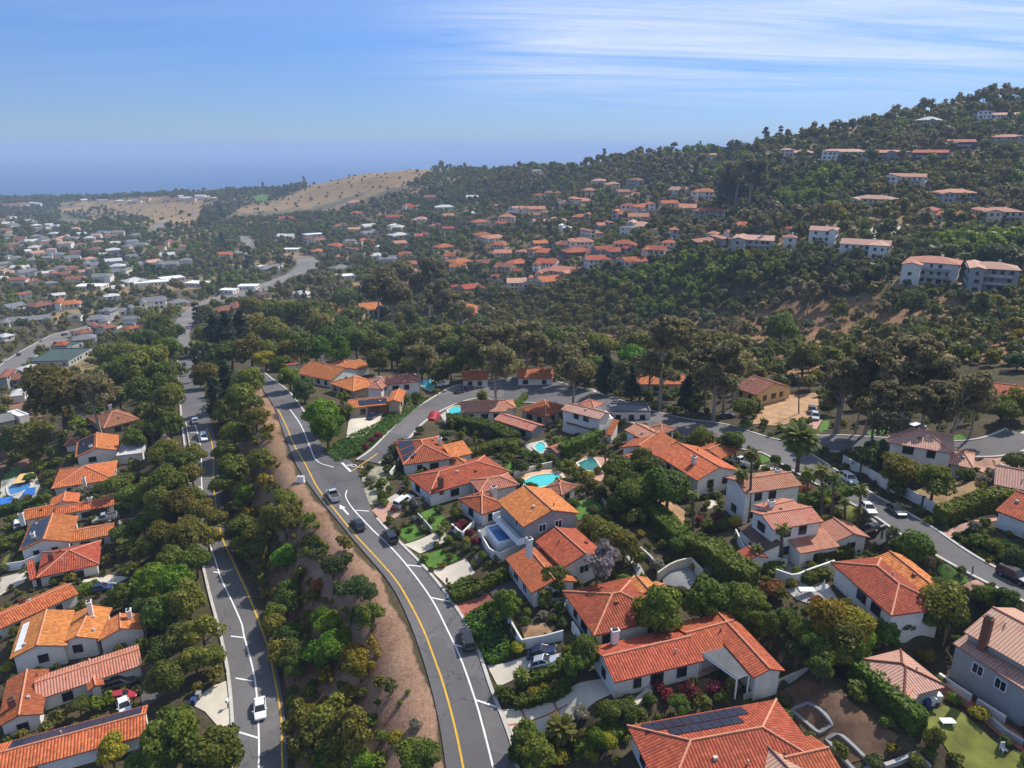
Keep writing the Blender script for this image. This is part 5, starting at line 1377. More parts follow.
# ------------------------------------------------------------------ yards, drives, lawns
def yards():
    L = 'lawn'; D = 'driveway'
    for nm, P, m in [
        (L, [(418,515),(434,508),(450,522),(432,532)], 'lawn_green'), (L, [(394,531),(411,523),(425,536),(408,543)], 'lawn_green'), (L, [(418,556),(443,549),(461,558),(431,570)], 'lawn_green'),
        (L, [(570,503),(596,498),(603,510),(578,521)], 'lawn_green'), (L, [(502,464),(512,462),(520,470),(508,473)], 'lawn_green'),
        (L, [(914,721),(944,706),(957,710),(1023,756),(1023,775),(974,775)], 'lawn_yellow'), (L, [(831,512),(851,506),(873,519),(851,524)], 'lawn_yellow'), (L, [(752,464),(761,453),(775,460),(757,466)], 'lawn_green'),
        (L, [(934,568),(948,565),(971,583),(953,586)], 'lawn_green'), (L, [(990,537),(1006,540),(1023,548),(1023,552),(1004,547)], 'lawn_green'), (L, [(714,548),(724,542),(737,556),(728,566)], 'lawn_yellow'),
        (L, [(818,432),(822,421),(829,421),(828,430)], 'lawn_green'), (L, [(2,488),(2,478),(16,466),(22,470)], 'lawn_green'), (L, [(1,565),(8,551),(16,553),(8,568)], 'lawn_yellow'), (L, [(125,533),(140,520),(147,524),(134,540)], 'lawn_green'),
        (L, [(864,433),(880,428),(890,432),(872,437)], 'lawn_green'), (L, [(914,438),(960,434),(968,440),(925,444)], 'lawn_green'), (L, [(626,438),(634,433),(640,441),(631,446)], 'lawn_yellow'),
        ('dry_lawn', [(911,494),(953,481),(977,483),(983,497),(942,509)], 'earth_dry_lawn'), ('empty_lot', [(752,424),(763,402),(790,395),(817,393),(819,406),(809,418),(780,426)], 'earth_tan'),
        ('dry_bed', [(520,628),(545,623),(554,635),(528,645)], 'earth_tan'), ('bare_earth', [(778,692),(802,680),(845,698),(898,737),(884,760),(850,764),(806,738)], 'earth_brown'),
        ('garden_bed', [(362,494),(362,478),(374,467),(388,468),(390,490),(378,505),(368,505)], 'planted_pale'), ('garden_bed', [(645,500),(668,497),(685,512),(684,530),(664,532)], 'earth_tan'),
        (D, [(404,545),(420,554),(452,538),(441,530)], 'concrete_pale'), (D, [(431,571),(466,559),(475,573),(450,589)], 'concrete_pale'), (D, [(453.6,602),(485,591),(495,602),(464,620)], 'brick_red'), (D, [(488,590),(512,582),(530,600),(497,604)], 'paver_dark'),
        (D, [(487,666),(528,656),(561,654),(562,662),(524,674),(498,687)], 'concrete_pale'), (D, [(502,710),(566,691),(612,678),(622,690),(581,716),(513,738)], 'concrete_pale'), (D, [(372,511),(386,500),(404,508),(398,517),(383,523)], 'paver_pink'), (D, [(386,500),(396,494),(411,500),(404,508)], 'concrete_pale'),
        (D, [(350,416),(383,413),(378,425),(362,438),(346,440)], 'concrete_pale'), (D, [(970,467),(980,454),(1008,453),(1012,470),(994,474)], 'paver_pink'), (D, [(939,532),(995,515),(998,521),(949,539)], 'paver_pink'),
        (D, [(757,466),(790,466),(796,472),(762,478)], 'concrete_pale'), (D, [(868,541),(886,531),(893,538),(876,548)], 'concrete_pale'), (D, [(820,526),(873,519),(878,523),(840,533)], 'concrete'), (D, [(963,586),(980,580),(985,586),(968,593)], 'paver_pink'),
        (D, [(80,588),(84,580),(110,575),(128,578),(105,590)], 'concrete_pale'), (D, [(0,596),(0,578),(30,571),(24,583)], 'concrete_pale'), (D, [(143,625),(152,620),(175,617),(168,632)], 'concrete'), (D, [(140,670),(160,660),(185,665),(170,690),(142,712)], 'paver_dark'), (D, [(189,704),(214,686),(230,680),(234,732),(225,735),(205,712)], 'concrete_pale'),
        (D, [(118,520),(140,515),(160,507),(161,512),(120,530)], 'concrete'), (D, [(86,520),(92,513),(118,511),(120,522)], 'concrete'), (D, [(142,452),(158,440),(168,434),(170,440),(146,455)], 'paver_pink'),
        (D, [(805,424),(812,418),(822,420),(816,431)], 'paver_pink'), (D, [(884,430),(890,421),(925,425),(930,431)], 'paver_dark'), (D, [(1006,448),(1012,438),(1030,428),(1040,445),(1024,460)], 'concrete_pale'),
        (D, [(672,430),(680,424),(710,425),(720,430),(700,436)], 'concrete_pale'), (D, [(492,385),(505,378),(515,380),(512,386)], 'concrete_pale'), (D, [(582,395),(590,388),(600,392),(598,399)], 'concrete_pale'),
        (D, [(870,229),(890,225),(909,224),(903,231),(876,239)], 'concrete_pale'), (L, [(252,198),(262,194),(272,196),(266,202),(255,203)], 'lawn_green'), (D, [(192.5,219),(191.5,209),(193.5,208),(194.5,218)], 'asphalt_old'),
        ('patio', [(514,478),(545,470),(560,470),(566,478),(535,492),(528,490)], 'deck_orange'), ('patio', [(573,466),(586,456),(608,458),(612,470),(600,482),(588,476)], 'paver_pink'), ('patio', [(524,446),(545,440),(550,452),(535,456)], 'concrete'),
        ('patio', [(690,662),(712,652),(724,668),(690,682),(676,676)], 'paver_pink'), ('patio', [(786,590),(806,580),(828,585),(838,600),(815,606),(796,600)], 'concrete'), ('patio', [(772,565),(797,560),(812,572),(785,583),(768,578)], 'concrete_grey'),
        ('patio', [(930,695),(945,683),(1023,736),(1023,752),(962,705)], 'brick_red'), ('patio', [(440,415),(452,407),(470,412),(466,420),(446,424)], 'concrete'), ('patio', [(590,548),(606,560),(614,572),(600,575),(585,560)], 'paver_pink'), ('patio', [(474,520),(492,515),(498,530),(480,540)], 'concrete_grey'),
        ('patio', [(592,523),(600,519),(604,532),(593,535)], 'concrete_pale'), ('patio', [(702,503),(712,500),(718,506),(708,510)], 'concrete_pale'), ('patio', [(660,572),(680,562),(700,575),(690,590),(664,585)], 'concrete_grey'), ('patio', [(0,500),(2,480),(35,472),(40,485),(36,498)], 'concrete'),
        ('path', [(560,600),(575,595),(592,628),(582,634)], 'concrete_grey'), ('path', [(470,549),(490,538),(505,552),(478,565)], 'paver_dark'),
        ('path', [(614,540),(620,538),(645,575),(638,578)], 'concrete'), ('path', [(792,350),(850,347),(895,349),(895,351),(850,349.5),(795,353)], 'earth_tan'),
    ]: patch(nm, P, MATS[m].name)
    for P in ([(507,725),(567,704.5),(567.5,706),(507.5,726.5)], [(518,705),(520,704.5),(529,725),(527,726)], [(550,697),(552,696.5),(560,714),(558,715)]):
        drape('brick_strip', hits(P)[:, :2], 'brick_red', .125)
plain('planted_pale', (0.30, 0.28, 0.19), 0.95, 0.3, 0.8)

# ------------------------------------------------------------------ pools
def pool(P, h, mat, label, rim='concrete_pale', name='swimming_pool'):
    W = hits(P); c = W.mean(0); z = float(T(W[:, 0], W[:, 1]).max()) + h + .12
    W = resample(np.vstack([W, W[:1]]), 33, h < 1)[:-1][:, :2]
    e = empty(name, (c[0], c[1], z)); tag(e, label, 'pool')
    n = len(W); d = W - W.mean(0); out = W + d / np.linalg.norm(d, axis=1)[:, None] * .5
    V = [(p[0] - c[0], p[1] - c[1], .06) for p in W] + [(p[0] - c[0], p[1] - c[1], .06) for p in out] + [(p[0] - c[0], p[1] - c[1], -.5 - h) for p in out] + [(p[0] - c[0], p[1] - c[1], -.2) for p in W]
    Fc = []
    for i in range(n):
        j = (i + 1) % n; Fc += [(i, j, n + j, n + i), (n + i, n + j, 2 * n + j, 2 * n + i), (3 * n + i, 3 * n + j, j, i)]
    mesh_obj('coping', V, Fc, rim, e)
    mesh_obj('water', [(p[0] - c[0], p[1] - c[1], -.06) for p in W], [tuple(range(n))], mat, e)
    PATCHES.append(out)
def plan_pools():
    for c, rx, ry in (((543, 482), 20, 8), ((588, 467), 12, 9), ((456, 412), 9, 6), ((540, 449), 7, 7), ((506, 541), 18, 11), ((426, 386), 8, 6), ((19, 489), 12, 8)):
        P = hits([(c[0] - rx, c[1]), (c[0] + rx, c[1]), (c[0], c[1] - ry), (c[0], c[1] + ry), c]); m = P[4]
        carve_pad(m[0], m[1], np.array([1., 0]), np.array([0, 1.]), abs(P[1, 0] - P[0, 0]), abs(P[2, 1] - P[3, 1]), m[2], .3, 3.0)
def pools():
    pool([(523,483),(535,477),(555,475),(561,478),(555,484),(535,489),(526,488)], .10, 'pool_turquoise', 'turquoise lap pool on an orange deck behind the grey gable house')
    pool([(578,464),(592,459),(598,466),(601,474),(592,472),(583,470)], .10, 'pool_dark', 'dark teal pool with a pale stone surround by the tall pole')
    pool([(448,411),(456,407),(464,410),(462,416),(452,418)], .10, 'pool_turquoise', 'small curved aqua pool in the corner garden of the bend')
    pool([(534,448),(540,443),(545,447),(541,454)], .10, 'pool_turquoise', 'small green-blue plunge pool beside the brown garden room')
    pool([(488,537),(513,531),(525,544),(499,552)], 1.6, 'pool_blue', 'raised blue pool with white parapets below the grey gable house', 'white_paint')
    pool([(419,382),(424,380),(433,383),(432,391),(423,388)], .3, 'pool_turquoise', 'aqua pool beside the white house above the solar garage')
    pool([(8,488),(26,482),(30,488),(12,496)], .15, 'pool_blue', 'pale blue pool at the west edge beside tarpaulins')
    for P, m, lab in (([(12,484),(20,474),(34,472),(24,482)], 'tarp_tan', 'tan shade cloth over a patio next to the blue tarpaulins'), ([(22,494),(27,488),(36,487),(34,495)], 'tarp_blue', 'light blue tarpaulin beside the west edge pool'), ([(0,506),(0,498),(13,496),(11,505)], 'tarp_blue', 'deep blue tarpaulin at the west edge')):
        W = hits(P, 1.2); c = W.mean(0)
        o = mesh_obj('tarpaulin', [tuple(w - c) for w in W] + [tuple(w - c - [0, 0, .06]) for w in W], [(0, 1, 2, 3), (7, 6, 5, 4)] + [(i, (i + 1) % 4, (i + 1) % 4 + 4, i + 4) for i in range(4)], m); o.location = tuple(c)
        tag(o, lab, 'tarpaulin')

# ------------------------------------------------------------------ walls and fences
def wall(P, h, t, mat, label, name='garden_wall', posts=None, cat='wall'):
    W = hits(P); n = max(2, int(np.linalg.norm(np.diff(W[:, :2], axis=0), axis=1).sum() / (.3 if cat == 'footing' else 1.0)))
    W = resample(W, n, False); W[:, 2] = T(W[:, 0], W[:, 1]); o0 = W[0].copy(); V = []; Fc = []
    zs = smooth1(W[:, 2], 12) if n > 3 else W[:, 2]
    for k in range(n):
        d = W[min(k + 1, n - 1)] - W[max(k - 1, 0)]; o = np.array([-d[1], d[0], 0]); o /= np.linalg.norm(o)
        p = W[k] - o0
        tz = zs[k] - o0[2] + h; bz = min(p[2], zs[k] - o0[2]) - .6
        V += [(p[0] + o[0] * t / 2, p[1] + o[1] * t / 2, bz), (p[0] + o[0] * t / 2, p[1] + o[1] * t / 2, tz), (p[0] - o[0] * t / 2, p[1] - o[1] * t / 2, tz), (p[0] - o[0] * t / 2, p[1] - o[1] * t / 2, bz)]
    for k in range(n - 1):
        for j in range(3): Fc.append((4 * k + j, 4 * k + j + 1, 4 * k + 5 + j, 4 * k + 4 + j))
    Fc += [(0, 1, 2, 3), (4 * n - 1, 4 * n - 2, 4 * n - 3, 4 * n - 4)]
    e = empty(name, tuple(o0)); tag(e, label, cat)
    mesh_obj('panel', V, Fc, mat, e)
    if posts:
        for k in range(0, n, posts[0]):
            p = W[k] - o0; MB().box((p[0], p[1], zs[k] - o0[2] + h / 2), (t + .16, t + .16, h + .25)).build('post', posts[1], e)
def walls():
    wall([(842,463),(870,477),(903,496),(937,515)], 1.7, .25, 'stucco_white', 'long white garden wall with dark pillars along the street', posts=(7, 'dark_trim'))
    wall([(775,579),(793,586),(820,574),(833,570)], 1.6, .25, 'stucco_white', 'curved white terrace wall below the big stepped villa')
    wall([(757,577),(762,566),(775,563),(787,566)], 1.0, .2, 'stucco_white', 'short white balustrade round a clipped bush on the terrace')
    wall([(735,537),(740,548),(748,562)], 1.4, .2, 'stucco_white', 'white side wall beside the brown lean-to roof')
    wall([(522,649),(545,645),(563,640)], 1.5, .22, 'stucco_white', 'white wall behind the two parked cars in the pale drive')
    wall([(508,622),(514,634),(522,648)], 1.3, .22, 'stucco_white', 'white wall on the street side of the dry garden')
    wall([(572,631),(578,640),(581,648)], 1.5, .22, 'stucco_white', 'short white wall end beside the shaded path')
    wall([(514,477),(530,472),(552,467)], 1.2, .2, 'stucco_white', 'white wall behind the turquoise lap pool')
    wall([(418,517),(428,528),(432,533)], .8, .2, 'concrete', 'low pale wall between the two front lawns')
    wall([(452,530),(462,540),(474,527)], 1.2, .25, 'stucco_white', 'white planter wall in front of the large red house')
    wall([(479,538),(490,558),(500,563),(526,548)], 1.5, .2, 'stucco_white', 'white retaining wall round the raised blue pool')
    wall([(390,478),(396,470),(402,457)], 1.2, .2, 'stucco_white', 'white side wall beside the corner house with solar panels')
    wall([(8,571),(25,568),(42,561)], 1.6, .15, 'white_paint', 'white boarded fence beside the pale drive at the west edge', 'board_fence', cat='fence')
    wall([(640,552),(650,560),(658,572)], .9, .3, 'concrete', 'low stone edging beside the dark garden path')
    wall([(596,496),(604,503),(608,512)], .8, .25, 'concrete', 'pale low wall at the end of the small green lawn')
    wall([(743,700),(760,694),(786,684),(824,665)], .8, .12, 'concrete', 'pale kerb wall curving behind the L-shaped house')
    wall([(938,680),(952,690),(970,702)], 1.0, .35, 'stucco_white', 'white planter wall in front of the grey-green manor', 'planter_wall')
    wall([(976,706),(990,715),(1004,724)], 1.0, .35, 'stucco_white', 'second white planter wall nearer the picture edge by the manor', 'planter_wall')
    wall([(990,722),(1006,736),(1023,746)], .7, .4, 'concrete', 'row of pale stone blocks between manor terrace and lawn', 'stone_edging', cat='wall')
    wall([(657,582),(672,570),(690,566),(702,580)], 1.6, .25, 'stucco_cream', 'cream wall round the courtyard behind the walled dry garden house')
    wall([(627,712),(634,706),(643,698),(650,692)], .5, .8, 'concrete_pale', 'white garden steps climbing among bushes below the ribbed house', 'garden_steps', cat='steps')
    wall([(186,424),(190,447),(192,458)], .6, .2, 'concrete_pale', 'low pale wall on the west kerb of the lower road')
    wall([(200,299),(206,295),(213,291)], 1.6, .3, 'stucco_cream', 'cream wall beside the valley road opposite the white car')
    wall([(736,258),(752,262),(768,262)], 1.5, .3, 'concrete', 'pale retaining wall below the blue glazed hillside house')
    wall([(96,336),(110,332),(122,327)], 1.2, .25, 'stucco_white', 'white wall behind the suburb street bungalows')
    # unfinished concrete footings on bare earth
    for P, lab in (([(790,711),(808,704),(833,724),(818,735),(790,711)], 'unfinished concrete footing of the upper bay on bare earth'), ([(826,740),(838,733),(872,766),(858,776),(826,740)], 'unfinished concrete footing of the lower bay holding tools')):
        wall(P, .25, .4, 'concrete_grey', lab, 'concrete_footing', cat='footing')
    wall([(884,768),(916,754),(930,770)], .5, .4, 'concrete', 'pale concrete footing corner at the bottom edge', 'concrete_footing', cat='footing')

# ------------------------------------------------------------------ cars
CARM = {}
def car_meshes(kind):
    if kind in CARM: return CARM[kind]
    L, Wd = {'sedan': (4.6, 1.82), 'suv': (4.7, 1.92), 'pickup': (5.6, 2.0)}[kind]
    hb = {'sedan': .86, 'suv': 1.02, 'pickup': 1.05}[kind]; ht = {'sedan': 1.43, 'suv': 1.70, 'pickup': 1.82}[kind]
    x = L / 2; w = Wd / 2
    # lower body: cross sections along the car
    secs = [(-x, .42, hb * .82, w * .80), (-x * .94, .30, hb * .97, w * .95), (-x * .55, .26, hb, w), (0, .26, hb * 1.0, w), (x * .5, .26, hb * .96, w), (x * .86, .28, hb * .84, w * .95), (x * .97, .34, hb * .74, w * .86), (x, .42, hb * .62, w * .74)]
    V = []; Fc = []
    for sx, z0, z1, hw in secs:
        r = .10
        V += [(sx, -hw + .05, z0), (sx, -hw, z0 + .16), (sx, -hw, z1 - .16), (sx, -hw + r, z1), (sx, hw - r, z1), (sx, hw, z1 - .16), (sx, hw, z0 + .16), (sx, hw - .05, z0)]
    for k in range(len(secs) - 1):
        for j in range(8): Fc.append((8 * k + j, 8 * k + (j + 1) % 8, 8 * k + 8 + (j + 1) % 8, 8 * k + 8 + j))
    Fc += [tuple(range(8)), tuple(8 * (len(secs) - 1) + j for j in range(8))[::-1]]
    c0, c1, t0, t1 = {'sedan': (-.80, .44, -.50, .12), 'suv': (-.95, .46, -.86, .16), 'pickup': (-.16, .44, -.10, .20)}[kind]
    def cab(z0, z1, s0, s1, e0, e1, f0, f1):
        return [(x * f0, -s0, z0), (x * f1, -s0, z0), (x * f1, s0, z0), (x * f0, s0, z0), (x * e0, -s1, z1), (x * e1, -s1, z1), (x * e1, s1, z1), (x * e0, s1, z1)]
    box = [(0, 3, 2, 1), (0, 1, 5, 4), (1, 2, 6, 5), (2, 3, 7, 6), (3, 0, 4, 7), (4, 5, 6, 7)]
    body = MB(); body.V = V; body.Fc = Fc
    # roof skin and pillars
    i = len(body.V); body.V += cab(ht - .09, ht, w * .74, w * .68, t0 + .01, t1 - .02, t0 - .015, t1 + .015); body.Fc += [tuple(i + k for k in f) for f in box]
    for sx in (-1, 1):
        for a, b_ in ((c0, t0), (c1, t1), ((c0 + c1) / 2, (t0 + t1) / 2)):
            body.tube([(x * a, sx * w * .90, hb - .04), (x * b_, sx * w * .735, ht - .05)], .05, 5)
    if kind == 'pickup':   # open bed
        i = len(body.V)
        for sy in (-1, 1): body.box((-x * .58, sy * (w - .07), hb + .09), (x * .78, .12, .22))
        body.box((-x * .955, 0, hb + .08), (.10, Wd - .3, .22))
    for sx in (-1, 1): body.box((x * .36, sx * (w + .08), hb + .05), (.16, .2, .13))
    glass = MB(); glass.V = cab(hb - .02, ht - .06, w * .89, w * .72, t0, t1, c0, c1); glass.Fc = list(box)
    wheel = MB().tube([(0, -.11, 0), (0, .11, 0)], .34, 14); rim = MB().tube([(0, -.12, 0), (0, .12, 0)], .19, 10)
    bed = MB().box((-x * .57, 0, hb + .02), (x * .72, Wd - .35, .06))
    hl = MB().box((0, 0, 0), (.12, .34, .15)); tl = MB().box((0, 0, 0), (.08, .22, .22))
    me = lambda mb, n, m: mb.mesh(n, m)
    CARM[kind] = dict(L=L, W=Wd, hb=hb, body=me(body, 'body', 'paint_white'), glass=me(glass, 'cabin_glass', 'glass_dark'), wheel=me(wheel, 'tyre', 'rubber'), rim=me(rim, 'rim', 'steel'), bed=me(bed, 'load_bed', 'dark_trim'), hl=me(hl, 'headlight', 'lamp_clear'), tl=me(tl, 'taillight', 'tail_red'))
    return CARM[kind]
CARS = []
def car(kind, px, py, ax, ay, paint, label, name=None, group=None):
    """(px,py) where it stands; (ax,ay) a step in the view that its bonnet points along"""
    p = hit(px, py, .5); q = hit(px + ax, py + ay, .5); a = math.atan2(q[1] - p[1], q[0] - p[0])
    z = road_z(p[0], p[1]); z = (z if z is not None else float(T(p[0], p[1])) + .09)
    m = car_meshes(kind)
    # lie along the slope of the ground
    d = np.array([math.cos(a), math.sin(a)]) * 1.4
    zf = road_z(p[0] + d[0], p[1] + d[1]); zb = road_z(p[0] - d[0], p[1] - d[1])
    if zf is None or zb is None: zf = float(T(p[0] + d[0], p[1] + d[1])); zb = float(T(p[0] - d[0], p[1] - d[1])); z = (zf + zb) / 2 + .09
    K = .88
    e = empty(name or {'sedan': 'parked_car', 'suv': 'suv', 'pickup': 'pickup_truck'}[kind], (p[0], p[1], z)); e.rotation_euler = (0, -math.atan2(zf - zb, 2.8), a); e.scale = (K, K, K)
    tag(e, label, 'car' if kind != 'pickup' else 'pickup', group)
    pm = MATS['paint_' + paint]
    def part(n, me, loc=(0, 0, 0), par=e, mat=None):
        o = link(n, me, par); o.location = loc
        if mat: o.material_slots[0].link = 'OBJECT'; o.material_slots[0].material = mat
        return o
    part('body', m['body'], mat=pm); part('cabin_glass', m['glass'])
    if kind == 'pickup': part('load_bed', m['bed'])
    for sx in (-.58, .62):
        for sy in (-1, 1):
            o = part('wheel', m['wheel'], (sx * m['L'] / 2, sy * (m['W'] / 2 - .10), .34)); part('rim', m['rim'], (0, 0, 0), o)
    for sy in (-1, 1):
        part('headlight', m['hl'], (m['L'] / 2 * .955, sy * m['W'] * .31, m['hb'] * .66)); part('taillight', m['tl'], (-m['L'] / 2 * .975, sy * m['W'] * .36, m['hb'] * .74))
def cars():
    for c in [
        ('pickup',333,496,-14,-22,'silver','silver pickup truck with an empty dark bed driving up at the road junction'), ('sedan',358,525,-14,-20,'black','black car driving just behind the silver pickup on the main road'),
        ('suv',390,537,-12,-17,'black','black suv parked beside the two small front lawns'), ('suv',467,640,-6,-20,'black','black suv parked alone next to the dense green hedge bank'),
        ('sedan',260,709,1,20,'white','white car with a dark glass roof coming down the lower road'), ('suv',204,438,3,12,'white','white van on the lower road under the trees'), ('sedan',195,421,-2,-10,'silver','silver car ahead of the white van on the lower road'),
        ('suv',168,622,12,-3,'black','black car parked under the trees beside the skylight house'), ('sedan',156,616,10,-3,'grey','grey car at the garage end of the skylight house'), ('pickup',105,518,-14,4,'silver','silver pickup parked between two orange roofed houses'),
        ('sedan',102,588,12,-2,'blue','blue car half under a hedge on the pale driveway'), ('suv',119,684,14,-4,'black','black suv in the shaded drive by the worn pink roof'), ('sedan',121,697,14,-3,'red','dark red car in the shaded drive next to the black suv'), ('sedan',124,706,3,9,'white','white car at the end of the solar strip house'),
        ('suv',19,524,5,-12,'white','white suv in the dark yard of the long house'), ('suv',404,501,10,-6,'white','white suv in front of the large red house'), ('sedan',373,416,8,-5,'navy','dark blue car on the pale garage driveway'), ('pickup',443,384,-12,2,'white','white pickup parked at the top of the curve'),
        ('sedan',459,392,10,-3,'black','black car parked beyond the white pickup'), ('suv',470,389,10,-3,'black','black suv parked under the pines beyond the white pickup'), ('sedan',543,653,14,-4,'navy','dark blue car on the pale drive by a white wall'), ('sedan',545,663,14,-4,'silver','silver car beside the dark blue car on the pale drive'),
        ('pickup',741,463,-12,-5,'white','white pickup backed out from the red carport'), ('suv',833,488,10,7,'silver','silver suv parked among the street palms'), ('suv',849,480,9,6,'white','white off-road car by the white garden wall'), ('sedan',868,509,9,9,'white','white car parked across from the dark pillared wall'),
        ('suv',874,535,12,-6,'black','black suv on the short drive beside the white villa'), ('sedan',896,511,9,7,'black','black car parked along the dark pillared wall'), ('suv',1014,577,12,6,'black','black suv parked at the east end of the street'), ('suv',917,428,12,-4,'white','white suv in the shade of the large gum trees'),
        ('sedan',1004,470,6,8,'white','white car on the pink paved court'), ('suv',815,417,2,8,'silver','silver car parked next to the empty lot'), ('suv',812,411,2,8,'black','black car parked uphill of the silver car at the empty lot'), ('sedan',728,416,8,-1,'black','black car in the gum shade by the street'),
        ('sedan',198,308,10,-5,'white','white car on the valley road'), ('sedan',180,316,8,-6,'black','black car following the white car on the valley road'), ('sedan',217,296,10,-3,'black','black car further along the valley road'), ('sedan',184,365,-1,-6,'blue','blue car on the lower road beneath the dark pines'),
        ('suv',19,355,8,-6,'black','black suv on the suburb street'), ('sedan',5,361,8,-6,'white','white car behind the black suv on the suburb street'), ('sedan',42,341,8,-5,'silver','silver car parked up the suburb street'), ('sedan',3,376,8,-5,'white','white car at the near end of the suburb street'), ('suv',65,335,8,-2,'black','black car at the corner of the suburb street'),
        ('sedan',57,324,8,-2,'white','white car in front of the grey bungalow'), ('sedan',806,556,9,3,'navy','dark blue car tucked against the white villa wing'),
    ]: car(*c)
    # a car under a red cover
    p = hit(434, 416, .5); q = hit(442, 409, .5); a = math.atan2(q[1] - p[1], q[0] - p[0])
    V = []; Fc = []; n = 9
    for i in range(n):
        t = -1 + 2 * i / (n - 1); hh = (1.5 if abs(t) < .45 else 1.0) * (1 - .35 * abs(t) ** 6); hw = 1.1 * (1 - .25 * abs(t) ** 5)
        V += [(t * 2.6, -hw * 1.1, 0.02), (t * 2.6, -hw, hh * .6), (t * 2.6, -hw * .65, hh), (t * 2.6, hw * .65, hh), (t * 2.6, hw, hh * .6), (t * 2.6, hw * 1.1, 0.02)]
    for i in range(n - 1):
        for j in range(5): Fc.append((6 * i + j, 6 * i + j + 1, 6 * i + 7 + j, 6 * i + 6 + j))
    Fc += [tuple(range(6)), tuple(6 * (n - 1) + j for j in range(6))[::-1]]
    o = mesh_obj('covered_car', V, Fc, 'tarp_red', smooth=True); o.location = (p[0], p[1], (road_z(p[0], p[1]) or T(p[0], p[1]) + .1)); o.rotation_euler = (0, 0, a)
    tag(o, 'parked car wrapped in a dark red cover on the curve', 'covered car')

# ------------------------------------------------------------------ poles, bins and small things
def pole(base, top, label, arms=((.6, 2.4),), name='utility_pole', r=.14):
    p = hit(*base); d = dirs([top])[0]; t = p[1] / d[1]; h = CAMZ + d[2] * t - p[2]; dx = d[0] * t - p[0]
    e = empty(name, tuple(p)); tag(e, label, 'pole')
    MB().tube([(0, 0, -.5), (dx, 0, h)], [r * 1.2, r * .8], 8).build('shaft', 'pole_wood', e)
    for dz, w in arms:
        a = MB().box((dx, 0, h - dz), (w, .12, .14)).build('crossarm', 'pole_wood', e)
        ins = MB()
        for k in (-.45, -.2, .2, .45): ins.tube([(dx + k * w, 0, h - dz + .07), (dx + k * w, 0, h - dz + .28)], .05, 6)
        ins.build('insulator', 'concrete_grey', a)
    return Vector((p[0] + dx, p[1], p[2] + h - .4))
def wire(a, b, label, sag=1.5):
    P = []
    for i in range(25):
        t = i / 24; q = a.lerp(b, t); P.append((q.x - a.x, q.y - a.y, q.z - a.z - sag * 4 * t * (1 - t)))
    o = MB().tube(P, .028, 4).build('power_line', 'rubber'); o.location = a
    tag(o, label, 'wire', 'overhead wires on the east slope')
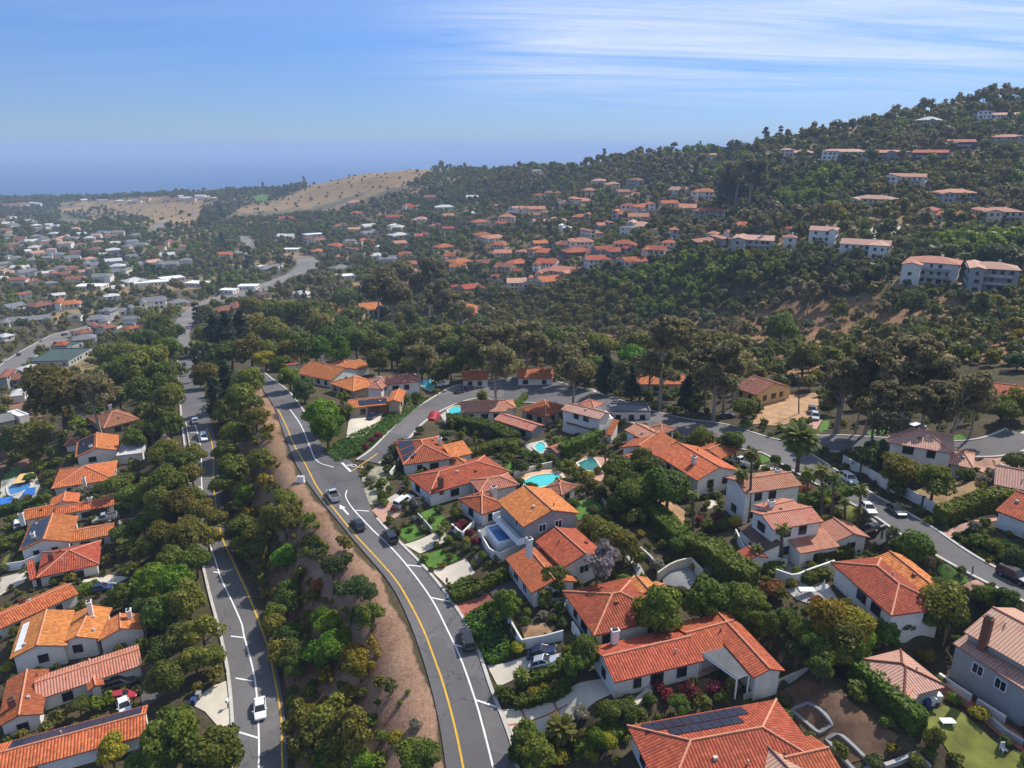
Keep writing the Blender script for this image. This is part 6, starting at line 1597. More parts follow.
def small_things():
    A = pole((799,414), (799,376), 'dark wooden pole at the corner of the empty lot', ((.5, 1.6),))
    B = pole((1003,420), (1003,391), 'dark wooden pole beside the bright bush on the upper right', ((.4, 1.4),))
    pole((605.6,484), (605,439), 'tall pole with a wide crossarm beside the dark teal pool', ((.25, 2.6),))
    pole((36,420), (25,384), 'leaning wooden pole left of the big rounded olive tree', ())
    pole((155,454), (153,430), 'wooden pole by the pink drive west of the lower road', ())
    pole((823,688), (823,664), 'thin post standing in the shaded earth plot', (), 'garden_post', .08)
    pole((148,650), (145,628), 'short white pole at the corner of the worn pink roof', (), 'sign_post', .07)
    pole((973,575), (973,566), 'black street lamp post on the green corner lawn', (), 'lamp_post', .09)
    C_ = Vector(hit(1010, 262)) + Vector((0, 0, 9)); E_ = Vector(hit(965, 372)) + Vector((0, 0, 7))
    for k, off in enumerate((-1.2, 0, 1.2)):
        wire(E_ + Vector((off, 0, 0)), C_ + Vector((40 + off * 2, -30, 4)), 'thin wire crossing the scrub slope above the gum trees', 2.5)
    palm((800,437), (797,473), 21, 'big date palm with a full round head at the street junction', False, 'date_palm', .34)
    palm((752,454), (748,523), 10, 'tallest thin fan palm at the corner of the white villa')
    palm((742,473), (744,518), 9, 'shorter fan palm close to the tallest one at the white villa')
    palm((782,528), (781,562), 9, 'fan palm in front of the big stepped villa')
    palm((807.5,472), (806,507), 9, 'fan palm over the orange bush beside the white villa')
    palm((821.5,471), (821,520), 11, 'tall fan palm in the middle of the street palm group')
    palm((834,477), (831,521), 9, 'fan palm between the tall palm and the silver suv')
    palm((845,501), (844,524), 6, 'short fan palm on the yellow lawn')
    palm((861,489), (858,526), 9, 'fan palm next to the kerb on the yellow lawn')
    palm((858,510), (858,527), 6, 'low stubby palm under the kerbside fan palm')
    palm((561,731), (560,742), 17, 'spreading palm in the hedge below the pale drive', False, 'cycad_palm', .3)
    palm((521,677), (522,688), 9, 'small spiky palm at the mouth of the pale drive', False, 'cycad_palm', .2)
    palm((440,534), (440,541), 7, 'young palm between the lawn and the pale drive', True, 'young_palm', .12)
    palm((757,548), (757,570), 7, 'shaded palm beside the small red lean-to', True, 'young_palm', .15)
    palm((482,395), (482,403), 7, 'dark palm in front of the worn red corner house', False, 'date_palm', .25)
    palm((502,469), (502,478), 7, 'palm rising behind the large red house', True, 'young_palm', .15)
    palm((693,494), (692,541), 7, 'slender palm in the middle of the kitchen garden', True)
    palm((556,439), (556,448), 6, 'bushy palm by the white villa with buttress walls', True, 'young_palm', .15)
    palm((597,432), (597,441), 7, 'grey palm at the corner of the white buttress villa', True, 'young_palm', .15)
    palm((406,362), (406,372), 7, 'feathery palm behind the white house over the solar garage', False, 'date_palm', .25)
    for x, y, h in ((653,152,11), (659,151,12), (668,150,12), (672,150,9), (564,164,8), (570,163,9), (165,200,9), (176,199,10), (188,199,9), (158,200,8), (62,203,7), (78,203,8)):
        palm((x, y - h), (x, y), 2.6, 'thin fan palm standing out on the skyline towards the sea')['group'] = 'palms on the skyline'
    for k, (x, y, m, lab) in enumerate(((194,705,'bin_blue','blue wheelie bin by the pale kerbside pad'), (189,709,'rubber','dark wheelie bin next to the blue bin at the pad'), (199,699,'concrete_grey','grey wheelie bin nearest the road by the pad'),(926,708,'bin_blue','blue bin beside the small blue-grey cottage'),(931,705,'white_paint','white bin in the middle by the blue-grey cottage'),(937,702,'white_paint','white bin farthest from the blue-grey cottage'))):
        p = hit(x, y); e = empty('wheelie_bin', tuple(p)); tag(e, lab, 'bin')
        mb = MB(); mb.V = [(-.24, -.24, .06), (.24, -.24, .06), (.24, .24, .06), (-.24, .24, .06), (-.31, -.33, 1.0), (.31, -.33, 1.0), (.31, .33, 1.0), (-.31, .33, 1.0)]; mb.Fc = [(0, 3, 2, 1), (0, 1, 5, 4), (1, 2, 6, 5), (2, 3, 7, 6), (3, 0, 4, 7), (4, 5, 6, 7)]
        mb.build('bin_body', m, e); MB().box((0, .03, 1.04), (.66, .74, .08)).build('lid', m, e)
        for s in (-1, 1): MB().tube([(s * .27, .28, .1), (s * .31, .28, .1)], .1, 8).build('wheel', 'rubber', e)
    for x, y, lab in ((228,708,'white mailbox on a post by the lower road kerb'), (505,701,'white mailbox at the end of the tiled drive'), (447,587,'dark mailbox at the corner of the pale drive')):
        p = hit(x, y); e = empty('mailbox', tuple(p)); tag(e, lab, 'mailbox'); m = 'dark_trim' if 'dark' in lab else 'white_paint'
        MB().box((0, 0, .5), (.1, .1, 1.1)).build('post', 'pole_wood', e); b_ = MB().box((0, 0, 1.15), (.32, .5, .3)).tube([(0, -.25, 1.3), (0, .25, 1.3)], .16, 8); b_.build('box', m, e)
    # white utility cabinet by the median
    p = hit(301, 482); e = empty('utility_cabinet', tuple(p)); tag(e, 'white utility cabinet on the median edge near the junction', 'cabinet')
    MB().box((0, 0, .55), (1.3, .8, 1.1)).build('case', 'white_paint', e); MB().box((0, 0, 1.15), (1.4, .9, .1)).build('lid', 'concrete', e); MB().box((0, 0, .02), (1.6, 1.1, .18)).build('plinth', 'concrete', e)
    # slatted pergola of the L-shaped house
    P = [at_z(*q, float(hit(725, 665)[2]) + 2.7) for q in ((702,654), (725,648), (749,675), (737,679))]
    g = float(hit(725, 668)[2]); c = sum(P) / 4
    e = empty('pergola', (c[0], c[1], g)); tag(e, 'grey slatted pergola with white posts in the angle of the L-shaped house', 'pergola')
    sl = MB()
    for i in range(24):
        t = i / 23; a = P[0] * (1 - t) + P[3] * t; b_ = P[1] * (1 - t) + P[2] * t
        sl.tube([(a[0] - c[0], a[1] - c[1], 2.75), (b_[0] - c[0], b_[1] - c[1], 2.75)], .09, 4)
    sl.build('slats', 'concrete_grey', e)
    for q in P: MB().box((q[0] - c[0], q[1] - c[1], 1.3), (.16, .16, 2.75)).build('post', 'white_paint', e)
    for a, b_ in ((0, 3), (1, 2)): MB().tube([(P[a][0] - c[0], P[a][1] - c[1], 2.6), (P[b_][0] - c[0], P[b_][1] - c[1], 2.6)], .1, 4).build('beam', 'white_paint', e)
    # table and parasol on the patio
    p = hit(822, 597); e = empty('parasol', tuple(p)); tag(e, 'closed white parasol on the patio of the red ribbed house', 'parasol')
    MB().tube([(0, 0, 0), (0, 0, 2.6)], .04, 6).build('pole', 'steel', e); MB().tube([(0, 0, .9), (0, 0, 1.3), (0, 0, 2.5)], [.22, .26, .06], 8).build('canopy', 'white_paint', e); MB().tube([(0, 0, 0), (0, 0, .1)], .3, 10).build('base', 'concrete', e)
    p = hit(806, 594); e = empty('patio_table', tuple(p)); tag(e, 'pale rectangular patio table by the closed parasol', 'table')
    MB().box((0, 0, .73), (2.0, 1.0, .06)).build('tabletop', 'white_paint', e)
    for x in (-.85, .85):
        for y in (-.4, .4): MB().box((x, y, .35), (.07, .07, .7)).build('leg', 'white_paint', e)
    p = hit(947, 724); e = empty('lawn_table', tuple(p)); tag(e, 'white low table standing alone on the yellow lawn', 'table')
    MB().box((0, 0, .45), (1.5, .8, .06)).build('tabletop', 'white_paint', e)
    for x in (-.65, .65):
        for y in (-.3, .3): MB().box((x, y, .21), (.06, .06, .42)).build('leg', 'white_paint', e)
    p = hit(1003, 752); e = empty('garden_chair', tuple(p)); tag(e, 'white garden chair at the far end of the yellow lawn', 'chair')
    MB().box((0, 0, .42), (.55, .55, .06)).build('seat', 'white_paint', e); MB().box((0, .27, .75), (.55, .06, .6)).build('backrest', 'white_paint', e)
    for x in (-.24, .24):
        for y in (-.24, .24): MB().box((x, y, .2), (.05, .05, .4)).build('leg', 'white_paint', e)
def hedges():
    hedge([(447,426),(458,427),(470,430),(496,436),(514,446)], 3.2, 2.6, 'tall clipped hedge behind the corner house with solar panels')
    hedge([(462,462),(480,456),(505,448),(520,450)], 2.0, 2.0, 'clipped hedge between the large red house and the corner house')
    hedge([(498,410),(512,412),(520,404),(526,398)], 1.3, 1.4, 'bright low hedge between the corner pool house and the bungalow', 'leaf_dense')
    hedge([(562,460),(580,452),(597,443)], 2.2, 3.0, 'tall dark wall-like hedge by the brown garden room')
    hedge([(646,512),(660,525),(678,543),(690,556)], 3.0, 2.4, 'broad bright hedge along the dark garden path', 'leaf_dense')
    hedge([(690,553),(706,560),(722,570),(738,582),(752,590)], 3.2, 3.0, 'long tall hedge running to the terrace of the stepped villa')
    hedge([(938,524),(962,517),(990,508),(1030,497)], 2.6, 2.6, 'long tall hedge beside the pink paved lane')
    hedge([(852,678),(870,692),(890,710),(918,735)], 1.6, 2.6, 'tall thin hedge between bare earth and the cottage')
    hedge([(450,593),(462,589),(472,583)], 1.4, 1.0, 'low clipped hedge at the pale drive corner', 'leaf_dense'); hedge([(452,602),(470,596),(490,587),(506,578)], 1.6, 1.3, 'clipped hedge along the brick drive', 'leaf_dense')
    hedge([(530,683),(547,677),(564,669),(577,661)], 1.6, 1.1, 'clipped dark hedge beside the silver car', 'leaf_dense')
    hedge([(515,705),(530,703),(555,695),(570,688)], 1.6, 1.0, 'low flowering hedge along the tiled drive')
    hedge([(575,752),(592,745),(612,736),(630,726)], 2.2, 1.2, 'hedge below the palm at the bottom edge', 'leaf_dense'); hedge([(515,752),(530,760),(550,765)], 2.6, 1.8, 'domed hedge at the roadside by the bottom edge', 'leaf_dense')
    hedge([(34,623),(55,610),(78,597),(100,588)], 1.8, 1.4, 'hedge between the brown chimney house and skylight house', 'leaf_dense')
    hedge([(0,515),(22,510),(42,503),(52,498)], 2.0, 1.8, 'dark hedge behind the west edge tarpaulins'); hedge([(0,548),(14,545),(26,540)], 2.0, 1.8, 'dark hedge beside the black solar slope house')
    hedge([(92,517),(112,512),(130,505),(146,498)], 2.0, 1.8, 'dark hedge along the long house behind the pickup')
    hedge([(16,462),(28,456),(44,452)], 1.8, 1.4, 'bright low hedge west of the orange gable', 'leaf_dense')
    hedge([(806,585),(816,580),(826,577)], 1.4, 1.2, 'small clipped hedge on the patio edge', 'leaf_dense'); hedge([(812,563),(830,560),(848,556)], 2.0, 1.8, 'bright hedge under the villa wing', 'leaf_dense')
    hedge([(800,500),(815,506),(832,498),(848,493)], 2.2, 1.4, 'bright clipped hedge among the street palms', 'leaf_dense'); hedge([(756,476),(772,478),(784,472)], 1.3, 1.0, 'low dark hedge by the white pickup drive')
    hedge([(763,573),(770,576),(778,573),(776,568)], 1.8, 1.0, 'round clipped bush hedge inside the white balustrade', 'leaf_dense')
    cover([(325,453),(338,443),(357,434),(376,426),(392,414),(418,398),(428,400),(412,412),(396,426),(378,442),(363,453),(338,462)], .75, 'dense green creeping cover on the bank inside the bend', dens=14, leaf=.22)
    cover([(465.5,620),(486,607),(500,604),(508,618),(500,632),(512,655),(491,666),(480,650)], 1.1, 'dense green bank plants between the brick drive and pale drive', dens=16, leaf=.2)
    cover([(303,540),(312,536),(328,549),(325,556),(312,553)], .5, 'olive creeping cover on the median slope', 'leaf_olive')
    cover([(957,536),(975,530),(1000,545),(1023,552),(1023,565),(985,558)], .5, 'leafy garden beds beside the east street', 'leaf_green')
# ------------------------------------------------------------------ houses on the slopes and in the valley
ROOFW = dict(o=('tile_orange', 'orange roofed'), r=('tile_red', 'red roofed'), w=('tile_worn', 'dull red roofed'), p=('tile_pink', 'pale pink roofed'), n=('tile_brown', 'brown roofed'), g=('roof_grey', 'grey roofed'), l=('roof_pale', 'pale roofed'), W=('roof_white', 'white flat roofed'), d=('roof_dark_brown', 'dark brown roofed'))
WALLW = dict(w=('stucco_white', 'white'), c=('stucco_cream', 'cream'), g=('stucco_grey', 'grey'), b=('siding_blue', 'blue-grey'), d=('siding_dark', 'dark walled'), t=('stucco_tan', 'tan'))
MID = []
NUMW = {1: 'one-storey', 2: 'two-storey', 3: 'three-storey'}
def mids():
    # x, y of the roof, width in the view, storeys, roof, walls, [label, short phrase]
    for line in """655,249,22,1,r,c|669,242,15,1,o,w|710,241,30,1,w,g|754,239,38,2,p,b,blue glazed two-storey house with white balconies on the hillside,the blue glazed hillside house|790,237,14,2,w,w|790,228,10,1,r,c|822,230,24,3,p,w,white three-storey tower-like house with a flat red roof,the white tower-like house|746,225,22,2,r,g|732,232,9,1,o,w|684,207,26,1,w,w|710,210,30,2,r,g|704,191,22,2,o,w|648,207,16,1,r,w|660,229,8,1,o,c|675,229,10,2,o,w|712,233,12,1,w,w
800,152,34,1,p,c|845,151,44,2,p,w,big bright white mansion with terraces high on the hill,the big white hilltop mansion|885,152,30,2,w,g|930,152,32,2,r,d,dark walled house with a red roof high on the hill,the dark walled hill house|958,141,32,2,r,d|998,114,38,1,p,w|1010,136,30,1,w,b|927,119,22,1,l,g|907,176,34,2,w,w,white two-storey house with a row of arched openings,the white arched hill house|883,178,12,1,w,w|872,198,40,1,p,c|958,192,36,2,w,b|950,215,50,1,r,c,wide red hip roofed house with a shaded veranda,the wide veranda house|1003,211,38,2,w,c|1024,215,20,1,r,w|865,244,46,2,p,w,white house with pale red roof above a dark hedge,the pale roofed white house|933,262,48,3,w,w,white three-storey hillside house with long blue railed balconies,the white three-storey house|993,268,46,3,p,g,grey three-storey hillside house stepping down the slope,the grey three-storey house|960,196,10,1,l,g
579,251,28,1,r,d|606,249,22,1,r,g|624,243,22,2,r,c,tall red roofed house with a pale block front,the tall red roofed block|626,227,14,2,g,w|608,216,10,1,r,c|533,208,26,1,w,c|583,200,22,1,w,c|628,205,16,2,r,w|644,206,20,1,o,w|578,271,16,1,r,w|538,280,15,1,o,w|522,251,16,1,w,c|517,270,10,1,r,g|559,220,14,1,p,c|566,227,12,1,l,w|553,192,18,1,n,c|598,180,15,1,p,c|624,191,16,1,n,t|706,156,16,1,p,c|684,147,24,1,l,t|537,170,10,1,g,w|611,155,14,1,l,w|540,214,14,1,n,t
411,263,18,1,o,g|463,261,24,1,o,c|458,266,18,1,o,c|446,246,20,1,o,t|451,255,16,1,r,c|481,221,18,1,o,w|496,237,26,1,w,w|498,244,18,1,o,c|503,252,18,1,w,c|497,276,12,1,r,w|456,286,10,1,r,g|356,286,8,1,r,w|356,315,10,1,o,w|338,311,10,1,o,c|422,235,15,1,r,c|358,201,20,1,w,c|357,212,12,1,r,c|410,206,14,1,r,w|395,216,18,1,r,t|420,218,14,1,p,c|286,217,14,1,r,c|320,250,15,1,o,c|370,225,15,1,l,w|371,232,18,1,g,w|396,226,14,1,l,w|401,234,18,1,l,g|445,206,20,1,l,w|372,255,16,1,l,w|315,233,20,1,W,w|291,248,15,1,W,w|285,235,18,1,l,c|343,267,20,1,g,w|346,275,18,1,W,w|316,239,20,1,n,w|388,258,18,1,g,w|271,267,24,1,g,w|368,270,11,1,r,w|430,196,12,1,n,t|472,196,12,1,l,c|500,205,12,1,n,t|470,212,11,1,l,g|382,248,12,1,l,c|340,225,12,1,n,c|350,240,12,1,g,c|435,225,12,1,n,t
225,253,14,1,o,w|168,263,18,2,g,b|186,259,12,2,g,w|229,309,26,1,n,t,brown roofed house beside the bend of the valley road,the brown house at the valley bend|134,327,14,1,r,c|247,285,18,1,W,w|227,289,15,1,W,w|264,293,16,1,d,c|154,300,22,2,g,w|180,301,18,1,g,c|300,293,18,1,l,c|268,266,24,1,W,c|154,281,36,1,W,w,long white flat roofed hall in the valley,the long white valley hall|136,280,20,1,l,w|173,277,22,1,W,w|195,282,20,1,W,w
16,305,18,1,g,c|44,304,22,1,n,g|69,303,20,1,o,w|14,320,22,1,g,c|40,318,20,1,g,c|106,310,16,2,g,b|97,318,20,1,g,w|106,327,20,1,n,b|88,331,18,1,n,w|84,338,22,1,g,w|89,285,26,1,W,w|59,294,12,1,l,w|60,344,11,1,r,w|32,368,18,1,l,g|16,378,26,1,n,g|18,394,14,1,l,w|5,420,16,1,g,g|22,415,9,1,W,w|125,310,16,1,g,w|130,318,14,1,g,w|8,335,12,1,l,w|25,293,12,1,n,w|112,295,14,1,l,w|75,316,12,1,g,w|118,286,12,1,l,w""".replace('\n', '|').split('|'):
        f = line.split(',')
        MID.append([float(f[0]), float(f[1]), float(f[2]), int(f[3]), f[4], f[5]] + f[6:])
    r = random.Random(3)
    # the crowded little houses of the suburb towards the sea
    n = 0; H = Hash(8.0)
    q = fill_rays([(0,214),(55,224),(110,229),(160,238),(205,250),(150,262),(120,276),(60,282),(0,286)], 4000)
    p = hits(q)
    for i in range(len(q)):
        if n >= 88 or np.isnan(p[i, 0]) or on_road(p[i:i+1, 0], p[i:i+1, 1], 6.0)[0]: continue
        if any(abs(m[0] - q[i, 0]) < m[2] * .6 and abs(m[1] - q[i, 1]) < 5 for m in MID if m[2] > 9): continue
        if not H.ok(p[i, 0], p[i, 1], 21): continue
        H.add(p[i, 0], p[i, 1], 21); n += 1
        Y = (p[i] - CAM) @ FW
        MID.append([q[i, 0], q[i, 1], r.uniform(11, 18) * F / Y, r.choice((1, 1, 1, 2)), r.choice('ggggglllnnp'), r.choice('wccgw'), 'tiny'])
    # more roofs among the trees of the middle slope
    H2 = Hash(10.0); n2 = 0
    q = fill_rays([(410,205),(520,196),(640,178),(700,185),(680,250),(560,285),(480,292),(400,282),(330,262),(330,215)], 3000); p = hits(q)
    for i in range(len(q)):
        if n2 >= 48 or np.isnan(p[i, 0]): continue
        if any(abs(m[0] - q[i, 0]) < 13 and abs(m[1] - q[i, 1]) < 7 for m in MID): continue
        n2 += 1; Y = (p[i] - CAM) @ FW
        MID.append([q[i, 0], q[i, 1], r.uniform(13, 20) * F / Y, r.choice((1, 1, 2)), r.choice('rrwopwn'), r.choice('wcctg')])
    # the town on the bluff above the sea
    for k in range(22):
        x = r.uniform(0, 215); y = np.interp(x, [0, 60, 150, 230], [203, 201, 198, 194]) + r.uniform(-2, 2)
        MID.append([x, y, r.uniform(5, 11), r.choice((1, 1, 2)), r.choice('llWgn'), r.choice('wcc'), 'tiny'])
def plan_mids():
    mids()
    r = random.Random(8)
    for m in MID:
        h = 2.9 * m[3]
        p = hit(m[0], m[1] + 1.5, h)
        if np.isnan(p[0]): continue
        Y = float((p - CAM) @ FW); Wm = m[2] * Y / F; D = min(max(Wm * .8, 8), 15)
        th = math.atan2(p[0], p[1]); a = -th + (r.uniform(-.6, .6) if len(m) < 8 or m[6] == 'tiny' else r.uniform(-.12, .12))
        dx = np.array([math.cos(a), math.sin(a)]); dy = np.array([-dx[1], dx[0]])
        w = Wing(); w.kind = 'flat' if m[4] == 'W' else ('hip' if r.random() < .5 else 'gable'); w.h = h; w.L = Wm; w.W = D; w.dx = dx; w.dy = dy; w.c = p[:2] + dy * D * .3
        w.o = dict(pitch=.38 if m[2] < 30 else .26); w.z = float(p[2]) - h + (.6 if m[1] > 150 and m[0] > 320 else .4)
        m.append(w)
        w.sub = None
        if m[2] >= 12 and m[4] != 'W' and r.random() < .85 and Wm > 10:
            q = Wing(); q.kind = r.choice(('hip', 'gable')); q.o = dict(w.o); sg = r.choice((-1, 1)); f = r.uniform(.30, .42)
            q.dx, q.dy = -dy, dx; q.L = D * r.uniform(1.25, 1.6); q.W = Wm * f; q.c = w.c + dx * sg * (Wm * (.5 - f * .5) + r.uniform(-.5, 1.5)) - dy * D * r.uniform(.0, .25)
            q.h = h + r.choice((-.5, .35, .6)) if m[3] > 1 or r.random() < .6 else h + 2.4; q.z = w.z; w.sub = q
            if q.dx[0] * q.dy[1] - q.dx[1] * q.dy[0] < 0: q.dy = -q.dy
            carve_pad(q.c[0], q.c[1], q.dx, q.dy, q.L, q.W, q.z, 1.0, 5.0)
            RECTS.append((q.c[0], q.c[1], q.dx, q.dy, q.L, q.W, q.z, q.h))
        RECTS.append((w.c[0], w.c[1], dx, dy, w.L, w.W, w.z, h))
        SHOW.append((m[0], m[1], m[2] / 2, m[3] * 2.9 * F / Y, math.hypot(*w.c)))
        carve_pad(w.c[0], w.c[1], dx, dy, w.L, w.W, w.z, 1.0, 6.0)
    for H in HOUSES:
        for w in H['W']:
            c = project([(w.c[0], w.c[1], w.z + w.h)])[0]
            SHOW.append((c[0], c[1], .5 * max(w.L, w.W) * F / c[2] * .8, 3 * F / c[2], math.hypot(*w.c)))
def build_mids():
    for m in MID:
        w = m[-1]
        if not isinstance(w, Wing): continue
        tiny = len(m) == 8 and m[6] == 'tiny'
        rm, rw = ROOFW[m[4]]; wm, ww = WALLW[m[5]]
        org = (w.c[0], w.c[1], w.z)
        e = empty('suburban_house' if tiny else 'hillside_house' if m[0] > 440 and m[1] < 290 else 'valley_house', org)
        wall_mesh(w, e, org, wm); roof_mesh(w, e, org, rm, 1.0)
        ws = [w] + ([w.sub] if w.sub else [])
        if w.sub: wall_mesh(w.sub, e, org, wm); roof_mesh(w.sub, e, org, rm, 1.0)
        if not tiny and m[2] >= 10:
            for q in ws: windows(q, e, org, ws, 'dark_trim', .9, 3.0 if m[2] > 16 else 3.8)
        if m[2] >= 30 and m[3] >= 2:
            for s in range(1, m[3]):      # balconies on the valley side
                b_ = MB().box((0, 0, 0), (w.L * .7, 1.6, .18)).box((0, -.78, .5), (w.L * .7, .06, .9)); o = b_.build('balcony', 'siding_blue' if m[5] == 'w' else 'concrete', e)
                c = w.c - w.dy * (w.wv + .8); o.location = (c[0] - org[0], c[1] - org[1], s * 2.9 - .05); o.rotation_euler = (0, 0, math.atan2(w.dx[1], w.dx[0]))
        if m[2] >= 14 and m[4] in 'orwpn':
            MB().box((w.L * .2, w.W * .1, w.h + 1.2), (.9, .8, 2.2), 0).build('chimney', wm, e)
        pos = Vector((w.c[0], w.c[1], w.z + w.h))
        if tiny:
            tag(e, 'tiny %s house packed into the suburb below the tan hill' % rw, 'house', 'small houses of the seaside suburb, %s' % rw)
        elif len(m) > 7:
            tag(e, m[6], 'house'); LAND.append((m[7], pos))
        else:
            e['category'] = 'house'
            AUTO.append((e, f'{rw} {ww} house' if m[3] == 1 else f'{rw} {ww} {NUMW[m[3]]} house', 'house', pos, m[2] * .5))
# ------------------------------------------------------------------ labels from the surroundings
ORD = ['', 'nearest', 'second nearest', 'third nearest', 'fourth nearest', 'fifth nearest', 'sixth nearest', 'seventh nearest', 'eighth nearest', 'ninth nearest', 'tenth nearest']
def label_all():
    lm = [(s, p) for s, p in LAND if s and len(s.split()) <= 7 and s.startswith('the ')]
    lm += [('the tan grassy hill', Vector(hit(230, 200))), ('the arrow painted on the road', Vector(hit(344, 510))), ('the dry empty lot', Vector(hit(785, 412))), ('the big date palm', Vector(hit(797, 470))),
           ('the turquoise lap pool', Vector(hit(543, 482))), ('the dark teal pool', Vector(hit(588, 467))), ('the raised blue pool', Vector(hit(505, 540))), ('the long white garden wall', Vector(hit(890, 488))), ('the median utility cabinet', Vector(hit(301, 482))),
           ('the concrete footings', Vector(hit(830, 740))), ('the yellow lawn', Vector(hit(965, 735))), ('the green cover bank', Vector(hit(375, 435))), ('the pale kerbside pad', Vector(hit(215, 700))), ('the white pickup by the carport', Vector(hit(741, 463))),
           ('the black suv by the hedge bank', Vector(hit(467, 640))), ('the silver pickup at the junction', Vector(hit(333, 496))), ('the white van', Vector(hit(204, 437))), ('the white car below', Vector(hit(260, 709))), ('the white car on the valley road', Vector(hit(198, 308))),
           ('the bare canyon slope', Vector(hit(830, 340))), ('the brick drive', Vector(hit(472, 605))), ('the tiled pale drive', Vector(hit(550, 712))), ('the three front lawns', Vector(hit(415, 535))), ('the red covered car', Vector(hit(434, 416))), ('the pergola', Vector(hit(725, 668)))]
    lm = [(a, p) for a, p in lm if a != 'the white car below'] + [('the white glass-roofed car', Vector(hit(260, 709)))]
    L2 = project([tuple(p) for _, p in lm])[:, :2]
    med = {}
    for e, look, cat, p, r in AUTO: med.setdefault(e.name.split('.')[0], []).append(r)
    med = {k: sorted(v)[len(v) // 2] for k, v in med.items()}
    pos = project([tuple(a[3]) for a in AUTO])[:, :2]
    cnt = {}; pick = []
    for i, (e, look, cat, p, r) in enumerate(AUTO):
        k = e.name.split('.')[0]; m = med[k]
        sz = '' if cat == 'house' else 'large ' if r > m * 1.25 else 'small ' if r < m * .8 else ''
        lk = sz + look
        d = np.hypot(*(L2 - pos[i]).T); best = None
        for j in np.argsort(d)[:5]:
            dx, dy = pos[i] - L2[j]
            rel = ('right of' if dx > 0 else 'left of') if abs(dx) > 1.15 * abs(dy) else ('in front of' if dy > 0 else 'behind')
            key = (lk, rel, lm[j][0]); sc = d[j] * (1 + .8 * cnt.get(key, 0)) + 60 * max(0, cnt.get(key, 0) - 4)
            if best is None or sc < best[0]: best = (sc, key, d[j])
        cnt[best[1]] = cnt.get(best[1], 0) + 1; pick.append((best[1], best[2]))
    for key, n_ in cnt.items():
        ids = sorted([i for i in range(len(AUTO)) if pick[i][0] == key], key=lambda i: pick[i][1])
        for q, i in enumerate(ids):
            lk, rel, s = key
            t = f'{lk} {rel} {s}' if n_ == 1 else f'{ORD[min(q + 1, 10)]} {lk} {rel} {s}'
            e = AUTO[i][0]; e['label'] = t
            cat = AUTO[i][2]
            e['group'] = {'tree': 'trees of gardens, streets and median', 'shrub': 'shrubs of the gardens', 'house': 'houses on the slopes and in the valley', 'palm': 'palms on the skyline'}[cat]
plan_houses(); plan_pools(); plan_mids()
build_ground(); build_roads(); build_markings()
build_houses(); build_mids()
yards(); pools(); walls(); cars(); small_things(); hedges()
place_plants(); fill_all(); build_plants()
label_all()
SKY_SAT, SKY_VAL, SKY_HUE, SKY_STR = 0.95, 1.0, 0.503, 0.15
CLOUD = (4.1, 4.35, 4.6)
HORIZON, MIDSKY = (0.24, 0.30, 0.43), (0.27, 0.39, 0.60)
HAZE_D, HAZE_C, HAZE_TOP = 0.00018, (0.46, 0.61, 0.84), 235.0
EXPOSURE = 0.56
SKY_DUST, SKY_OZ, SKY_AIR = 0.0, 2.0, 0.8
# ------------------------------------------------------------------ light, sky, air, camera
SUN_AZ, SUN_EL = R(47), R(47)       # azimuth from the view direction towards the right
sun = bpy.data.lights.new('sun', 'SUN'); so = bpy.data.objects.new('sun', sun); COL.objects.link(so)
sun.energy = 3.9; sun.angle = R(0.53); sun.color = (1.0, 0.94, 0.85)
sd = Vector((math.sin(SUN_AZ) * math.cos(SUN_EL), math.cos(SUN_AZ) * math.cos(SUN_EL), math.sin(SUN_EL)))
so.rotation_euler = (-sd).to_track_quat('-Z', 'Y').to_euler()
so.location = (0, 0, 400)
w = bpy.data.worlds.new('World'); scene.world = w; w.use_nodes = True
nt = w.node_tree; bg = nt.nodes['Background']
sky = nt.nodes.new('ShaderNodeTexSky'); sky.sky_type = 'NISHITA'; sky.sun_disc = False
sky.sun_elevation = SUN_EL; sky.sun_rotation = SUN_AZ; sky.altitude = 100; sky.air_density = SKY_AIR; sky.dust_density = SKY_DUST; sky.ozone_density = SKY_OZ
tc = nt.nodes.new('ShaderNodeTexCoord'); sx = nt.nodes.new('ShaderNodeSeparateXYZ'); nt.links.new(tc.outputs['Generated'], sx.inputs[0])
den = math_(nt, 'ADD', math_(nt, 'MAXIMUM', sx.outputs[2], 0.0), 0.10)
cxn = math_(nt, 'DIVIDE', sx.outputs[0], den); cyn = math_(nt, 'DIVIDE', sx.outputs[1], den)
cb = nt.nodes.new('ShaderNodeCombineXYZ'); nt.links.new(math_(nt, 'MULTIPLY', cxn, 0.36), cb.inputs[0]); nt.links.new(math_(nt, 'MULTIPLY', cyn, 2.1), cb.inputs[1])
n1 = N(nt, 'ShaderNodeTexNoise', Scale=0.9, Detail=12.0, Roughness=0.68, Distortion=0.9); nt.links.new(cb.outputs[0], n1.inputs['Vector'])
cv = ramp(nt, n1.outputs[0], [(0.36, (0, 0, 0)), (0.66, (1, 1, 1))])
az = math_(nt, 'DIVIDE', sx.outputs[0], math_(nt, 'MAXIMUM', sx.outputs[1], 0.05))
m1 = N(nt, 'ShaderNodeMapRange', interpolation_type='SMOOTHSTEP'); m1.inputs['From Min'].default_value = -0.22; m1.inputs['From Max'].default_value = 0.12
nt.links.new(az, m1.inputs['Value'])
m2 = N(nt, 'ShaderNodeMapRange', interpolation_type='SMOOTHSTEP'); m2.inputs['From Min'].default_value = 0.03; m2.inputs['From Max'].default_value = 0.11
nt.links.new(sx.outputs[2], m2.inputs['Value'])
mask = math_(nt, 'MULTIPLY', math_(nt, 'ADD', math_(nt, 'MULTIPLY', m1.outputs[0], 0.93), 0.07), m2.outputs[0])
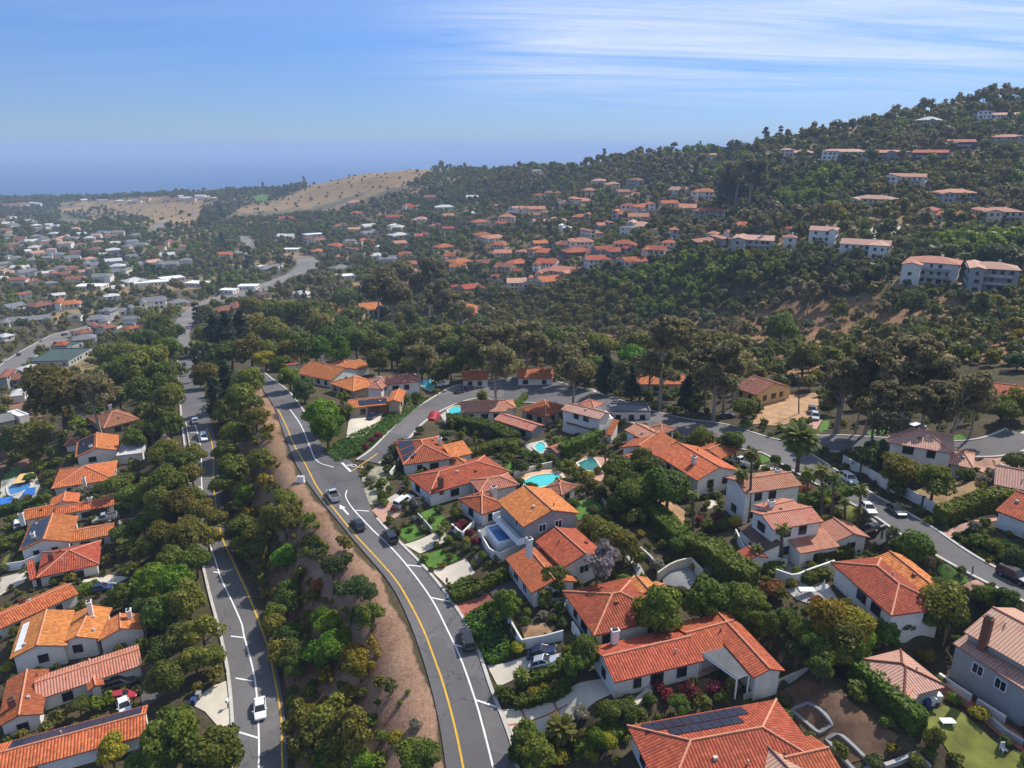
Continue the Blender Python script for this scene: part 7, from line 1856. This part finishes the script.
fac = math_(nt, 'MINIMUM', math_(nt, 'MULTIPLY', math_(nt, 'MULTIPLY', cv, mask), 0.78), 0.75)
hs = N(nt, 'ShaderNodeHueSaturation', Saturation=SKY_SAT, Value=SKY_VAL, Hue=SKY_HUE); nt.links.new(sky.outputs[0], hs.inputs['Color'])
base = mixc(nt, 1.0, hs.outputs[0], ramp(nt, sx.outputs[2], [(0.0, HORIZON), (0.13, MIDSKY), (0.5, (1, 1, 1))]), 'MULTIPLY')
col = mixc(nt, fac, base, CLOUD)
nt.links.new(col, bg.inputs['Color']); bg.inputs['Strength'].default_value = SKY_STR

hz = bpy.data.meshes.new('haze'); bm = bmesh.new(); bmesh.ops.create_cube(bm, size=1.0)
for v in bm.verts: v.co = Vector((v.co.x * 2 * 23000, v.co.y * 2 * 23000, -2 if v.co.z < 0 else HAZE_TOP))
# keep the ground that dips under the sea inside as well
for v in bm.verts:
    if v.co.z < 0: v.co.z = float(GZ.min()) - 1
bm.to_mesh(hz); bm.free()
m = bpy.data.materials.new('haze_air'); m.use_nodes = True; hnt = m.node_tree; hnt.nodes.remove(hnt.nodes['Principled BSDF'])
pv = hnt.nodes.new('ShaderNodeVolumePrincipled'); pv.inputs['Density'].default_value = HAZE_D; pv.inputs['Color'].default_value = (*HAZE_C, 1); pv.inputs['Anisotropy'].default_value = 0.0
hnt.links.new(pv.outputs[0], hnt.nodes['Material Output'].inputs['Volume'])
hz.materials.append(m); ho = link('haze', hz); ho['kind'] = 'stuff'; ho['label'] = 'thin blue sea haze over the whole valley'

cam = bpy.data.cameras.new('camera'); co = bpy.data.objects.new('camera', cam); COL.objects.link(co)
co.location = (0, 0, CAMZ); co.rotation_euler = (math.pi / 2 - PITCH, 0, 0)
cam.sensor_width = 36; cam.lens = F / 1024 * 36; cam.clip_end = 60000; cam.clip_start = 1.0
scene.camera = co
vs = scene.view_settings; vs.view_transform = 'Standard'; vs.look = 'None'; vs.exposure = EXPOSURE; vs.gamma = 1; vs.use_curve_mapping = False
cy = scene.cycles
cy.max_bounces = 6; cy.diffuse_bounces = 3; cy.glossy_bounces = 2; cy.transmission_bounces = 4; cy.volume_bounces = 1; cy.transparent_max_bounces = 4
cy.use_denoising = True
try: cy.denoiser = 'OPENIMAGEDENOISE'
except Exception: pass
cy.use_adaptive_sampling = True; cy.adaptive_threshold = 0.02
cy.caustics_reflective = False; cy.caustics_refractive = False
